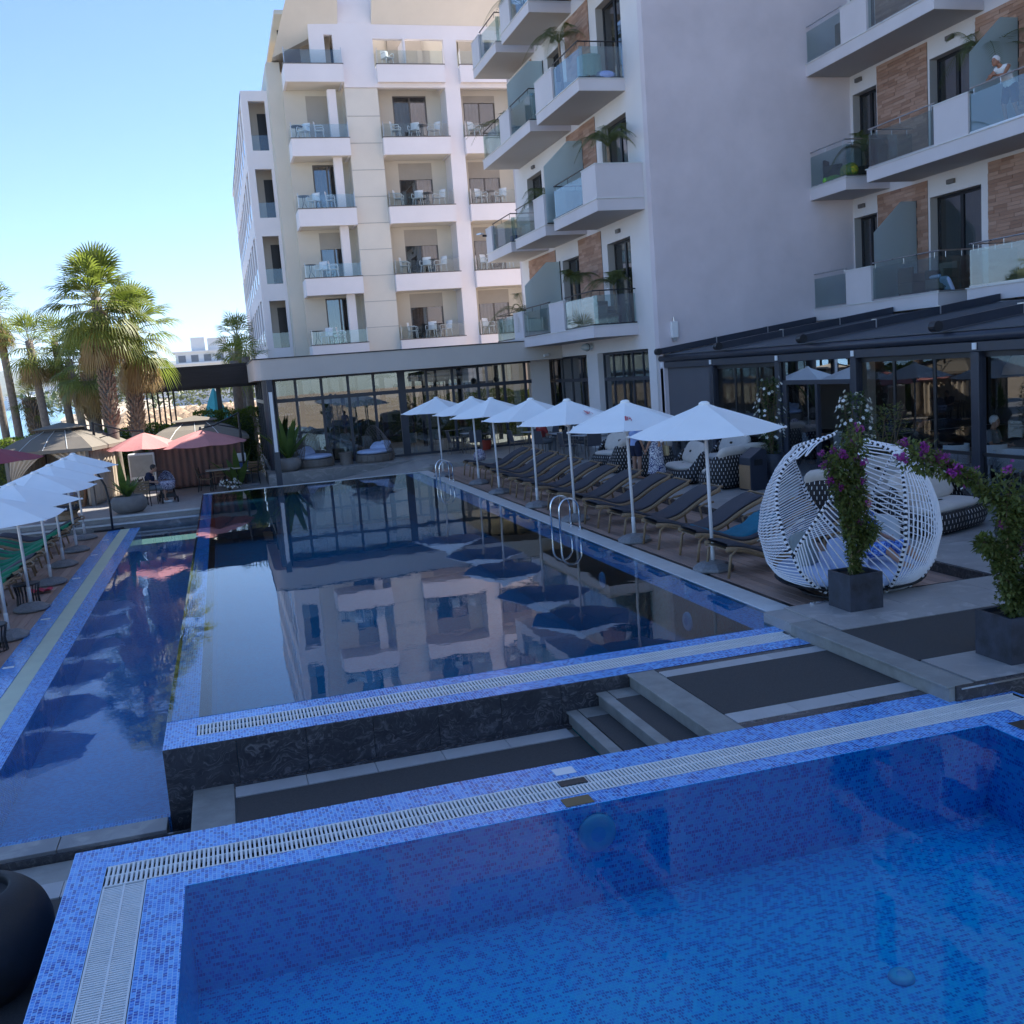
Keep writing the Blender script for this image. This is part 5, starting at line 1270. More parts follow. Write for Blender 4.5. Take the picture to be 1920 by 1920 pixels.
bougain('bougainvillea', 'tall upright bougainvillea with magenta tops before the egg daybed', (PT1[0], PT1[1], PZ+.38), [
    ([(0, 0, 0), (-.04, .02, .35), (-.02, 0, .7), (-.06, .02, 1.05), (-.10, 0, 1.42)], (.05, .17, .75), .5),
    ([(.03, 0, 0), (.10, .04, .4), (.10, .0, .75), (.05, -.02, 1.1), (.04, 0, 1.62)], (.05, .16, .85), .9),
    ([(-.03, 0, .4), (-.16, 0, .8), (-.20, 0, 1.15), (-.24, 0, 1.36)], (.10, .15, .5), .9),
    ([(0, 0, .2), (.10, -.05, .35), (.2, -.02, .48), (.24, 0, .56)], (.08, .12, .25), 0)], 1900, 13, 3)
bougain('bougainvillea', 'arching bougainvillea at the right edge with magenta clusters', (PT2[0], PT2[1], PZ+.39), [
    ([(0, 0, 0), (-.02, .02, .35), (0, .02, .7), (.02, 0, 1.0), (-.04, .05, 1.2)], (.06, .24, .9), .3),
    ([(.02, 0, 0), (.04, .05, .5), (.0, .1, .95), (-.18, .3, 1.28), (-.42, .5, 1.42), (-.62, .7, 1.55)], (.08, .16, .8), 1.3),
    ([(-.02, 0, .1), (-.12, -.02, .4), (-.22, 0, .66), (-.34, 0, .74)], (.12, .08, .6), 0),
    ([(.05, 0, 0), (.2, 0, .4), (.28, 0, .8), (.25, .03, 1.05)], (.08, .24, .9), .5),
    ([(0, 0, 0), (.1, -.12, .2), (.15, -.15, .35)], (.1, .12, .5), 0)], 2000, 13, 5)
def bush(name, label, loc, cat, R_, H_, n, leafmat, L=.07, W_=.02, flowers=0, z0=0, taper=.6, group=None):
    b = thing(name, label, cat, loc, group=group); lm = MB(); sm = MB(); fm = MB()
    for k in range(7): a = k*.9; sm.tube([(0, 0, 0), (.3*R_*cos(a), .3*R_*sin(a), H_*.5), (.55*R_*cos(a+.4), .55*R_*sin(a+.4), H_*.9)], [.014, .009, .004], 5)
    for k in range(n):
        z = random.random(); rr = R_*(1-taper*abs(z-.55)*1.2)*random.random()**.4; a = random.uniform(0, 2*pi); lump = .8+.3*sin(a*3+z*7)
        p = Vector((rr*lump*cos(a), rr*lump*sin(a), z0+z*H_)); leafq(lm, p, Vector((cos(a), sin(a), random.uniform(-.6, .7)))+rdir()*.5, Vector((0, 0, 1)), L*random.uniform(.7, 1.2), W_*random.uniform(.8, 1.2))
    for k in range(flowers):
        z = random.uniform(.25, 1.02); a = random.uniform(0, 2*pi); rr = R_*(1-taper*abs(z-.55)*1.2)*random.uniform(.85, 1.08); c = Vector((rr*cos(a), rr*sin(a), z0+z*H_))
        nrm = (Vector((cos(a), sin(a), .5))+rdir()*.4).normalized(); u = nrm.orthogonal().normalized(); w = nrm.cross(u)
        for q in range(5): t = q*2*pi/5; leafq(fm, c, u*cos(t)+w*sin(t)+nrm*.25, nrm, .045, .02)
    obj('stems', sm, stem_m, b); obj('leaves', lm, leafmat, b, kind='stuff')
    if fm.v: obj('flowers', fm, petal, b, kind='stuff')
    return b
def sm_prof(p):
    q = p
    for _ in range(2): q = [q[0]]+[x for a, b in zip(q, q[1:]) for x in (((a[0]*.75+b[0]*.25), (a[1]*.75+b[1]*.25)), ((a[0]*.25+b[0]*.75), (a[1]*.25+b[1]*.75)))]+[q[-1]]
    return q
def round_pot(name, label, loc, R_, H_, mat, prof=None):
    p = thing(name, label, 'planter', loc)
    prof = prof or [(.62, 0), (.86, .18), (1, .48), (.95, .78), (.80, .96), (.78, 1.0), (.72, .99), (.72, .9)]
    obj('pot', MB().lathe([(r*R_, z*H_) for r, z in sm_prof(prof)], 44), mat, p, smooth=True); obj('soil', MB().lathe([(0, .88*H_), (.73*R_, .88*H_)], 20), soil, p); return p
# white-flowered shrubs
round_pot('tall_planter', 'grey planter under the white-flowered shrub beside the litter bin', (11.75, 20.1, PZ), .33, .72, slate)
bush('flowering_shrub', 'tall dark shrub with white flowers beside the litter bin', (11.75, 20.1, PZ+.62), 'plant', .36, 1.75, 1500, leaf_dark, .08, .02, 60)
round_pot('tall_planter', 'grey planter hidden behind the egg daybed under a white-flowered shrub', (11.0, 15.9, PZ), .33, .6, slate)
bush('flowering_shrub', 'white-flowered shrub rising behind the egg daybed', (11.0, 15.9, PZ+.5), 'plant', .36, 1.62, 1500, leaf_dark, .08, .02, 80)
round_pot('red_pot', 'red flower pot by the pavilion glass', (9.75, 38.0, PZ), .24, .42, pot_red, [(.75, 0), (.9, .5), (1, 1), (.92, 1), (.9, .9)])
bush('round_shrub', 'dense dark shrub in the red pot by the pavilion', (9.75, 38.0, PZ+.36), 'plant', .38, 1.05, 1100, leaf_dark, .08, .024)
bush('bougainvillea_bush', 'pale pink and olive bougainvillea behind the egg daybed before the restaurant', (11.9, 16.2, PZ+.5), 'plant', .55, 1.35, 1100, leaf_boug, .07, .018)
# big black pot bottom-left
o = round_pot('black_pot', 'large round black pot at the lower left corner', (-1.96, 7.0, LT), .52, .72, pot_black, [(.55, 0), (.85, .2), (1, .5), (.93, .78), (.72, .95), (.55, 1.0), (.5, .99), (.5, .9)])
# cycad / broad-leaf plants
def strap_plant(name, label, loc, n, L, W_, up, mat=leaf_broad, cat='plant', z0=0):
    b = thing(name, label, cat, loc); m = MB()
    for k in range(n):
        a = k*2.4+random.uniform(-.3, .3); e = up*random.uniform(.7, 1.15); l = L*random.uniform(.75, 1.1); P = []
        for i in range(7):
            t = i/6; r = l*t*cos(e)*(1+.15*t); z = l*(sin(e)*t-.35*(1.4-e)*t*t); P.append(Vector((r*cos(a), r*sin(a), z0+z)))
        for i in range(6):
            d = (P[i+1]-P[i]).normalized(); s = d.cross(Vector((0, 0, 1))).normalized(); w0 = W_*sin(pi*(.12+.88*i/6))**.7; w1 = W_*sin(pi*min(.999, .12+.88*(i+1)/6))**.7 if i < 5 else .002
            m.add([P[i]-s*w0, P[i], P[i]+s*w0, P[i+1]+s*w1, P[i+1], P[i+1]-s*w1], [(0, 1, 4, 5), (1, 2, 3, 4)])
            for v in (0, 2): pass
    obj('leaves', m, mat, b, smooth=True); obj('stem', MB().cyl((0, 0, -.05), (0, 0, .1), .04, n=8), stem_m, b); return b
def pinnate(m, base, a, e, L, W_, droop, n=26, wl=.008):
    """feather palm frond"""
    P = []
    for i in range(n+1):
        t = i/n; r = L*(cos(e)*t); z = L*(sin(e)*t-droop*t*t); P.append(Vector(base)+Vector((r*cos(a), r*sin(a), z)))
    m.tube(P[::3]+[P[-1]], [.012-.010*i/(len(P[::3])) for i in range(len(P[::3])+1)], 4, cap=False)
    for i in range(4, n):
        d = (P[i+1]-P[i]).normalized(); s = d.cross(Vector((0, 0, 1))).normalized(); l = W_*sin(pi*(.1+.85*i/n))**.6
        for sg in (-1, 1):
            q = (s*sg*.8+d*.55+Vector((0, 0, -.28))).normalized(); tip = P[i]+q*l; mid = P[i]+q*l*.5+Vector((0, 0, .03*l)); w = d*wl
            m.add([P[i]-w, P[i]+w, mid+w, tip, mid-w], [(0, 1, 2, 4), (2, 3, 4)])
def potted_palm(label, loc, n, L, h, seed, lean=0, droop=.8):
    rs = random.getstate(); random.seed(seed)
    p = thing('potted_palm', label, 'plant', loc, group='potted palms on the balconies')
    obj('pot', MB().lathe([(.16, 0), (.2, .3), (.21, .32), (.19, .32), (.18, .28), (0, .28)], 14), pot_black, p, smooth=True)
    obj('trunk', MB().tube([(0, 0, .25), (.02, 0, .25+h*.5), (0, .02, .25+h)], [.07, .05, .045], 8), bark_boot, p)
    m = MB()
    for k in range(n+4): pinnate(m, (0, 0, .25+h), k*2.4+lean, random.uniform(.75, 1.40), L*random.uniform(.8, 1.15), .34, droop*random.uniform(.8, 1.35), 30)
    obj('fronds', m, palm_pot, p, kind='stuff'); random.setstate(rs)
pal = [((11.9, 38.6, FL[0]), 7, 1.9, .6, 'potted palm leaning over the frosted screen on the lowest balcony'), ((12.0, 33.0, FL[0]), 7, 1.0, 1.4, 'thin potted palm by the brick panel on the lowest balcony'), ((12.35, 30.3, FL[0]), 5, 1.1, 1.0, 'potted palm by the near door of the lowest balcony'),
       ((11.9, 35.0, FL[1]), 8, 1.5, .7, 'potted palm behind the second-floor frosted screen'), ((12.1, 29.5, FL[1]), 9, 1.5, 1.4, 'tall potted palm in the solid grey box balcony'), ((12.0, 38.7, FL[2]), 8, 1.9, .4, 'spreading potted palm on the third-floor far balcony'),
       ((11.9, 36.2, FL[3]), 7, 1.8, .4, 'potted palm at the top left end of the balconies'), ((12.1, 33.2, FL[2]), 7, 1.4, 1.9, 'tall potted palm touching the balcony above'), ((19.0, 23.3, FL[2]-1.2), 8, 1.9, 1.5, 'x'), ((19.1, 21.9, FL[1]), 7, 1.9, 1.6, 'potted palm drooping above the man on the upper right balcony'), ((18.9, 26.5, FL[1]), 6, 1.3, .5, 'potted palm behind the glass of the right middle balcony')]
for i, (l, n, L, h, lab) in enumerate(pal):
    if lab != 'x': potted_palm(lab, l, n+2, L*1.35, h, 40+i)
# hedges: leafy shells
def hedge(label, x0, x1, y0, y1, z0, z1, n, L=.10):
    h = thing('hedge', label, 'hedge', ((x0+x1)/2, (y0+y1)/2, z0)); cx, cy_ = (x0+x1)/2, (y0+y1)/2; m = MB()
    obj('branches', MB().box(x0+.25-cx, x1-.25-cx, y0+.25-cy_, y1-.25-cy_, 0, z1-z0-.3), leaf_dark, h)
    A1 = (x1-x0)*(z1-z0); A2 = (x1-x0)*(y1-y0)
    for k in range(n):
        if random.random() < A1/(A1+A2): p = Vector((random.uniform(x0, x1), y0+random.random()**2*.35, random.uniform(z0, z1))); o = Vector((0, -1, .4))
        else: p = Vector((random.uniform(x0, x1), random.uniform(y0, y1), z1-random.random()**2*.35)); o = Vector((0, -.2, 1))
        w = mnoise.noise(p*1.6)*.22; p += o*w; p -= Vector((cx, cy_, z0))
        leafq(m, p, o+rdir()*.9, Vector((0, 0, 1)), L*random.uniform(.6, 1.3), L*.3)
    obj('leaves', m, leaf_hedge, h, kind='stuff')
hedge('clipped sunlit hedge right of the gazebos before the dark canopy', -1.1, 1.5, 43.2, 44.0, -.6, 2.35, 7000)
hedge('clipped hedge between the two gazebos', -4.6, -1.4, 43.6, 44.4, -.6, 1.95, 7000)
hedge('clipped hedge at the left edge behind the striped gazebo', -10.5, -4.9, 42.2, 43.4, -.8, 1.9, 12000)
hedge('bright hedge seen through the pavilion glass', 1.6, 16, 48.4, 49.3, -.2, 2.1, 22000)
# round planters left, far terrace
round_pot('round_planter', 'grey round planter with broad-leaved plants at the end of the channel', (-3.0, 32.75, TL), .55, .52, pot_round); strap_plant('canna_plant', 'broad-leaved plant in the round planter by the channel', (-3.0, 32.75, TL+.45), 16, .8, .07, 1.0)
strap_plant('canna_shoot', 'tall single canna leaf rising from the round planter', (-3.1, 32.75, TL+.5), 4, 1.15, .09, 1.45)
round_pot('round_planter', 'grey round planter on the pavilion plinth beside the post', (2.15, 37.0, PZ), .45, .48, pot_round); strap_plant('strelitzia', 'tall broad-leaved plant in the planter beside the pavilion post', (2.15, 37.0, PZ+.4), 12, 1.6, .11, 1.25)
strap_plant('palm_seedling', 'large-leaved plant before the draped gazebo', (.35, 37.4, TL), 11, 1.5, .12, 1.2)
bush('white_petunia', 'low white flowers at the far pool corner', (.0, 36.4, TL), 'plant', .4, .4, 200, leaf_dark, .06, .02, 70)
strap_plant('cycad', 'dark spiky cycad at the left edge above the lower terrace', (-2.75, 8.6, LT), 34, .62, .018, .8, leaf_dark)
bush('olive_bush', 'small bush at the foot of the black canopy post', (-1.9, 41.5, TL), 'plant', .6, 1.1, 700, leaf_hedge, .09, .025)
# terracotta pot by the palm
round_pot('terracotta_pot', 'terracotta pot with a fern behind the left parasols', (-4.9, 36.2, TL), .34, .7, M('terracotta', (.38, .20, .11), .8), [(.7, 0), (.95, .6), (1, 1), (.9, 1), (.88, .9)])
strap_plant('fern', 'green fern in the terracotta pot', (-4.9, 36.2, TL+.6), 18, .7, .05, .7)
# ------------------------------------------------------------------ fan palms
def fan(m, base, d, up, R_, n=22, spread=2.5, droop=.35, fold=.12):
    """fan leaf: petiole end at base, leaflets radiating around direction d"""
    d = d.normalized(); s = d.cross(up)
    if s.length < 1e-3: s = d.orthogonal()
    s.normalize(); nn = s.cross(d).normalized()
    for i in range(n):
        t = (i/(n-1)-.5)*spread; q = (d*cos(t)+s*sin(t)).normalized(); l = R_*(.72+.28*cos(t*.9))*random.uniform(.92, 1.05)
        w = .032*R_; sd = (q.cross(nn)).normalized()
        p1 = base+q*l*.5+nn*(.06*R_ if i % 2 else .0); p2 = base+q*l*.78-Vector((0, 0, droop*.16*l)); p3 = base+q*l-Vector((0, 0, droop*.5*l))
        m.add([base, p1+sd*w, p1-sd*w, p2+sd*w*.6, p2-sd*w*.6, p3], [(0, 1, 2), (1, 3, 4, 2), (3, 5, 4)])
def fan_palm(label, loc, H_, tr, n, R_, dead, seed, lean=(0, 0), pet=.9, boots=None, group='fan palms', small=False):
    rs = random.getstate(); random.seed(seed)
    p = thing('fan_palm', label, 'palm tree', loc, group=group)
    P = [Vector((lean[0]*(t**1.5), lean[1]*t, H_*t)) for t in [i/14 for i in range(15)]]; top = P[-1]
    obj('trunk', MB().tube(P, [tr*(1.25-.25*min(1, i/3))*(1-.12*i/14) for i in range(15)], 12), bark, p, smooth=True)
    if boots:
        m = MB(); z0, z1 = boots
        k = 0; z = z0
        while z < z1:
            for j in range(9):
                a = j*2*pi/9+k*.37+random.uniform(-.12, .12); c = Vector((lean[0]*((z/H_)**1.5), lean[1]*z/H_, z+random.uniform(-.03, .03))); r = tr*.95
                u = Vector((cos(a), sin(a), 0)); s = Vector((-sin(a), cos(a), 0)); l = random.uniform(.12, .24)
                b0 = c+u*r; m.add([b0-s*.055, b0+s*.055, b0+u*.10+Vector((0, 0, l))+s*.025, b0+u*.10+Vector((0, 0, l))-s*.025, b0+u*.03+Vector((0, 0, -.03)), b0+u*.14+Vector((0, 0, l*.9))], [(0, 1, 2, 3), (0, 4, 5, 3), (1, 4, 5, 2), (4, 0, 1)])
            z += .11; k += 1
        obj('boots', m, bark_boot, p, kind='stuff')
    g = MB(); dm = MB(); pm_ = MB()
    for k in range(n):
        t = (k+.5)/n; e = radians(84-t*118)+random.uniform(-.1, .1); a = k*2.399+random.uniform(-.25, .25)
        d = Vector((cos(a)*cos(e), sin(a)*cos(e), sin(e))); L = pet*random.uniform(.8, 1.15); b = top+Vector((0, 0, -.5*t))
        tip = b+d*L+Vector((0, 0, -.18*L*cos(e))); pm_.tube([b, b+d*L*.55, tip], [.022, .016, .012], 4, cap=False)
        dd = (d+Vector((0, 0, -.35*t))).normalized()
        fan(g, tip, dd, Vector((0, 0, 1)), R_*random.uniform(.85, 1.1), 14 if small else 24, random.uniform(2.3, 3.0), .25+.6*t)
    for k in range(dead):
        a = k*2.399; e = radians(random.uniform(-75, -45)); d = Vector((cos(a)*cos(e), sin(a)*cos(e), sin(e))); b = top+Vector((0, 0, -.45-random.uniform(0, .5))); tip = b+d*pet*.75
        pm_.tube([b, tip], [.018, .012], 4, cap=False); fan(dm, tip, (d+Vector((0, 0, -.9))).normalized(), Vector((cos(a), sin(a), .2)), R_*.85, 12 if small else 18, 1.5, .7)
    obj('petioles', pm_, M('petiole', (.22, .20, .07), .6), p, kind='stuff'); obj('crown', g, palm_green, p, kind='stuff')
    if dm.v: obj('dead_skirt', dm, palm_dry, p, kind='stuff')
    random.setstate(rs); return p
fan_palm('tall fan palm with bright crown nearest the channel pool', (-3.72, 38.2, TL), 7.0, .20, 40, 1.18, 20, 11, (.0, .1), .95, (2.6, 6.4))
fan_palm('second fan palm trunk just behind the tallest one with an orange skirt', (-3.15, 40.3, TL), 6.1, .23, 26, 1.1, 30, 12, (.35, 0), .95, (2.2, 5.6))
fan_palm('stout fan palm left of the tallest one', (-5.0, 44.8, -.8), 5.6, .27, 26, 1.0, 18, 13, (0, 0), .9, (3.2, 5.0))
bk = [(-11.2, 60, 9.0, 'fan palm at the left edge with a pale skirt'), (-10.2, 58, 9.4, 'tall fan palm second from the left edge'), (-8.5, 56, 7.4, 'dark-crowned fan palm in the middle of the group'), (-7.6, 58, 7.4, 'slim fan palm right of the middle one'), (-6.9, 57, 6.4, 'slim fan palm leaning beside the stout one'), (-6.1, 61, 6.9, 'fan palm half hidden behind the tallest crown')]
for i, (x, y, h, lab) in enumerate(bk): fan_palm(lab, (x, y, -1), h, .21, 24, 1.05, 18, 20+i, (-.35, 0), .9, None, small=True)
fan_palm('short fan palm with red trunk and young crown in the palm group', (-9.3, 58.5, -1), 4.6, .34, 20, .75, 3, 31, (-.3, 0), .7, (2.2, 4.4), small=True)
fan_palm('fan palm behind the dark canopy left of the white block', (1.55, 70, -1), 7.7, .26, 30, 1.15, 6, 33, (0, 0), 1.0, None, small=True)
fan_palm('bare palm trunk behind the canopy next to the pavilion corner', (.9, 52, -1), 5.6, .25, 12, .9, 0, 34, (0, 0), .8, None, small=True)
fan_palm('second palm trunk behind the canopy next to the pavilion corner', (1.5, 53.5, -1), 5.8, .22, 12, .9, 0, 35, (0, 0), .8, None, small=True)
# ------------------------------------------------------------------ gazebos, cantilever parasols, lounge pods
def gazebo(label, loc, rz, s, ze, zt, drape, roofm, open_front=True, name='garden_gazebo'):
    g = thing(name, label, 'gazebo', loc, rz)
    for sx in (-1, 1):
        for sy in (-1, 1): obj('post', MB().box(sx*s-.06, sx*s+.06, sy*s-.06, sy*s+.06, 0, ze), pvc_grey, g)
    e = s+.28; t = s*.42; zm = ze+(zt-ze)*.72
    lo = [(-e, -e, ze), (e, -e, ze), (e, e, ze), (-e, e, ze)]; hi = [(-t, -t, zm), (t, -t, zm), (t, t, zm), (-t, t, zm)]
    m = MB()
    for i in range(4):
        j = (i+1) % 4; md = [Vector(lo[k]).lerp(Vector(hi[k]), .5)+Vector((0, 0, .07)) for k in (i, j)]
        m.add([lo[i], lo[j], md[1], md[0]], [(0, 1, 2, 3)]); m.add([md[0], md[1], hi[j], hi[i]], [(0, 1, 2, 3)])
    r = obj('roof', m, roofm, g, solid=.02)
    for k in range(3): x = -e*.5+k*e*.5; obj('seam', MB().tube([(x, -e+.01, ze+.02), (x*.72, (-e-t)/2, (ze+zm)/2+.09), (x*.44, -t, zm+.03)], .012, 5), coping_white, r)
    t2 = t+.14; cap = [(-t2, -t2, zm+.10), (t2, -t2, zm+.10), (t2, t2, zm+.10), (-t2, t2, zm+.10)]; m = MB()
    for i in range(4): m.tri(cap[i], cap[(i+1) % 4], (0, 0, zt+.06))
    obj('roof_cap', m, roofm, r, solid=.02); obj('roof_gap', MB().box(-t+.02, t-.02, -t+.02, t-.02, zm-.02, zm+.14), metal_dark, r)
    obj('valance', MB().box(-e, e, -e-.004, -e+.004, ze-.10, ze).box(-e, e, e-.004, e+.004, ze-.10, ze).box(-e-.004, -e+.004, -e, e, ze-.10, ze).box(e-.004, e+.004, -e, e, ze-.10, ze), roofm, g)
    def curtain_(x0, y0, x1, y1, z0, z1, n, gather=None, name='drape'):
        def F(u, v):
            uu = u
            if gather is not None: f = 1-.9*sin(min(1, (1-v)*1.35)*pi/2) if (1-v) < .74 else .12; uu = u*f if gather == 0 else 1-(1-u)*f
            w = .05*sin(u*n*2*pi); dx, dy = x1-x0, y1-y0; L = hypot(dx, dy)
            return Vector((x0+dx*uu-dy/L*w, y0+dy*uu+dx/L*w, z0+(z1-z0)*v))
        obj(name, MB().grid(F, n*6, 12), drape, g, smooth=True, solid=.006)
    if open_front: curtain_(-s, -s, 0, -s, .05, ze-.03, 6, 0); curtain_(0, -s, s, -s, .05, ze-.03, 6, 1)
    else: curtain_(-s, -s, s, -s, .05, ze-.03, 13)
    curtain_(s, -s, s, s, .05, ze-.03, 10); curtain_(s, s, -s, s, .05, ze-.03, 10); curtain_(-s, s, -s, -s, .05, ze-.03, 10)
    return g
gazebo('gazebo with pale tied-back drapes and striped roof behind the left parasols', (-5.3, 37.6, TL), -.28, 1.35, 1.95, 2.75, drape_m, gaz_roof)
gazebo('gazebo closed with brown drapes behind the red parasols', (-1.0, 40.7, TL), .0, 1.62, 1.75, 2.55, drape_br, gaz_roof, False)
o = thing('lounge_bench', 'tan cushioned bench inside the open gazebo', 'bench', (-5.3, 37.9, TL)); obj('seat', MB().box(-.9, .9, -.3, .3, .2, .45), M('tan_cushion', (.36, .23, .13), .9), o, bevel=.04, seg=2); obj('backrest', MB().box(-.9, .9, .3, .45, .2, .95), M('tan_cushion', (.36, .23, .13), .9), o, bevel=.04, seg=2); obj('base', MB().box(-.85, .85, -.28, .4, 0, .2), rattan_gr, o)
def cantilever(label, loc, rz, R_, ze, zt, mat, mast, tilt=0):
    c = thing('cantilever_parasol', label, 'parasol', loc, rz); nr = 8; ns = 6; k = nr*ns; vs = []; rows = 5
    for j in range(rows+1):
        t = j/rows
        for i in range(k):
            f = (i % ns)/ns; w = 2*pi*i/k; ch_ = cos(pi/nr)/cos((f-.5)*2*pi/nr); r = max(.04, R_*t*(1-(1-ch_)*t)); vs.append((r*cos(w), r*sin(w), zt-(zt-ze)*t**1.2-.04*sin(pi*f)*t))
    cn = obj('canopy', MB().add(vs, [(j*k+i, j*k+(i+1) % k, (j+1)*k+(i+1) % k, (j+1)*k+i) for j in range(rows) for i in range(k)]), mat, c, solid=.004)
    for i in range(nr): w = 2*pi*i/nr; obj('rib', MB().tube([(0, 0, zt-.05), (R_*cos(w), R_*sin(w), ze-.02)], .01, 5), metal_dark, cn)
    obj('hub', MB().lathe([(.05, zt-.25), (.06, zt), (.03, zt+.12)], 10), metal_dark, c)
    mx_, my = mast
    obj('mast', MB().tube([(mx_, my, 0), (mx_, my, zt+.5)], .045, 8), metal_dark, c); obj('arm', MB().tube([(mx_, my, zt+.46), (mx_*.35, my*.35, zt+.12), (0, 0, zt+.06)], .028, 6), metal_dark, c); obj('brace', MB().tube([(mx_, my, zt-.1), (mx_*.45, my*.45, zt+.12)], .018, 6), metal_dark, c)
    obj('base_plate', MB().box(mx_-.4, mx_+.4, my-.4, my+.4, 0, .08), base_grey, c)
    if tilt: cn.rotation_euler = tilt
    return c
cantilever('left of the two red cantilever parasols before the draped gazebo', (-2.65, 36.9, TL), 0, 1.25, 1.75, 2.25, canopy_red, (-1.6, .3))
cantilever('right of the two red cantilever parasols with its black mast at the right', (-.75, 36.6, TL), .2, 1.55, 1.70, 2.18, canopy_red, (1.55, .9))
cantilever('dark plum cantilever parasol cut by the left edge of the photo', (-6.75, 31.8, CZ), .1, 1.7, 2.3, 2.75, canopy_plum, (-2.1, .3))
# rattan swing pod on a curved stand
sp = thing('swing_chair', 'round rattan swing pod with striped cushion by the channel', 'chair', (-4.75, 32.35, TL))
for k in range(9):
    a = -1.2+k*.3; obj('hoop', MB().tube([(.55*cos(w)*cos(a), .55*cos(w)*sin(a)*.8, .75+.62*sin(w)) for w in [pi*i/9-pi/2 for i in range(10)]], .018, 6), rattan_frame, sp, smooth=True)
for z, r in ((.28, .38), (.5, .52), (.75, .56), (1.0, .5)): obj('ring', MB().tube([(r*cos(w), r*sin(w)*.85, z) for w in [2*pi*i/24 for i in range(24)]], .014, 6, closed=True), rattan_frame, sp)
obj('seat_base', MB().lathe([(.3, 0), (.34, .05), (.3, .18), (.36, .28), (0, .28)], 20), rattan_frame, sp); pillow(.8, .7, .2, cush_dark, 'seat_cushion', sp, Matrix.Translation((0, 0, .38))); pillow(.6, .6, .18, M('stripe_cushion', (.20, .20, .26), .9, 0, .5, 14), 'back_cushion', sp, Matrix.Translation((.1, .28, .78)) @ Matrix.Rotation(1.2, 4, 'X'))
cs = thing('curved_stand', 'black curved steel stand at the far end of the channel', 'stand', (-3.42, 31.2, CZ))
obj('arc', MB().tube([(.02, 0, 0), (.02, .1, .7), (-.05, .2, 1.3), (-.25, .3, 1.75), (-.55, .4, 1.98), (-.85, .45, 1.95)], .032, 8), metal_dark, cs, smooth=True); obj('foot', MB().tube([(-.5, .1, .02), (.02, 0, .03), (.3, .25, .02)], .03, 6), metal_dark, cs)
# hooded rattan daybeds by the pavilion
def hooded(label, loc, rz):
    d = thing('hooded_daybed', label, 'daybed', loc, rz)
    obj('base', MB().lathe([(.62, 0), (.66, .08), (.66, .30), (0, .30)], 26, (0, 0, 0), 1, 1.15), rattan_gr, d)
    for k in range(16): a = 2*pi*k/16; obj('stake', MB().tube([(.665*cos(a), .765*sin(a), .0), (.665*cos(a), .765*sin(a), .31)], .012, 5), rattan_gr, d)
    m = MB()
    for k in range(17):
        a = pi*k/16; P = []
        for i in range(9): t = i/8; r = .66-.16*t; P.append((r*cos(a), .74*sin(a)*(1-.25*t)-.55*t*t*(sin(a)), .3+1.05*t*(.35+.65*sin(a))))
        m.tube(P, .010, 5)
    for t in [i/14 for i in range(15)]: m.tube([((.66-.16*t)*cos(pi*k/20), .74*sin(pi*k/20)*(1-.25*t)-.55*t*t*sin(pi*k/20), .3+1.05*t*(.35+.65*sin(pi*k/20))) for k in range(21)], .007, 4)
    obj('hood', m, rattan_gr, d, kind='stuff')
    pillow(1.2, 1.35, .18, cush_blue, 'mattress', d, Matrix.Translation((0, 0, .38)), .8); pillow(.5, .42, .18, cush_blue, 'pillow', d, Matrix.Translation((-.15, .28, .55)) @ Matrix.Rotation(.6, 4, 'X')); pillow(.5, .42, .18, cush_blue, 'pillow', d, Matrix.Translation((.2, .32, .58)) @ Matrix.Rotation(.8, 4, 'X'))
hooded('left hooded rattan daybed with pale blue cushions before the pavilion', (3.1, 37.75, PZ), .9); hooded('right hooded rattan daybed with pale blue cushions before the pavilion', (5.35, 37.55, PZ), -.9)
rt_ = thing('rattan_side_table', 'round rattan side table between the hooded daybeds', 'table', (4.25, 37.45, PZ)); obj('drum', MB().lathe([(.24, 0), (.22, .2), (.24, .42), (0, .42)], 20), rattan_gr, rt_); obj('top', MB().lathe([(.27, .421), (.27, .45), (0, .45)], 20), rattan_gr, rt_)
# tables of the left terrace
def slat_chair(label, loc, rz):
    c = thing('garden_chair', label, 'chair', loc, rz, 'garden chairs on the left terrace')
    for sx in (-.24, .24): obj('leg', MB().tube([(sx, -.24, 0), (sx, -.22, .62), (sx, .2, .62)], .016, 6), metal_dark, c); obj('leg', MB().tube([(sx, .28, 0), (sx, .2, .42), (sx, .3, .86)], .016, 6), metal_dark, c)
    for k in range(5): obj('seat_slat', MB().box(-.24, .24, -.22+k*.09, -.22+k*.09+.075, .42, .44), rattan_frame, c)
    for k in range(4): obj('back_slat', MB().cbox((0, .245+.022*k, .52+k*.09), (.48, .02, .07)), rattan_frame, c)
slat_chair('garden chair at the long table by the far pool corner', (-.75, 37.2, TL), 1.4); slat_chair('garden chair behind the long table by the far pool corner', (-.35, 37.95, TL), 0.1); slat_chair('garden chair at the right end of the long table', (.75, 38.0, TL), -.6)
slat_chair('dark garden chair left of the seated father', (-3.05, 34.9, TL), 2.9); slat_chair('dark garden chair nearest the round planter', (-2.75, 34.1, TL), 3.4)
lt_ = thing('garden_table', 'pale slatted table by the far pool corner', 'table', (-.15, 37.25, TL))
for k in range(5): obj('top_slat', MB().box(-.6, .6, -.3+k*.12, -.3+k*.12+.11, .70, .73), M('pale_slat', (.5, .47, .42), .6), lt_)
for sx in (-.5, .5):
    for sy in (-.22, .22): obj('leg', MB().cyl((sx, sy, 0), (sx*.9, sy, .7), .02, n=6), metal_dark, lt_)
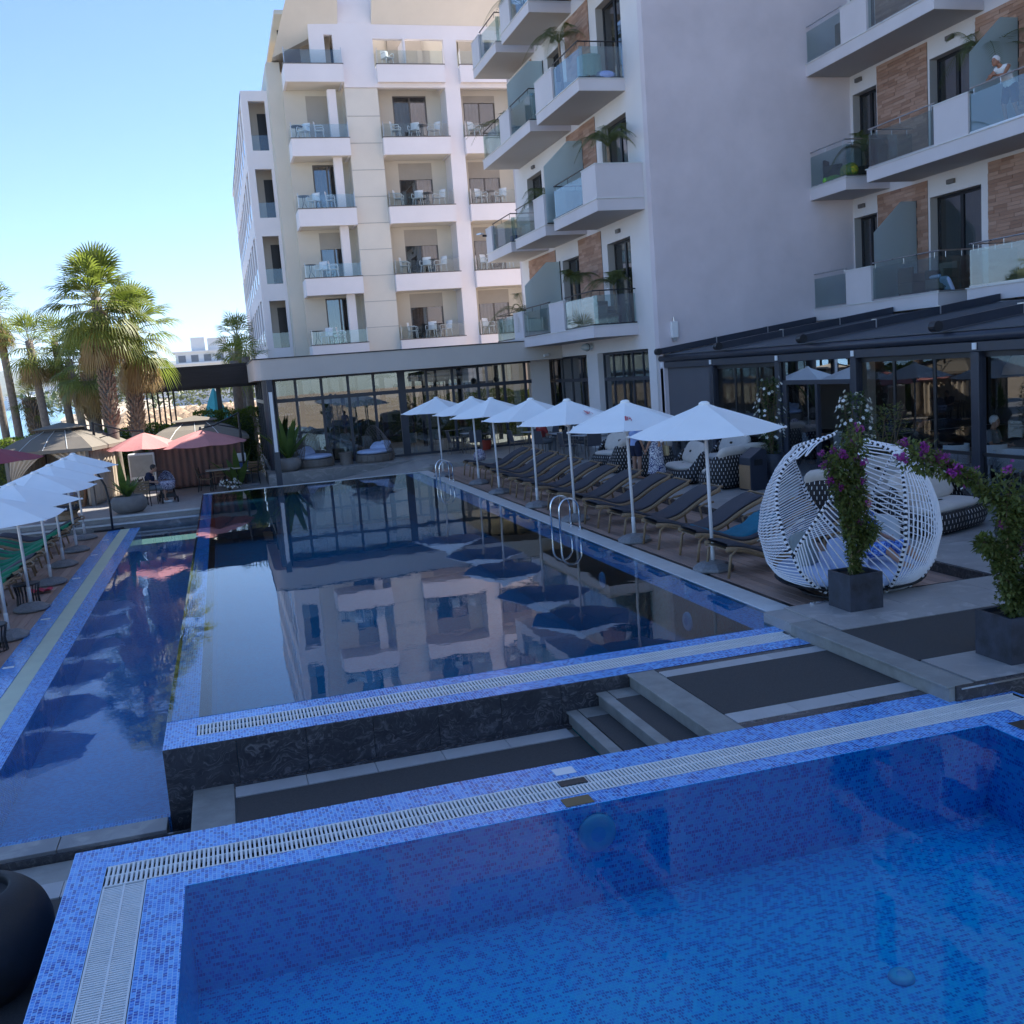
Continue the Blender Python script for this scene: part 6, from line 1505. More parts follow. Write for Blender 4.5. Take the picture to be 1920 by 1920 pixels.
g_t = thing('garden_table', 'dark table beside the seated father', 'table', (-2.85, 34.75, TL)); obj('top', MB().box(-.35, .35, -.35, .35, .70, .73), metal_dark, g_t); obj('leg', MB().cyl((0, 0, 0), (0, 0, .7), .04, n=8), metal_dark, g_t)
# service counters against the hedge
cn_ = thing('drinks_cooler', 'white framed glass cooler between the palms and the draped gazebo', 'cooler', (-2.95, 39.0, TL)); obj('cabinet', MB().box(-.45, .45, -.25, .25, .35, 1.45), white_pl, cn_, bevel=.02); obj('door', MB().box(-.4, .4, -.27, -.251, .62, 1.38), M('cooler_grey', (.34, .35, .36), .4), cn_); obj('counter', MB().box(-.5, .5, -.28, .28, 0, .35), plaster_g, cn_)
mk = thing('coffee_station', 'small service station with white boiler beside the draped gazebo', 'station', (.55, 38.55, TL)); obj('cabinet', MB().box(-.25, .25, -.2, .2, 0, .85), metal_navy, mk); obj('boiler', MB().box(-.16, .16, -.15, .15, .85, 1.15), white_pl, mk, bevel=.03, seg=2); obj('shelf', MB().box(-.27, .27, -.25, .22, .50, .52), chrome, mk); obj('panel', MB().box(-.2, .2, -.204, -.2005, .55, .8), blue_cl, mk)
# pushchair
ps = thing('pushchair', 'pushchair with dark printed hood beside the seated father', 'pushchair', (-1.95, 34.7, TL), .2)
obj('hood', MB().grid(lambda u, v: Vector((.27*cos(pi*u), .08+.32*sin(pi*u)*cos(v*1.5)-.1, .62+.30*sin(pi*u)*sin(v*1.5)+.30*(1-abs(2*u-1))*.4)), 14, 8), stroller_pat, ps, smooth=True, solid=.01)
obj('carrycot', MB().lathe([(.16, .40), (.25, .48), (.27, .66), (.25, .70), (0, .70)], 18, (0, .05, 0), 1, 1.4), stroller_pat, ps, smooth=True)
obj('frame', MB().tube([(-.22, -.3, .12), (-.2, .1, .45), (-.2, .42, .98), (0, .46, 1.02), (.2, .42, .98), (.2, .1, .45), (.22, -.3, .12)], .016, 6).tube([(-.22, .35, .14), (-.2, .05, .42)], .015, 6).tube([(.22, .35, .14), (.2, .05, .42)], .015, 6).tube([(-.22, .35, .14), (.22, .35, .14)], .012, 6), metal_dark, ps)
obj('basket', MB().box(-.2, .2, -.15, .3, .16, .3), metal_dark, ps)
for sx in (-.24, .24):
    for sy, r in ((-.3, .10), (.35, .14)): obj('wheel', MB().tube([(sx, sy+r*cos(w)*.85, r+r*.85*sin(w)) for w in [2*pi*i/16 for i in range(16)]], .022, 6, closed=True).cyl((sx-.012, sy, r), (sx+.012, sy, r), r*.5, n=10), metal_dark, ps)
# ------------------------------------------------------------------ people
ST = dict(pelvis=(0, 0, .93), waist=(0, 0, 1.06), chest=(0, -.01, 1.24), neck=(0, .0, 1.42), head=(0, -.02, 1.56),
          sl=(-.165, 0, 1.36), sr=(.165, 0, 1.36), el=(-.215, .03, 1.08), er=(.215, .03, 1.08), wl=(-.225, -.05, .84), wr=(.225, -.05, .84),
          hl=(-.09, 0, .90), hr=(.09, 0, .90), kl=(-.095, -.02, .49), kr=(.095, -.02, .49), al=(-.095, .02, .08), ar=(.095, .02, .08), fl=(-.11, -.15, .03), fr=(.11, -.15, .03))
def limb(m, P, R_, n=10):
    Q = []; RR = []
    for i in range(len(P)-1):
        a, b = Vector(P[i]), Vector(P[i+1])
        for k in range(4): Q.append(a.lerp(b, k/4)); RR.append(R_[i]+(R_[i+1]-R_[i])*k/4)
    Q.append(Vector(P[-1])); RR.append(R_[-1]); m.tube(Q, RR, n); m.ball(P[0], R_[0], n, 6); m.ball(P[-1], R_[-1], n, 6)
def fuse(o, v=.012, it=4):
    md = o.modifiers.new('r', 'REMESH'); md.mode = 'VOXEL'; md.voxel_size = v; md.use_smooth_shade = True
    md = o.modifiers.new('s', 'SMOOTH'); md.iterations = it; md.factor = .5
def hand(m, w, e, facing=1):
    """palm and five unequal, slightly curled fingers beyond the wrist w (elbow e gives direction)"""
    w = Vector(w); d = (w-Vector(e)).normalized(); s = d.cross(Vector((0, 1, .2)));
    if s.length < .1: s = d.cross(Vector((1, 0, 0)))
    s.normalize(); n = s.cross(d)
    m.tube([w, w+d*.05, w+d*.085], [.024, .03, .027], 8, flat=.6)
    for k, l in enumerate((.060, .072, .068, .054)):
        b = w+d*.08+s*((k-1.5)*.017); m.tube([b, b+d*l*.5+n*.006, b+d*l+n*.02], [.0085, .0080, .0068], 6)
    b = w+d*.025+s*.028*facing; m.tube([b, b+s*.025*facing+d*.03, b+s*.03*facing+d*.058], [.011, .010, .008], 6)
def person(label, loc, rz, J=None, skm=skin, hair=hair_dark, hairlen=0, tops=None, bottoms=None, scale=1, vox=.012, shoes=None, dress=None, sleeve=True, sitting=False):
    j = dict(ST); j.update(J or {})
    p = thing('person', label, 'person', loc, rz); p.scale = (scale,)*3
    m = MB()
    m.tube([j['pelvis'], j['waist'], j['chest'], (Vector(j['chest'])*.35+Vector(j['neck'])*.65)], [.15, .128, .155, .10], 14, flat=.68); m.ball(j['pelvis'], .14, 12, 8, (1, .75, .8))
    m.tube([Vector(j['sl']), Vector(j['chest']).lerp(Vector(j['neck']), .62), Vector(j['sr'])], [.062, .075, .062], 10)
    limb(m, [j['neck'], Vector(j['neck']).lerp(Vector(j['head']), .6)], [.055, .05])
    h = Vector(j['head']); m.ball(h+Vector((0, 0, .02)), .098, 14, 10, (.80, .98, 1.12)); m.ball(h+Vector((0, -.035, -.055)), .06, 10, 8, (.85, .9, .9))
    m.tube([h+Vector((0, -.09, .02)), h+Vector((0, -.112, -.018))], [.010, .015], 6)
    for s in (-1, 1): m.ball(h+Vector((s*.078, .01, .0)), .022, 8, 6, (.4, .8, 1.2))
    for s in 'lr':
        limb(m, [j['s'+s], j['e'+s], j['w'+s]], [.05, .038, .026]); hand(m, j['w'+s], j['e'+s], 1 if s == 'l' else -1)
        limb(m, [j['h'+s], j['k'+s], j['a'+s]], [.085, .056, .038]); limb(m, [j['a'+s], j['f'+s]], [.038, .030])
    o = obj('body', m, skm, p); fuse(o, vox)
    e = MB()
    for s in (-1, 1): e.ball(h+Vector((s*.032, -.083, .018)), .011, 8, 6)
    obj('eyes', e, hair_dark, p); obj('mouth', MB().tube([h+Vector((-.02, -.092, -.062)), h+Vector((0, -.098, -.064)), h+Vector((.02, -.092, -.062))], .005, 5), M('lips', (.30, .10, .08), .5), p)
    hm = MB().ball(h+Vector((0, .018, .045)), .104, 14, 10, (.86, .98, 1.05))
    if hairlen: hm.tube([h+Vector((0, .07, .02)), h+Vector((0, .085, -.10)), h+Vector((0, .07, -.10-hairlen))], [.075, .07, .04], 10, flat=.6)
    # trim the hair away from the face
    hv = []; o = obj('hair', hm, hair, p); fuse(o, .012, 2)
    if tops:
        m = MB(); m.tube([Vector(j['pelvis'])+Vector((0, 0, -.02)), j['waist'], j['chest'], Vector(j['chest']).lerp(Vector(j['neck']), .55)], [.168, .148, .172, .12], 14, flat=.70); m.tube([Vector(j['sl']), Vector(j['chest']).lerp(Vector(j['neck']), .55), Vector(j['sr'])], [.072, .084, .072], 10)
        if sleeve:
            for s in 'lr': q = Vector(j['s'+s]).lerp(Vector(j['e'+s]), .62); limb(m, [j['s'+s], q], [.066, .060])
        o = obj('top', m, tops, p); fuse(o, vox, 2)
    if bottoms:
        m = MB(); m.ball(j['pelvis'], .165, 12, 8, (1, .78, .85))
        for s in 'lr': q = Vector(j['h'+s]).lerp(Vector(j['k'+s]), bottoms[1] if bottoms[1] <= 1 else 1); limb(m, [j['h'+s], q]+([Vector(j['k'+s]).lerp(Vector(j['a'+s]), .9)] if bottoms[1] > 1 else []), [.108, .088]+([.062] if bottoms[1] > 1 else []))
        o = obj('trousers' if bottoms[1] > 1 else 'shorts', m, bottoms[0], p); fuse(o, vox, 2)
    if dress:
        mat_, zt, zb, wb_ = dress
        def F(u, v):
            a = 2*pi*u; z = zt+(zb-zt)*v; r = .155+.02*sin(v*6)+(wb_-.155)*max(0, v-.25)/.75; fold = 1+.05*v*sin(a*9); return Vector((r*fold*cos(a), r*.72*fold*sin(a), z))
        obj('dress', MB().grid(F, 48, 16, True), mat_, p, smooth=True, solid=.006); m = MB(); m.tube([j['waist'], j['chest'], Vector(j['chest']).lerp(Vector(j['neck']), .5)], [.15, .172, .11], 14, flat=.72); o = obj('bodice', m, mat_, p); fuse(o, vox, 2)
    if shoes:
        for s in 'lr': m = MB(); limb(m, [Vector(j['a'+s])+Vector((0, .02, -.035)), Vector(j['f'+s])+Vector((0, -.02, .008))], [.045, .04]); o = obj('shoe', m, shoes, p); fuse(o, .010, 2)
    return p
def sit(h=.45, fwd=.42, arm=None):
    J = dict(pelvis=(0, .05, h+.09), waist=(0, .06, h+.22), chest=(0, .05, h+.40), neck=(0, .04, h+.58), head=(0, .0, h+.72), sl=(-.165, .05, h+.52), sr=(.165, .05, h+.52),
             el=(-.22, -.02, h+.27), er=(.22, -.02, h+.27), wl=(-.15, -.24, h+.24), wr=(.15, -.24, h+.24), hl=(-.09, .03, h+.06), hr=(.09, .03, h+.06), kl=(-.11, -fwd, h+.05), kr=(.11, -fwd, h+.05), al=(-.11, -fwd+.02, .08), ar=(.11, -fwd+.04, .08), fl=(-.12, -fwd-.15, .03), fr=(.12, -fwd-.13, .03))
    if arm: J.update(arm)
    return J
w1 = person('woman seen from behind in a long navy and white swirled dress', (9.85, 22.15, PZ), pi+.35, dict(wl=(-.25, .0, .82), wr=(.21, -.1, .88), al=(-.08, .1, .08), fl=(-.09, -.07, .03)), skm=skin, hairlen=.12, dress=(dress_m, 1.1, .30, .26), shoes=white_cl)
sb_ = thing('shoulder_bag', 'tan bag hanging from the shoulder of the woman in the swirled dress', 'bag', (10.08, 22.1, PZ+.72)); obj('pouch', MB().cbox((0, 0, .1), (.09, .26, .24)), M('tan_leather', (.42, .32, .17), .6), sb_, bevel=.03, seg=2); obj('strap', MB().tube([(0, -.08, .22), (-.03, -.03, .68), (-.02, .03, .7), (0, .09, .22)], .012, 6), M('tan_leather', (.42, .32, .17), .6), sb_)
person('person in light blue top and navy shorts beside the woman in the dress', (9.95, 23.6, PZ), 1.9, dict(), tops=lilac_cl, bottoms=(navy_cl, .55), hairlen=.0, scale=.97)
person('man with white hair in a pale vest leaning on the upper right balcony rail', (18.62, 20.55, FL[1]+.012), -pi/2+.12, dict(pelvis=(0, .10, .94), waist=(0, .02, 1.07), chest=(0, -.12, 1.23), neck=(0, -.24, 1.37), head=(-.04, -.33, 1.47), sl=(-.18, -.17, 1.32), sr=(.18, -.17, 1.32), el=(-.26, -.36, 1.10), er=(.22, -.36, 1.11), wl=(-.02, -.46, 1.14), wr=(0, -.44, 1.15), hl=(-.09, .1, .91), hr=(.09, .1, .91), kl=(-.12, .02, .5), kr=(.10, .12, .49), al=(-.12, .12, .08), ar=(.12, .28, .08), fl=(-.13, -.05, .03), fr=(.14, .12, .03)), skm=skin_tan, hair=hair_grey, tops=white_cl, bottoms=(navy_cl, .75), sleeve=False)
person('father in navy shirt and shorts sitting beside the pushchair', (-2.42, 34.75, TL), pi/2-.2, sit(.45, .42, dict(head=(0, -.12, 1.13), neck=(0, -.02, 1.02))), tops=navy_cl, bottoms=(grey_cl, .9), shoes=white_cl)
fc = slat_chair('dark garden chair under the seated father', (-2.46, 34.74, TL), pi/2-.2)
person('man in a red shirt and white trainers sitting at a cafe table', (10.42, 32.75, PZ), pi/2+.5, sit(.46, .44), tops=red_cl, bottoms=(grey_cl, 2), shoes=white_cl)
cc_ = copy_tree(cf, (10.40, 32.74, PZ), pi/2+.5, 'sling chair under the man in the red shirt')
person('person in a blue printed dress sitting inside the egg daybed', (7.72, 11.0, .38), .35, dict(sit(.06, .5, dict(kl=(-.2, -.42, .25), kr=(.16, -.46, .22), al=(-.15, -.62, .06), ar=(.2, -.6, .06), fl=(-.16, -.76, .04), fr=(.22, -.74, .04)))), tops=blue_pat, bottoms=(blue_pat, .95), hairlen=.15)
for lab, l, r, mt in (('dark-haired woman sitting behind the restaurant door glass', (14.55, 21.15, PZ), -1.0, int_dark), ('diner sitting deep in the restaurant by the bay post', (15.1, 19.3, PZ), 1.2, int_dark), ('diner with grey hair in the middle of the open restaurant bay', (15.4, 17.4, PZ), .4, grey_cl), ('diner sitting on the terrace below the hat picture', (14.7, 23.0, PZ), 2.0, navy_cl)):
    person(lab, l, r, sit(.45), hair=hair_grey if 'grey hair' in lab else hair_dark, hairlen=.15 if 'woman' in lab else 0, tops=mt, bottoms=(navy_cl, 2), vox=.018)
    s_ = obj('bar_stool', MB().lathe([(.18, .42), (.19, .45), (0, .46)], 14).cyl((0, 0, .02), (0, 0, .43), .03, n=8).lathe([(.2, 0), (.2, .02), (0, .03)], 14), metal_dark, None, 'stool under the '+lab, 'stool', 'stools in the restaurant', loc=(l[0], l[1], PZ-.01))
person('person in white sitting at a table inside the glass pavilion', (4.6, 39.9, PZ), .5, sit(.45), tops=white_cl, bottoms=(white_cl, 2), vox=.018)
o = obj('tub_chair', tubme, None, None, 'white tub chair under the person in white in the pavilion', 'chair', loc=(4.6, 39.95, PZ-.004), rz=.5)
for i, (x, y) in enumerate(((3.3, 40.4), (5.6, 40.8), (7.2, 40.2), (8.3, 41.0), (9.6, 40.5), (10.8, 40.9))): o = obj('tub_chair', tubme, None, None, f'{NB[i]} pale chair from the left inside the glass pavilion', 'chair', 'pale chairs in the pavilion', loc=(x, y, PZ-.004), rz=i*1.7)
for i, (x, y) in enumerate(((4.1, 40.3), (6.4, 40.6), (9.0, 40.3))): o = obj('restaurant_table', rtme, None, None, f'{("left", "middle", "right")[i]} table inside the glass pavilion', 'table', 'tables in the pavilion', loc=(x, y, PZ-.004))
# ------------------------------------------------------------------ balcony things, small fittings
def simple(name, label, cat, mb, mat, loc, rz=0, **k): return obj(name, mb, mat, None, label, cat, loc=loc, rz=rz, **k)
def clothed_table(label, loc, r=.36, h=.74, mat=M('table_cloth_aqua', (.45, .62, .64), .9)):
    def F(u, v): a = 2*pi*u; f = 1+.06*v*sin(a*11); return Vector((r*f*cos(a), r*f*sin(a), h-(h-.12)*v))
    t = thing('covered_table', label, 'table', loc); obj('cloth', MB().grid(F, 60, 6, True).lathe([(0, h+.002), (r, h+.002)], 40), mat, t, smooth=True); obj('leg', MB().cyl((0, 0, 0), (0, 0, h), .03, n=8), metal_dark, t)
clothed_table('round table under an aqua cloth on the third-floor near balcony', (11.85, 30.0, FL[2]))
simple('swim_ring', 'blue and white swim ring lying on the third-floor near balcony', 'swim ring', MB().tube([(.3*cos(w), .3*sin(w), .12) for w in [2*pi*i/24 for i in range(24)]], .12, 10, closed=True), lilac_cl, (12.25, 29.95, FL[2]+.012), smooth=True)
simple('rattan_cabinet', 'round rattan cabinet on the upper right far balcony', 'cabinet', MB().lathe([(.36, 0), (.36, .78), (.3, .8), (0, .8)], 24), rattan_gr, (18.75, 26.9, FL[2]), smooth=False)
def box_chair(label, loc, rz, mat=rattan_gr, cu=cush_blue):
    c = thing('balcony_armchair', label, 'chair', loc, rz, 'armchairs on the right balconies'); obj('frame', MB().box(-.3, .3, -.3, .3, .1, .38).box(-.3, -.22, -.3, .3, .38, .62).box(.22, .3, -.3, .3, .38, .62).box(-.3, .3, .22, .3, .38, .8), mat, c, bevel=.02); pillow(.46, .5, .12, cu, 'seat_cushion', c, Matrix.Translation((0, -.04, .43)))
    for sx in (-.26, .26):
        for sy in (-.26, .26): obj('leg', MB().cyl((sx, sy, 0), (sx, sy, .1), .02, n=6), metal_dark, c)
box_chair('grey rattan armchair at the left of the lowest right balcony', (18.75, 24.2, FL[0]+.012), 1.6); box_chair('grey rattan armchair beside the pale pillow on the lowest right balcony', (18.7, 23.0, FL[0]+.012), -1.4); box_chair('armchair behind the man on the upper right balcony', (18.9, 19.6, FL[1]+.012), 1.0, white_pl)
box_chair('dark armchair on the middle right balcony beside the inflatables', (18.9, 27.9, FL[1]+.012), .6, metal_dark); box_chair('dark rattan armchair on the lowest left balcony corner', (12.1, 30.4, FL[0]+.012), .4, rattan_gr, cush_dark)
t = thing('pillow', 'pale pillow leaning at the end of the lowest right balcony', 'pillow', (18.55, 22.62, FL[0]+.2)); pillow(.5, .36, .14, cush_blue, 'cover', t, Matrix.Rotation(1.1, 4, 'Y'))
simple('beach_ball', 'yellow and green inflatable ball on the middle right balcony', 'ball', MB().ball((0, 0, .22), .22, 16, 10), pattern('ball_print', (.50, .36, .02), (.10, .26, .03), 3), (18.45, 26.5, FL[1]+.012), smooth=True)
simple('inflatable', 'bright green inflatable toy on the middle right balcony', 'toy', MB().ball((0, 0, .12), .2, 12, 8, (1.4, 1, .6)).ball((-.25, .1, .1), .1, 10, 6).ball((.28, -.05, .1), .1, 10, 6), M('lime_vinyl', (.14, .42, .04), .4), (18.45, 27.3, FL[1]+.012), smooth=True)
simple('inflatable_mango', 'green and yellow inflatable standing on the middle right balcony', 'toy', MB().ball((0, 0, .24), .16, 12, 8, (1, 1, 1.5)), pattern('mango_print', (.38, .34, .03), (.08, .28, .05), 2), (18.6, 27.0, FL[1]+.012), smooth=True)
simple('blue_crate', 'blue crate on the second-floor far balcony', 'crate', MB().box(-.2, .2, -.2, .2, 0, .3), blue_cl, (11.7, 38.3, FL[1]+.012), bevel=.02)
# fittings
wl_ = thing('wireless_antenna', 'white antenna box on the grey wall above the pergola corner', 'antenna', (13.28, 28.0, 3.62)); obj('case', MB().box(-.11, .11, -.02, .1, .1, .58), white_pl, wl_, bevel=.02, seg=2); obj('bracket', MB().box(-.05, .05, -.02, .099, 0, .1).cyl((0, .04, .58), (0, .04, .70), .03, n=8), steel, wl_)
fl = thing('wall_floodlight', 'oval wall lamp over the ground floor pier', 'lamp', (12.62, 33.8, 3.72)); obj('dome', MB().ball((0, 0, 0), .22, 16, 8, (1, 1.3, .55)), gl_frost, fl, smooth=True); obj('arm', MB().tube([(.18, 0, .02), (.0, 0, .12), (0, 0, .14)], .015, 6).tube([(0, .28*cos(w), .13*sin(w)) for w in [2*pi*i/20 for i in range(20)]], .012, 6, closed=True), metal_dark, fl)
sp_ = thing('spotlight', 'small spotlight clamped on the second-floor balcony end', 'lamp', (11.15, 41.2, FL[1]+.75)); obj('head', MB().cbox((-.12, -.05, .06), (.2, .26, .05), .5), steel, sp_); obj('bracket', MB().box(-.02, .15, -.02, .02, -.05, .03), metal_dark, sp_)
cam_ = thing('security_camera', 'small security camera at the pavilion corner', 'camera', (12.2, 36.9, 3.6)); obj('body', MB().cyl((0, 0, 0), (-.2, -.06, -.03), .05, n=10), white_pl, cam_); obj('mount', MB().cyl((0, 0, 0), (.05, .12, .05), .02, n=6), metal_dark, cam_)
# things on and in the pools
def plate(name, label, x, y, sx, sy, rz, mat, z=.0): return simple(name, label, 'cover', MB().box(-sx/2, sx/2, -sy/2, sy/2, 0, .006), mat, (x, y, z), rz, bevel=.004)
plate('access_lid', 'white access lid on the rim of the front pool', 2.27, 7.20, .17, .13, 0, white_pl, .001)
plate('loose_plate', 'black loose plate lying on the overflow grate', 2.26, 6.97, .22, .10, .0, metal_dark, .002); plate('brown_plate', 'brown plate under the water edge of the front pool', 2.18, 6.64, .22, .14, .0, M('brass_plate', (.16, .11, .04), .5), .0005)
plate('dark_plate', 'dark plate on the right rim of the front pool', 5.95, 6.42, .2, .16, 0, M('brass_plate2', (.05, .04, .03), .5), .0005)
def pool_light(label, loc, rot, r=.13):
    l = thing('pool_light', label, 'lamp', loc); l.rotation_euler = rot; obj('rim', MB().lathe([(r*.62, 0), (r, 0), (r, .012), (r*.9, .03), (r*.62, .034)], 28), M('light_rim', (.32, .50, .72), .35), l, smooth=True); obj('lens', MB().lathe([(0, .036), (r*.4, .034), (r*.62, .022)], 24), M('light_lens', (.20, .42, .75), .25), l, smooth=True)
pool_light('round underwater lamp on the far wall of the front pool', (2.28, 6.545, -.22), (radians(90), 0, 0), .145); pool_light('round drain on the floor of the front pool', (3.65, 4.95, D+.003), (0, 0, 0), .08)
pool_light('round underwater lamp on the right wall of the main pool near the corner', (5.62, 11.9, -.32), (0, radians(-90), 0), .13); pool_light('round underwater lamp on the right wall of the main pool by the near ladder', (5.62, 15.0, -.32), (0, radians(-90), 0), .13)
for i, y in enumerate((29.2, 26.6, 23.3, 19.2, 15.9)): plate('depth_tile', f'{NB[i]} white marker tile from the far end on the outer channel rim', -3.40, y, .16, .10, 0, white_pl, CZ+.001)
plate('skimmer_lid', 'square white lid under the near corner of the channel pool', -1.35, 9.62, .26, .22, 0, white_pl, -1.14)
pool_light('small round lamp on the channel pool floor', (-1.45, 10.35, -1.148), (0, 0, 0), .07)
simple('pink_cloth', 'pink cloth lying under the left sunbeds', 'cloth', MB().grid(lambda u, v: Vector(((u-.5)*.5, (v-.5)*.35, .03+.05*abs(sin(u*9)*cos(v*8)))), 14, 10), M('pink_cloth', (.5, .06, .10), .9), (-3.95, 22.1, CZ), smooth=True)
# hanging planting inside the pavilion
strap_plant('hanging_fern', 'hanging green plant inside the left end of the pavilion', (2.6, 39.5, 3.3), 20, .6, .06, .2)
strap_plant('hanging_vine', 'hanging green plant inside the middle of the pavilion', (6.2, 39.5, 3.3), 20, .6, .06, .2); strap_plant('hanging_ivy', 'hanging green plant inside the right of the pavilion', (7.6, 39.5, 3.3), 20, .6, .06, .2)
strap_plant('restaurant_palm', 'potted palm in the restaurant beside the broad post', (14.0, 13.9, PZ), 14, 1.3, .03, 1.0, leaf_dark); strap_plant('restaurant_plant', 'low palm inside the open restaurant bay', (13.8, 16.1, PZ), 14, .9, .03, .9, leaf_dark)
pl_ = thing('straw_pendant', 'straw pendant lamp in the dark restaurant bay', 'lamp', (16.5, 17.8, 2.35)); obj('shade', MB().lathe([(.05, .4), (.2, .3), (.38, .05), (.42, -.1)], 20), thatch_m, pl_, solid=.02); obj('cord', MB().cyl((0, 0, .38), (0, 0, 1.2), .008, n=5), metal_dark, pl_)
# ------------------------------------------------------------------ beach and far shore
def thatch_mesh(r=1.15, h=2.3):
    m = MB(); vs = []; N = 14
    for j, (rr, z) in enumerate(((.06, h), (.55*r, h-.32), (r, h-.62), (r*1.02, h-.78))):
        for i in range(N): w = 2*pi*i/N; q = rr*(1+random.uniform(-.07, .07)); vs.append((q*cos(w), q*sin(w), z+random.uniform(-.05, .05)))
    m.add(vs, [(j*N+i, j*N+(i+1) % N, (j+1)*N+(i+1) % N, (j+1)*N+i) for j in range(3) for i in range(N)]); m.cyl((0, 0, 0), (0, 0, h-.1), .05, n=6); return m.mesh('thatch_parasol', thatch_m)
tms = [thatch_mesh() for _ in range(4)]
k = 0; rows_ = [62, 67, 73, 80, 88, 97, 107, 118, 130, 145, 162, 182]
for r, y in enumerate(rows_):
    n = 9+r//2
    for i in range(n):
        x = -.085*y+(i+.5*(r % 2))*(.15*y)/n+random.uniform(-.5, .5)
        lab = 'thatched beach parasol in the crowded rows on the beach under the dark canopy'
        obj('thatch_parasol', tms[k % 4], None, None, lab, 'parasol', 'thatched parasols on the beach', loc=(x, y+random.uniform(-1, 1), -1.0), rz=random.uniform(0, 6)); k += 1
kio = thing('teal_kiosk', 'teal pagoda-roofed beach kiosk among the thatched parasols', 'kiosk', (-.3, 66, -1)); obj('roof', MB().lathe([(1.9, 2.15), (1.2, 2.45), (.6, 3.1), (.18, 4.1), (0, 4.5)], 4), M('teal_roof', (.05, .38, .40), .6), kio); 
for a in range(4): w = pi/4+a*pi/2; obj('post', MB().cyl((1.1*cos(w), 1.1*sin(w), 0), (1.1*cos(w), 1.1*sin(w), 2.3), .07, n=8), white_pl, kio)
def tent(label, loc, s, h, mat): t = thing('beach_tent', label, 'tent', loc); obj('roof', MB().add([(-s, -s, h*.6), (s, -s, h*.6), (s, s, h*.6), (-s, s, h*.6), (0, 0, h)], [(0, 1, 4), (1, 2, 4), (2, 3, 4), (3, 0, 4)]), mat, t, solid=.02); [obj('post', MB().cyl((a*s*.95, b*s*.95, 0), (a*s*.95, b*s*.95, h*.62), .05, n=6), white_pl, t) for a in (-1, 1) for b in (-1, 1)]
tent('large grey-white beach tent behind the palms', (-9.0, 66, -1), 2.4, 2.9, M('tent_grey', (.42, .45, .50), .8)); tent('small grey-white beach tent right of the large one', (-6.9, 68, -1), 1.6, 2.5, M('tent_grey', (.42, .45, .50), .8)); tent('pale yellow beach tent at the left edge', (-12.4, 62, -1), 2.2, 2.6, M('tent_cream', (.62, .58, .42), .8))
# hotel tower far behind the canopy
far_w = M('far_white', (.62, .63, .64), .8, 0, .08, .05, 0)
ft = thing('distant_hotel', 'pale stepped hotel far behind the dark canopy', 'building', (-8, 400, -1))
obj('wall', MB().box(-9, 22, 0, 14, 0, 15).box(-6, 18, 2, 14, 15, 19.5), far_w, ft); obj('roof', MB().box(-10, 22, -1, 14, 15, 15.6).box(-7, 18.5, 1, 14, 19.5, 20).box(0, 5, 3, 9, 20, 25).box(6, 13, 3, 9, 20, 24.5), far_w, ft)
for i in range(7): obj('window', MB().box(-8+i*4, -5.8+i*4, -.15, -.001, 9.5, 12.5), M('far_window', (.10, .12, .15), .4), ft)
for i in range(5): obj('window', MB().box(-5+i*4.6, -2.4+i*4.6, 1.85, 1.999, 16, 18.5), M('far_window', (.10, .12, .15), .4), ft)
# pine belt behind the beach
pb = MB()
for k in range(9000):
    x = random.uniform(-45, 160); y = random.uniform(255, 290); hh = 7.5+2.5*mnoise.noise(Vector((x*.06, 3, 0)))+1.5*mnoise.noise(Vector((x*.3, 7, 0)))
    z = -1+hh*random.random()**.5; leafq(pb, Vector((x, y, z)), rdir(-.2, 1), Vector((0, 0, 1)), random.uniform(.8, 1.9), random.uniform(.35, .7))
obj('pine_belt', pb, leafm('pine_needles', (.045, .065, .03), (.11, .13, .06), .15), None, 'grey green belt of pine trees behind the beach', 'trees', kind='stuff')
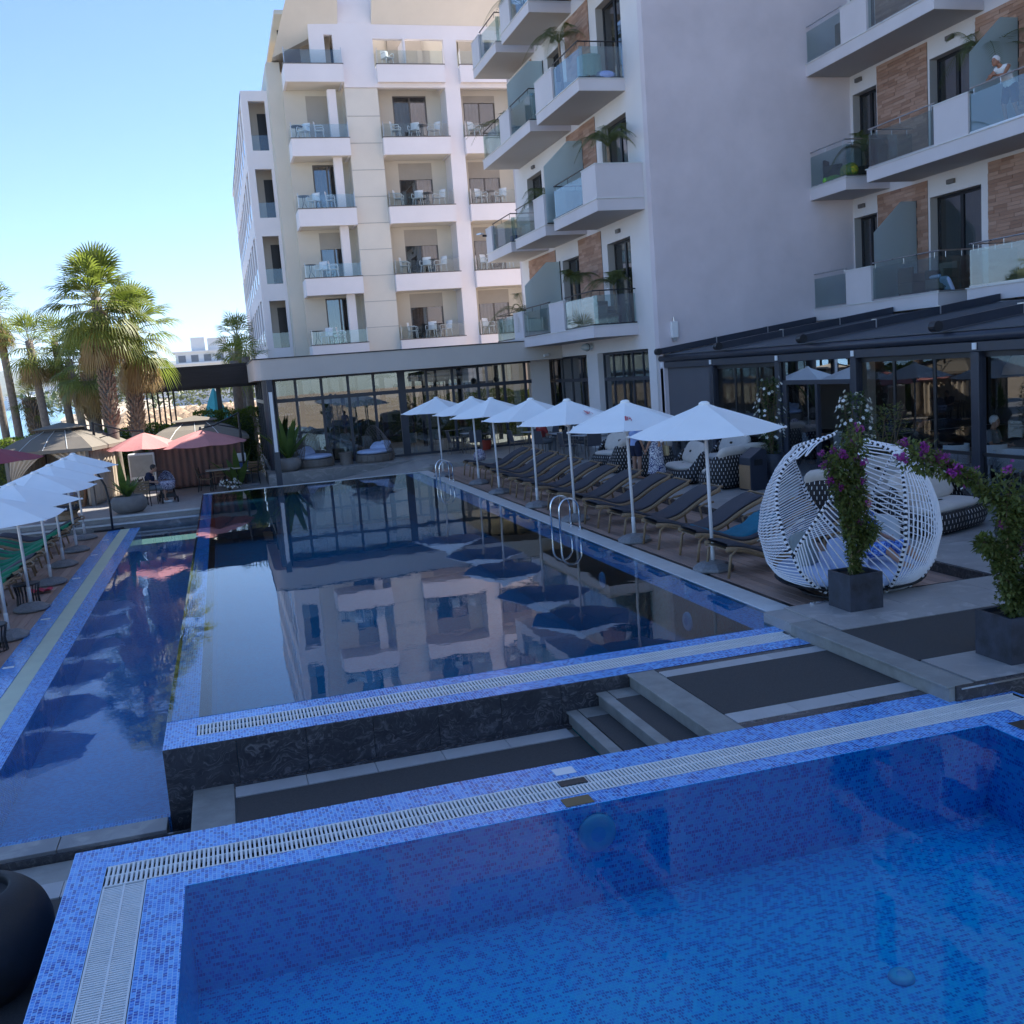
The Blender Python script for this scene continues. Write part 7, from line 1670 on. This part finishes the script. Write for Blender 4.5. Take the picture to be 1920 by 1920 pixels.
# hills and town across the bay
hill_m = M('far_hill', (.13, .15, .11), .95, 0, .4, .006, 0)
def hills(y, base, amp, seed, x0, x1):
    def F(u, v):
        x = x0+(x1-x0)*u; n = mnoise.fractal(Vector((x*.0009+seed, seed, 0)), 1, 2, 5)
        h = base+amp*(n*.6+.5); return Vector((x, y+v*900+40*sin(u*40), -2+h*sin(min(1, v*1.25)*pi/2)+ (6*mnoise.noise(Vector((x*.01, v*9, seed))) if v > 0 else 0)))
    return MB().grid(F, 160, 8)
st('far_hills', hills(2500, 70, 70, 3.1, -3500, 400), hill_m, smooth=True)
st('nearer_hills', hills(1900, 22, 40, 8.4, -900, 900), hill_m, smooth=True)
tm = [MB().box(-a, a, -8, 8, 0, 1).mesh('town_block', far_w) for a in (7, 11, 16)]
wm = M('far_band', (.22, .24, .27), .6)
twm = []
for a, fl_ in ((7, 5), (11, 7), (16, 4)):
    m = MB().box(-a, a, -8, 8, 0, fl_*3.2); m.mi = 1
    for f in range(fl_): 
        for i in range(int(a*2/4)): m.box(-a+1+i*4, -a+3.4+i*4, -8.1, -8.01, f*3.2+.9, f*3.2+2.4)
    twm.append(m.mesh('town_building', [far_w, wm]))
tp = []
for k in range(150):
    u = random.random(); x = -700+u*760; y = 1850+random.uniform(0, 260)
    if x < -330: y = 2420+random.uniform(0, 160)
    tp.append((x, y))
for k, (x, y) in enumerate(tp):
    hz = 0 if y % 7 < 4 else random.uniform(4, 26)
    obj('town_building', twm[k % 3], None, None, 'pale building in the hazy town across the bay', 'building', 'buildings of the town across the bay', loc=(x, y-(60 if y < 2300 else 0), -1.2+(hz if y > 1990 or y > 2480 else 0)), rz=random.uniform(-.5, .5))
# ------------------------------------------------------------------ haze
hz_ = NT('haze_air'); pvn = hz_.n('VolumePrincipled'); pvn.inputs['Color'].default_value = (.78, .86, 1, 1); pvn.inputs['Density'].default_value = .00014; pvn.inputs['Anisotropy'].default_value = .2
hz_.l(pvn.outputs[0], hz_.out.inputs['Volume'])
HAZE = obj('haze', MB().box(-9500, 6500, -900, 9500, -4, 260), hz_.m, kind='stuff')
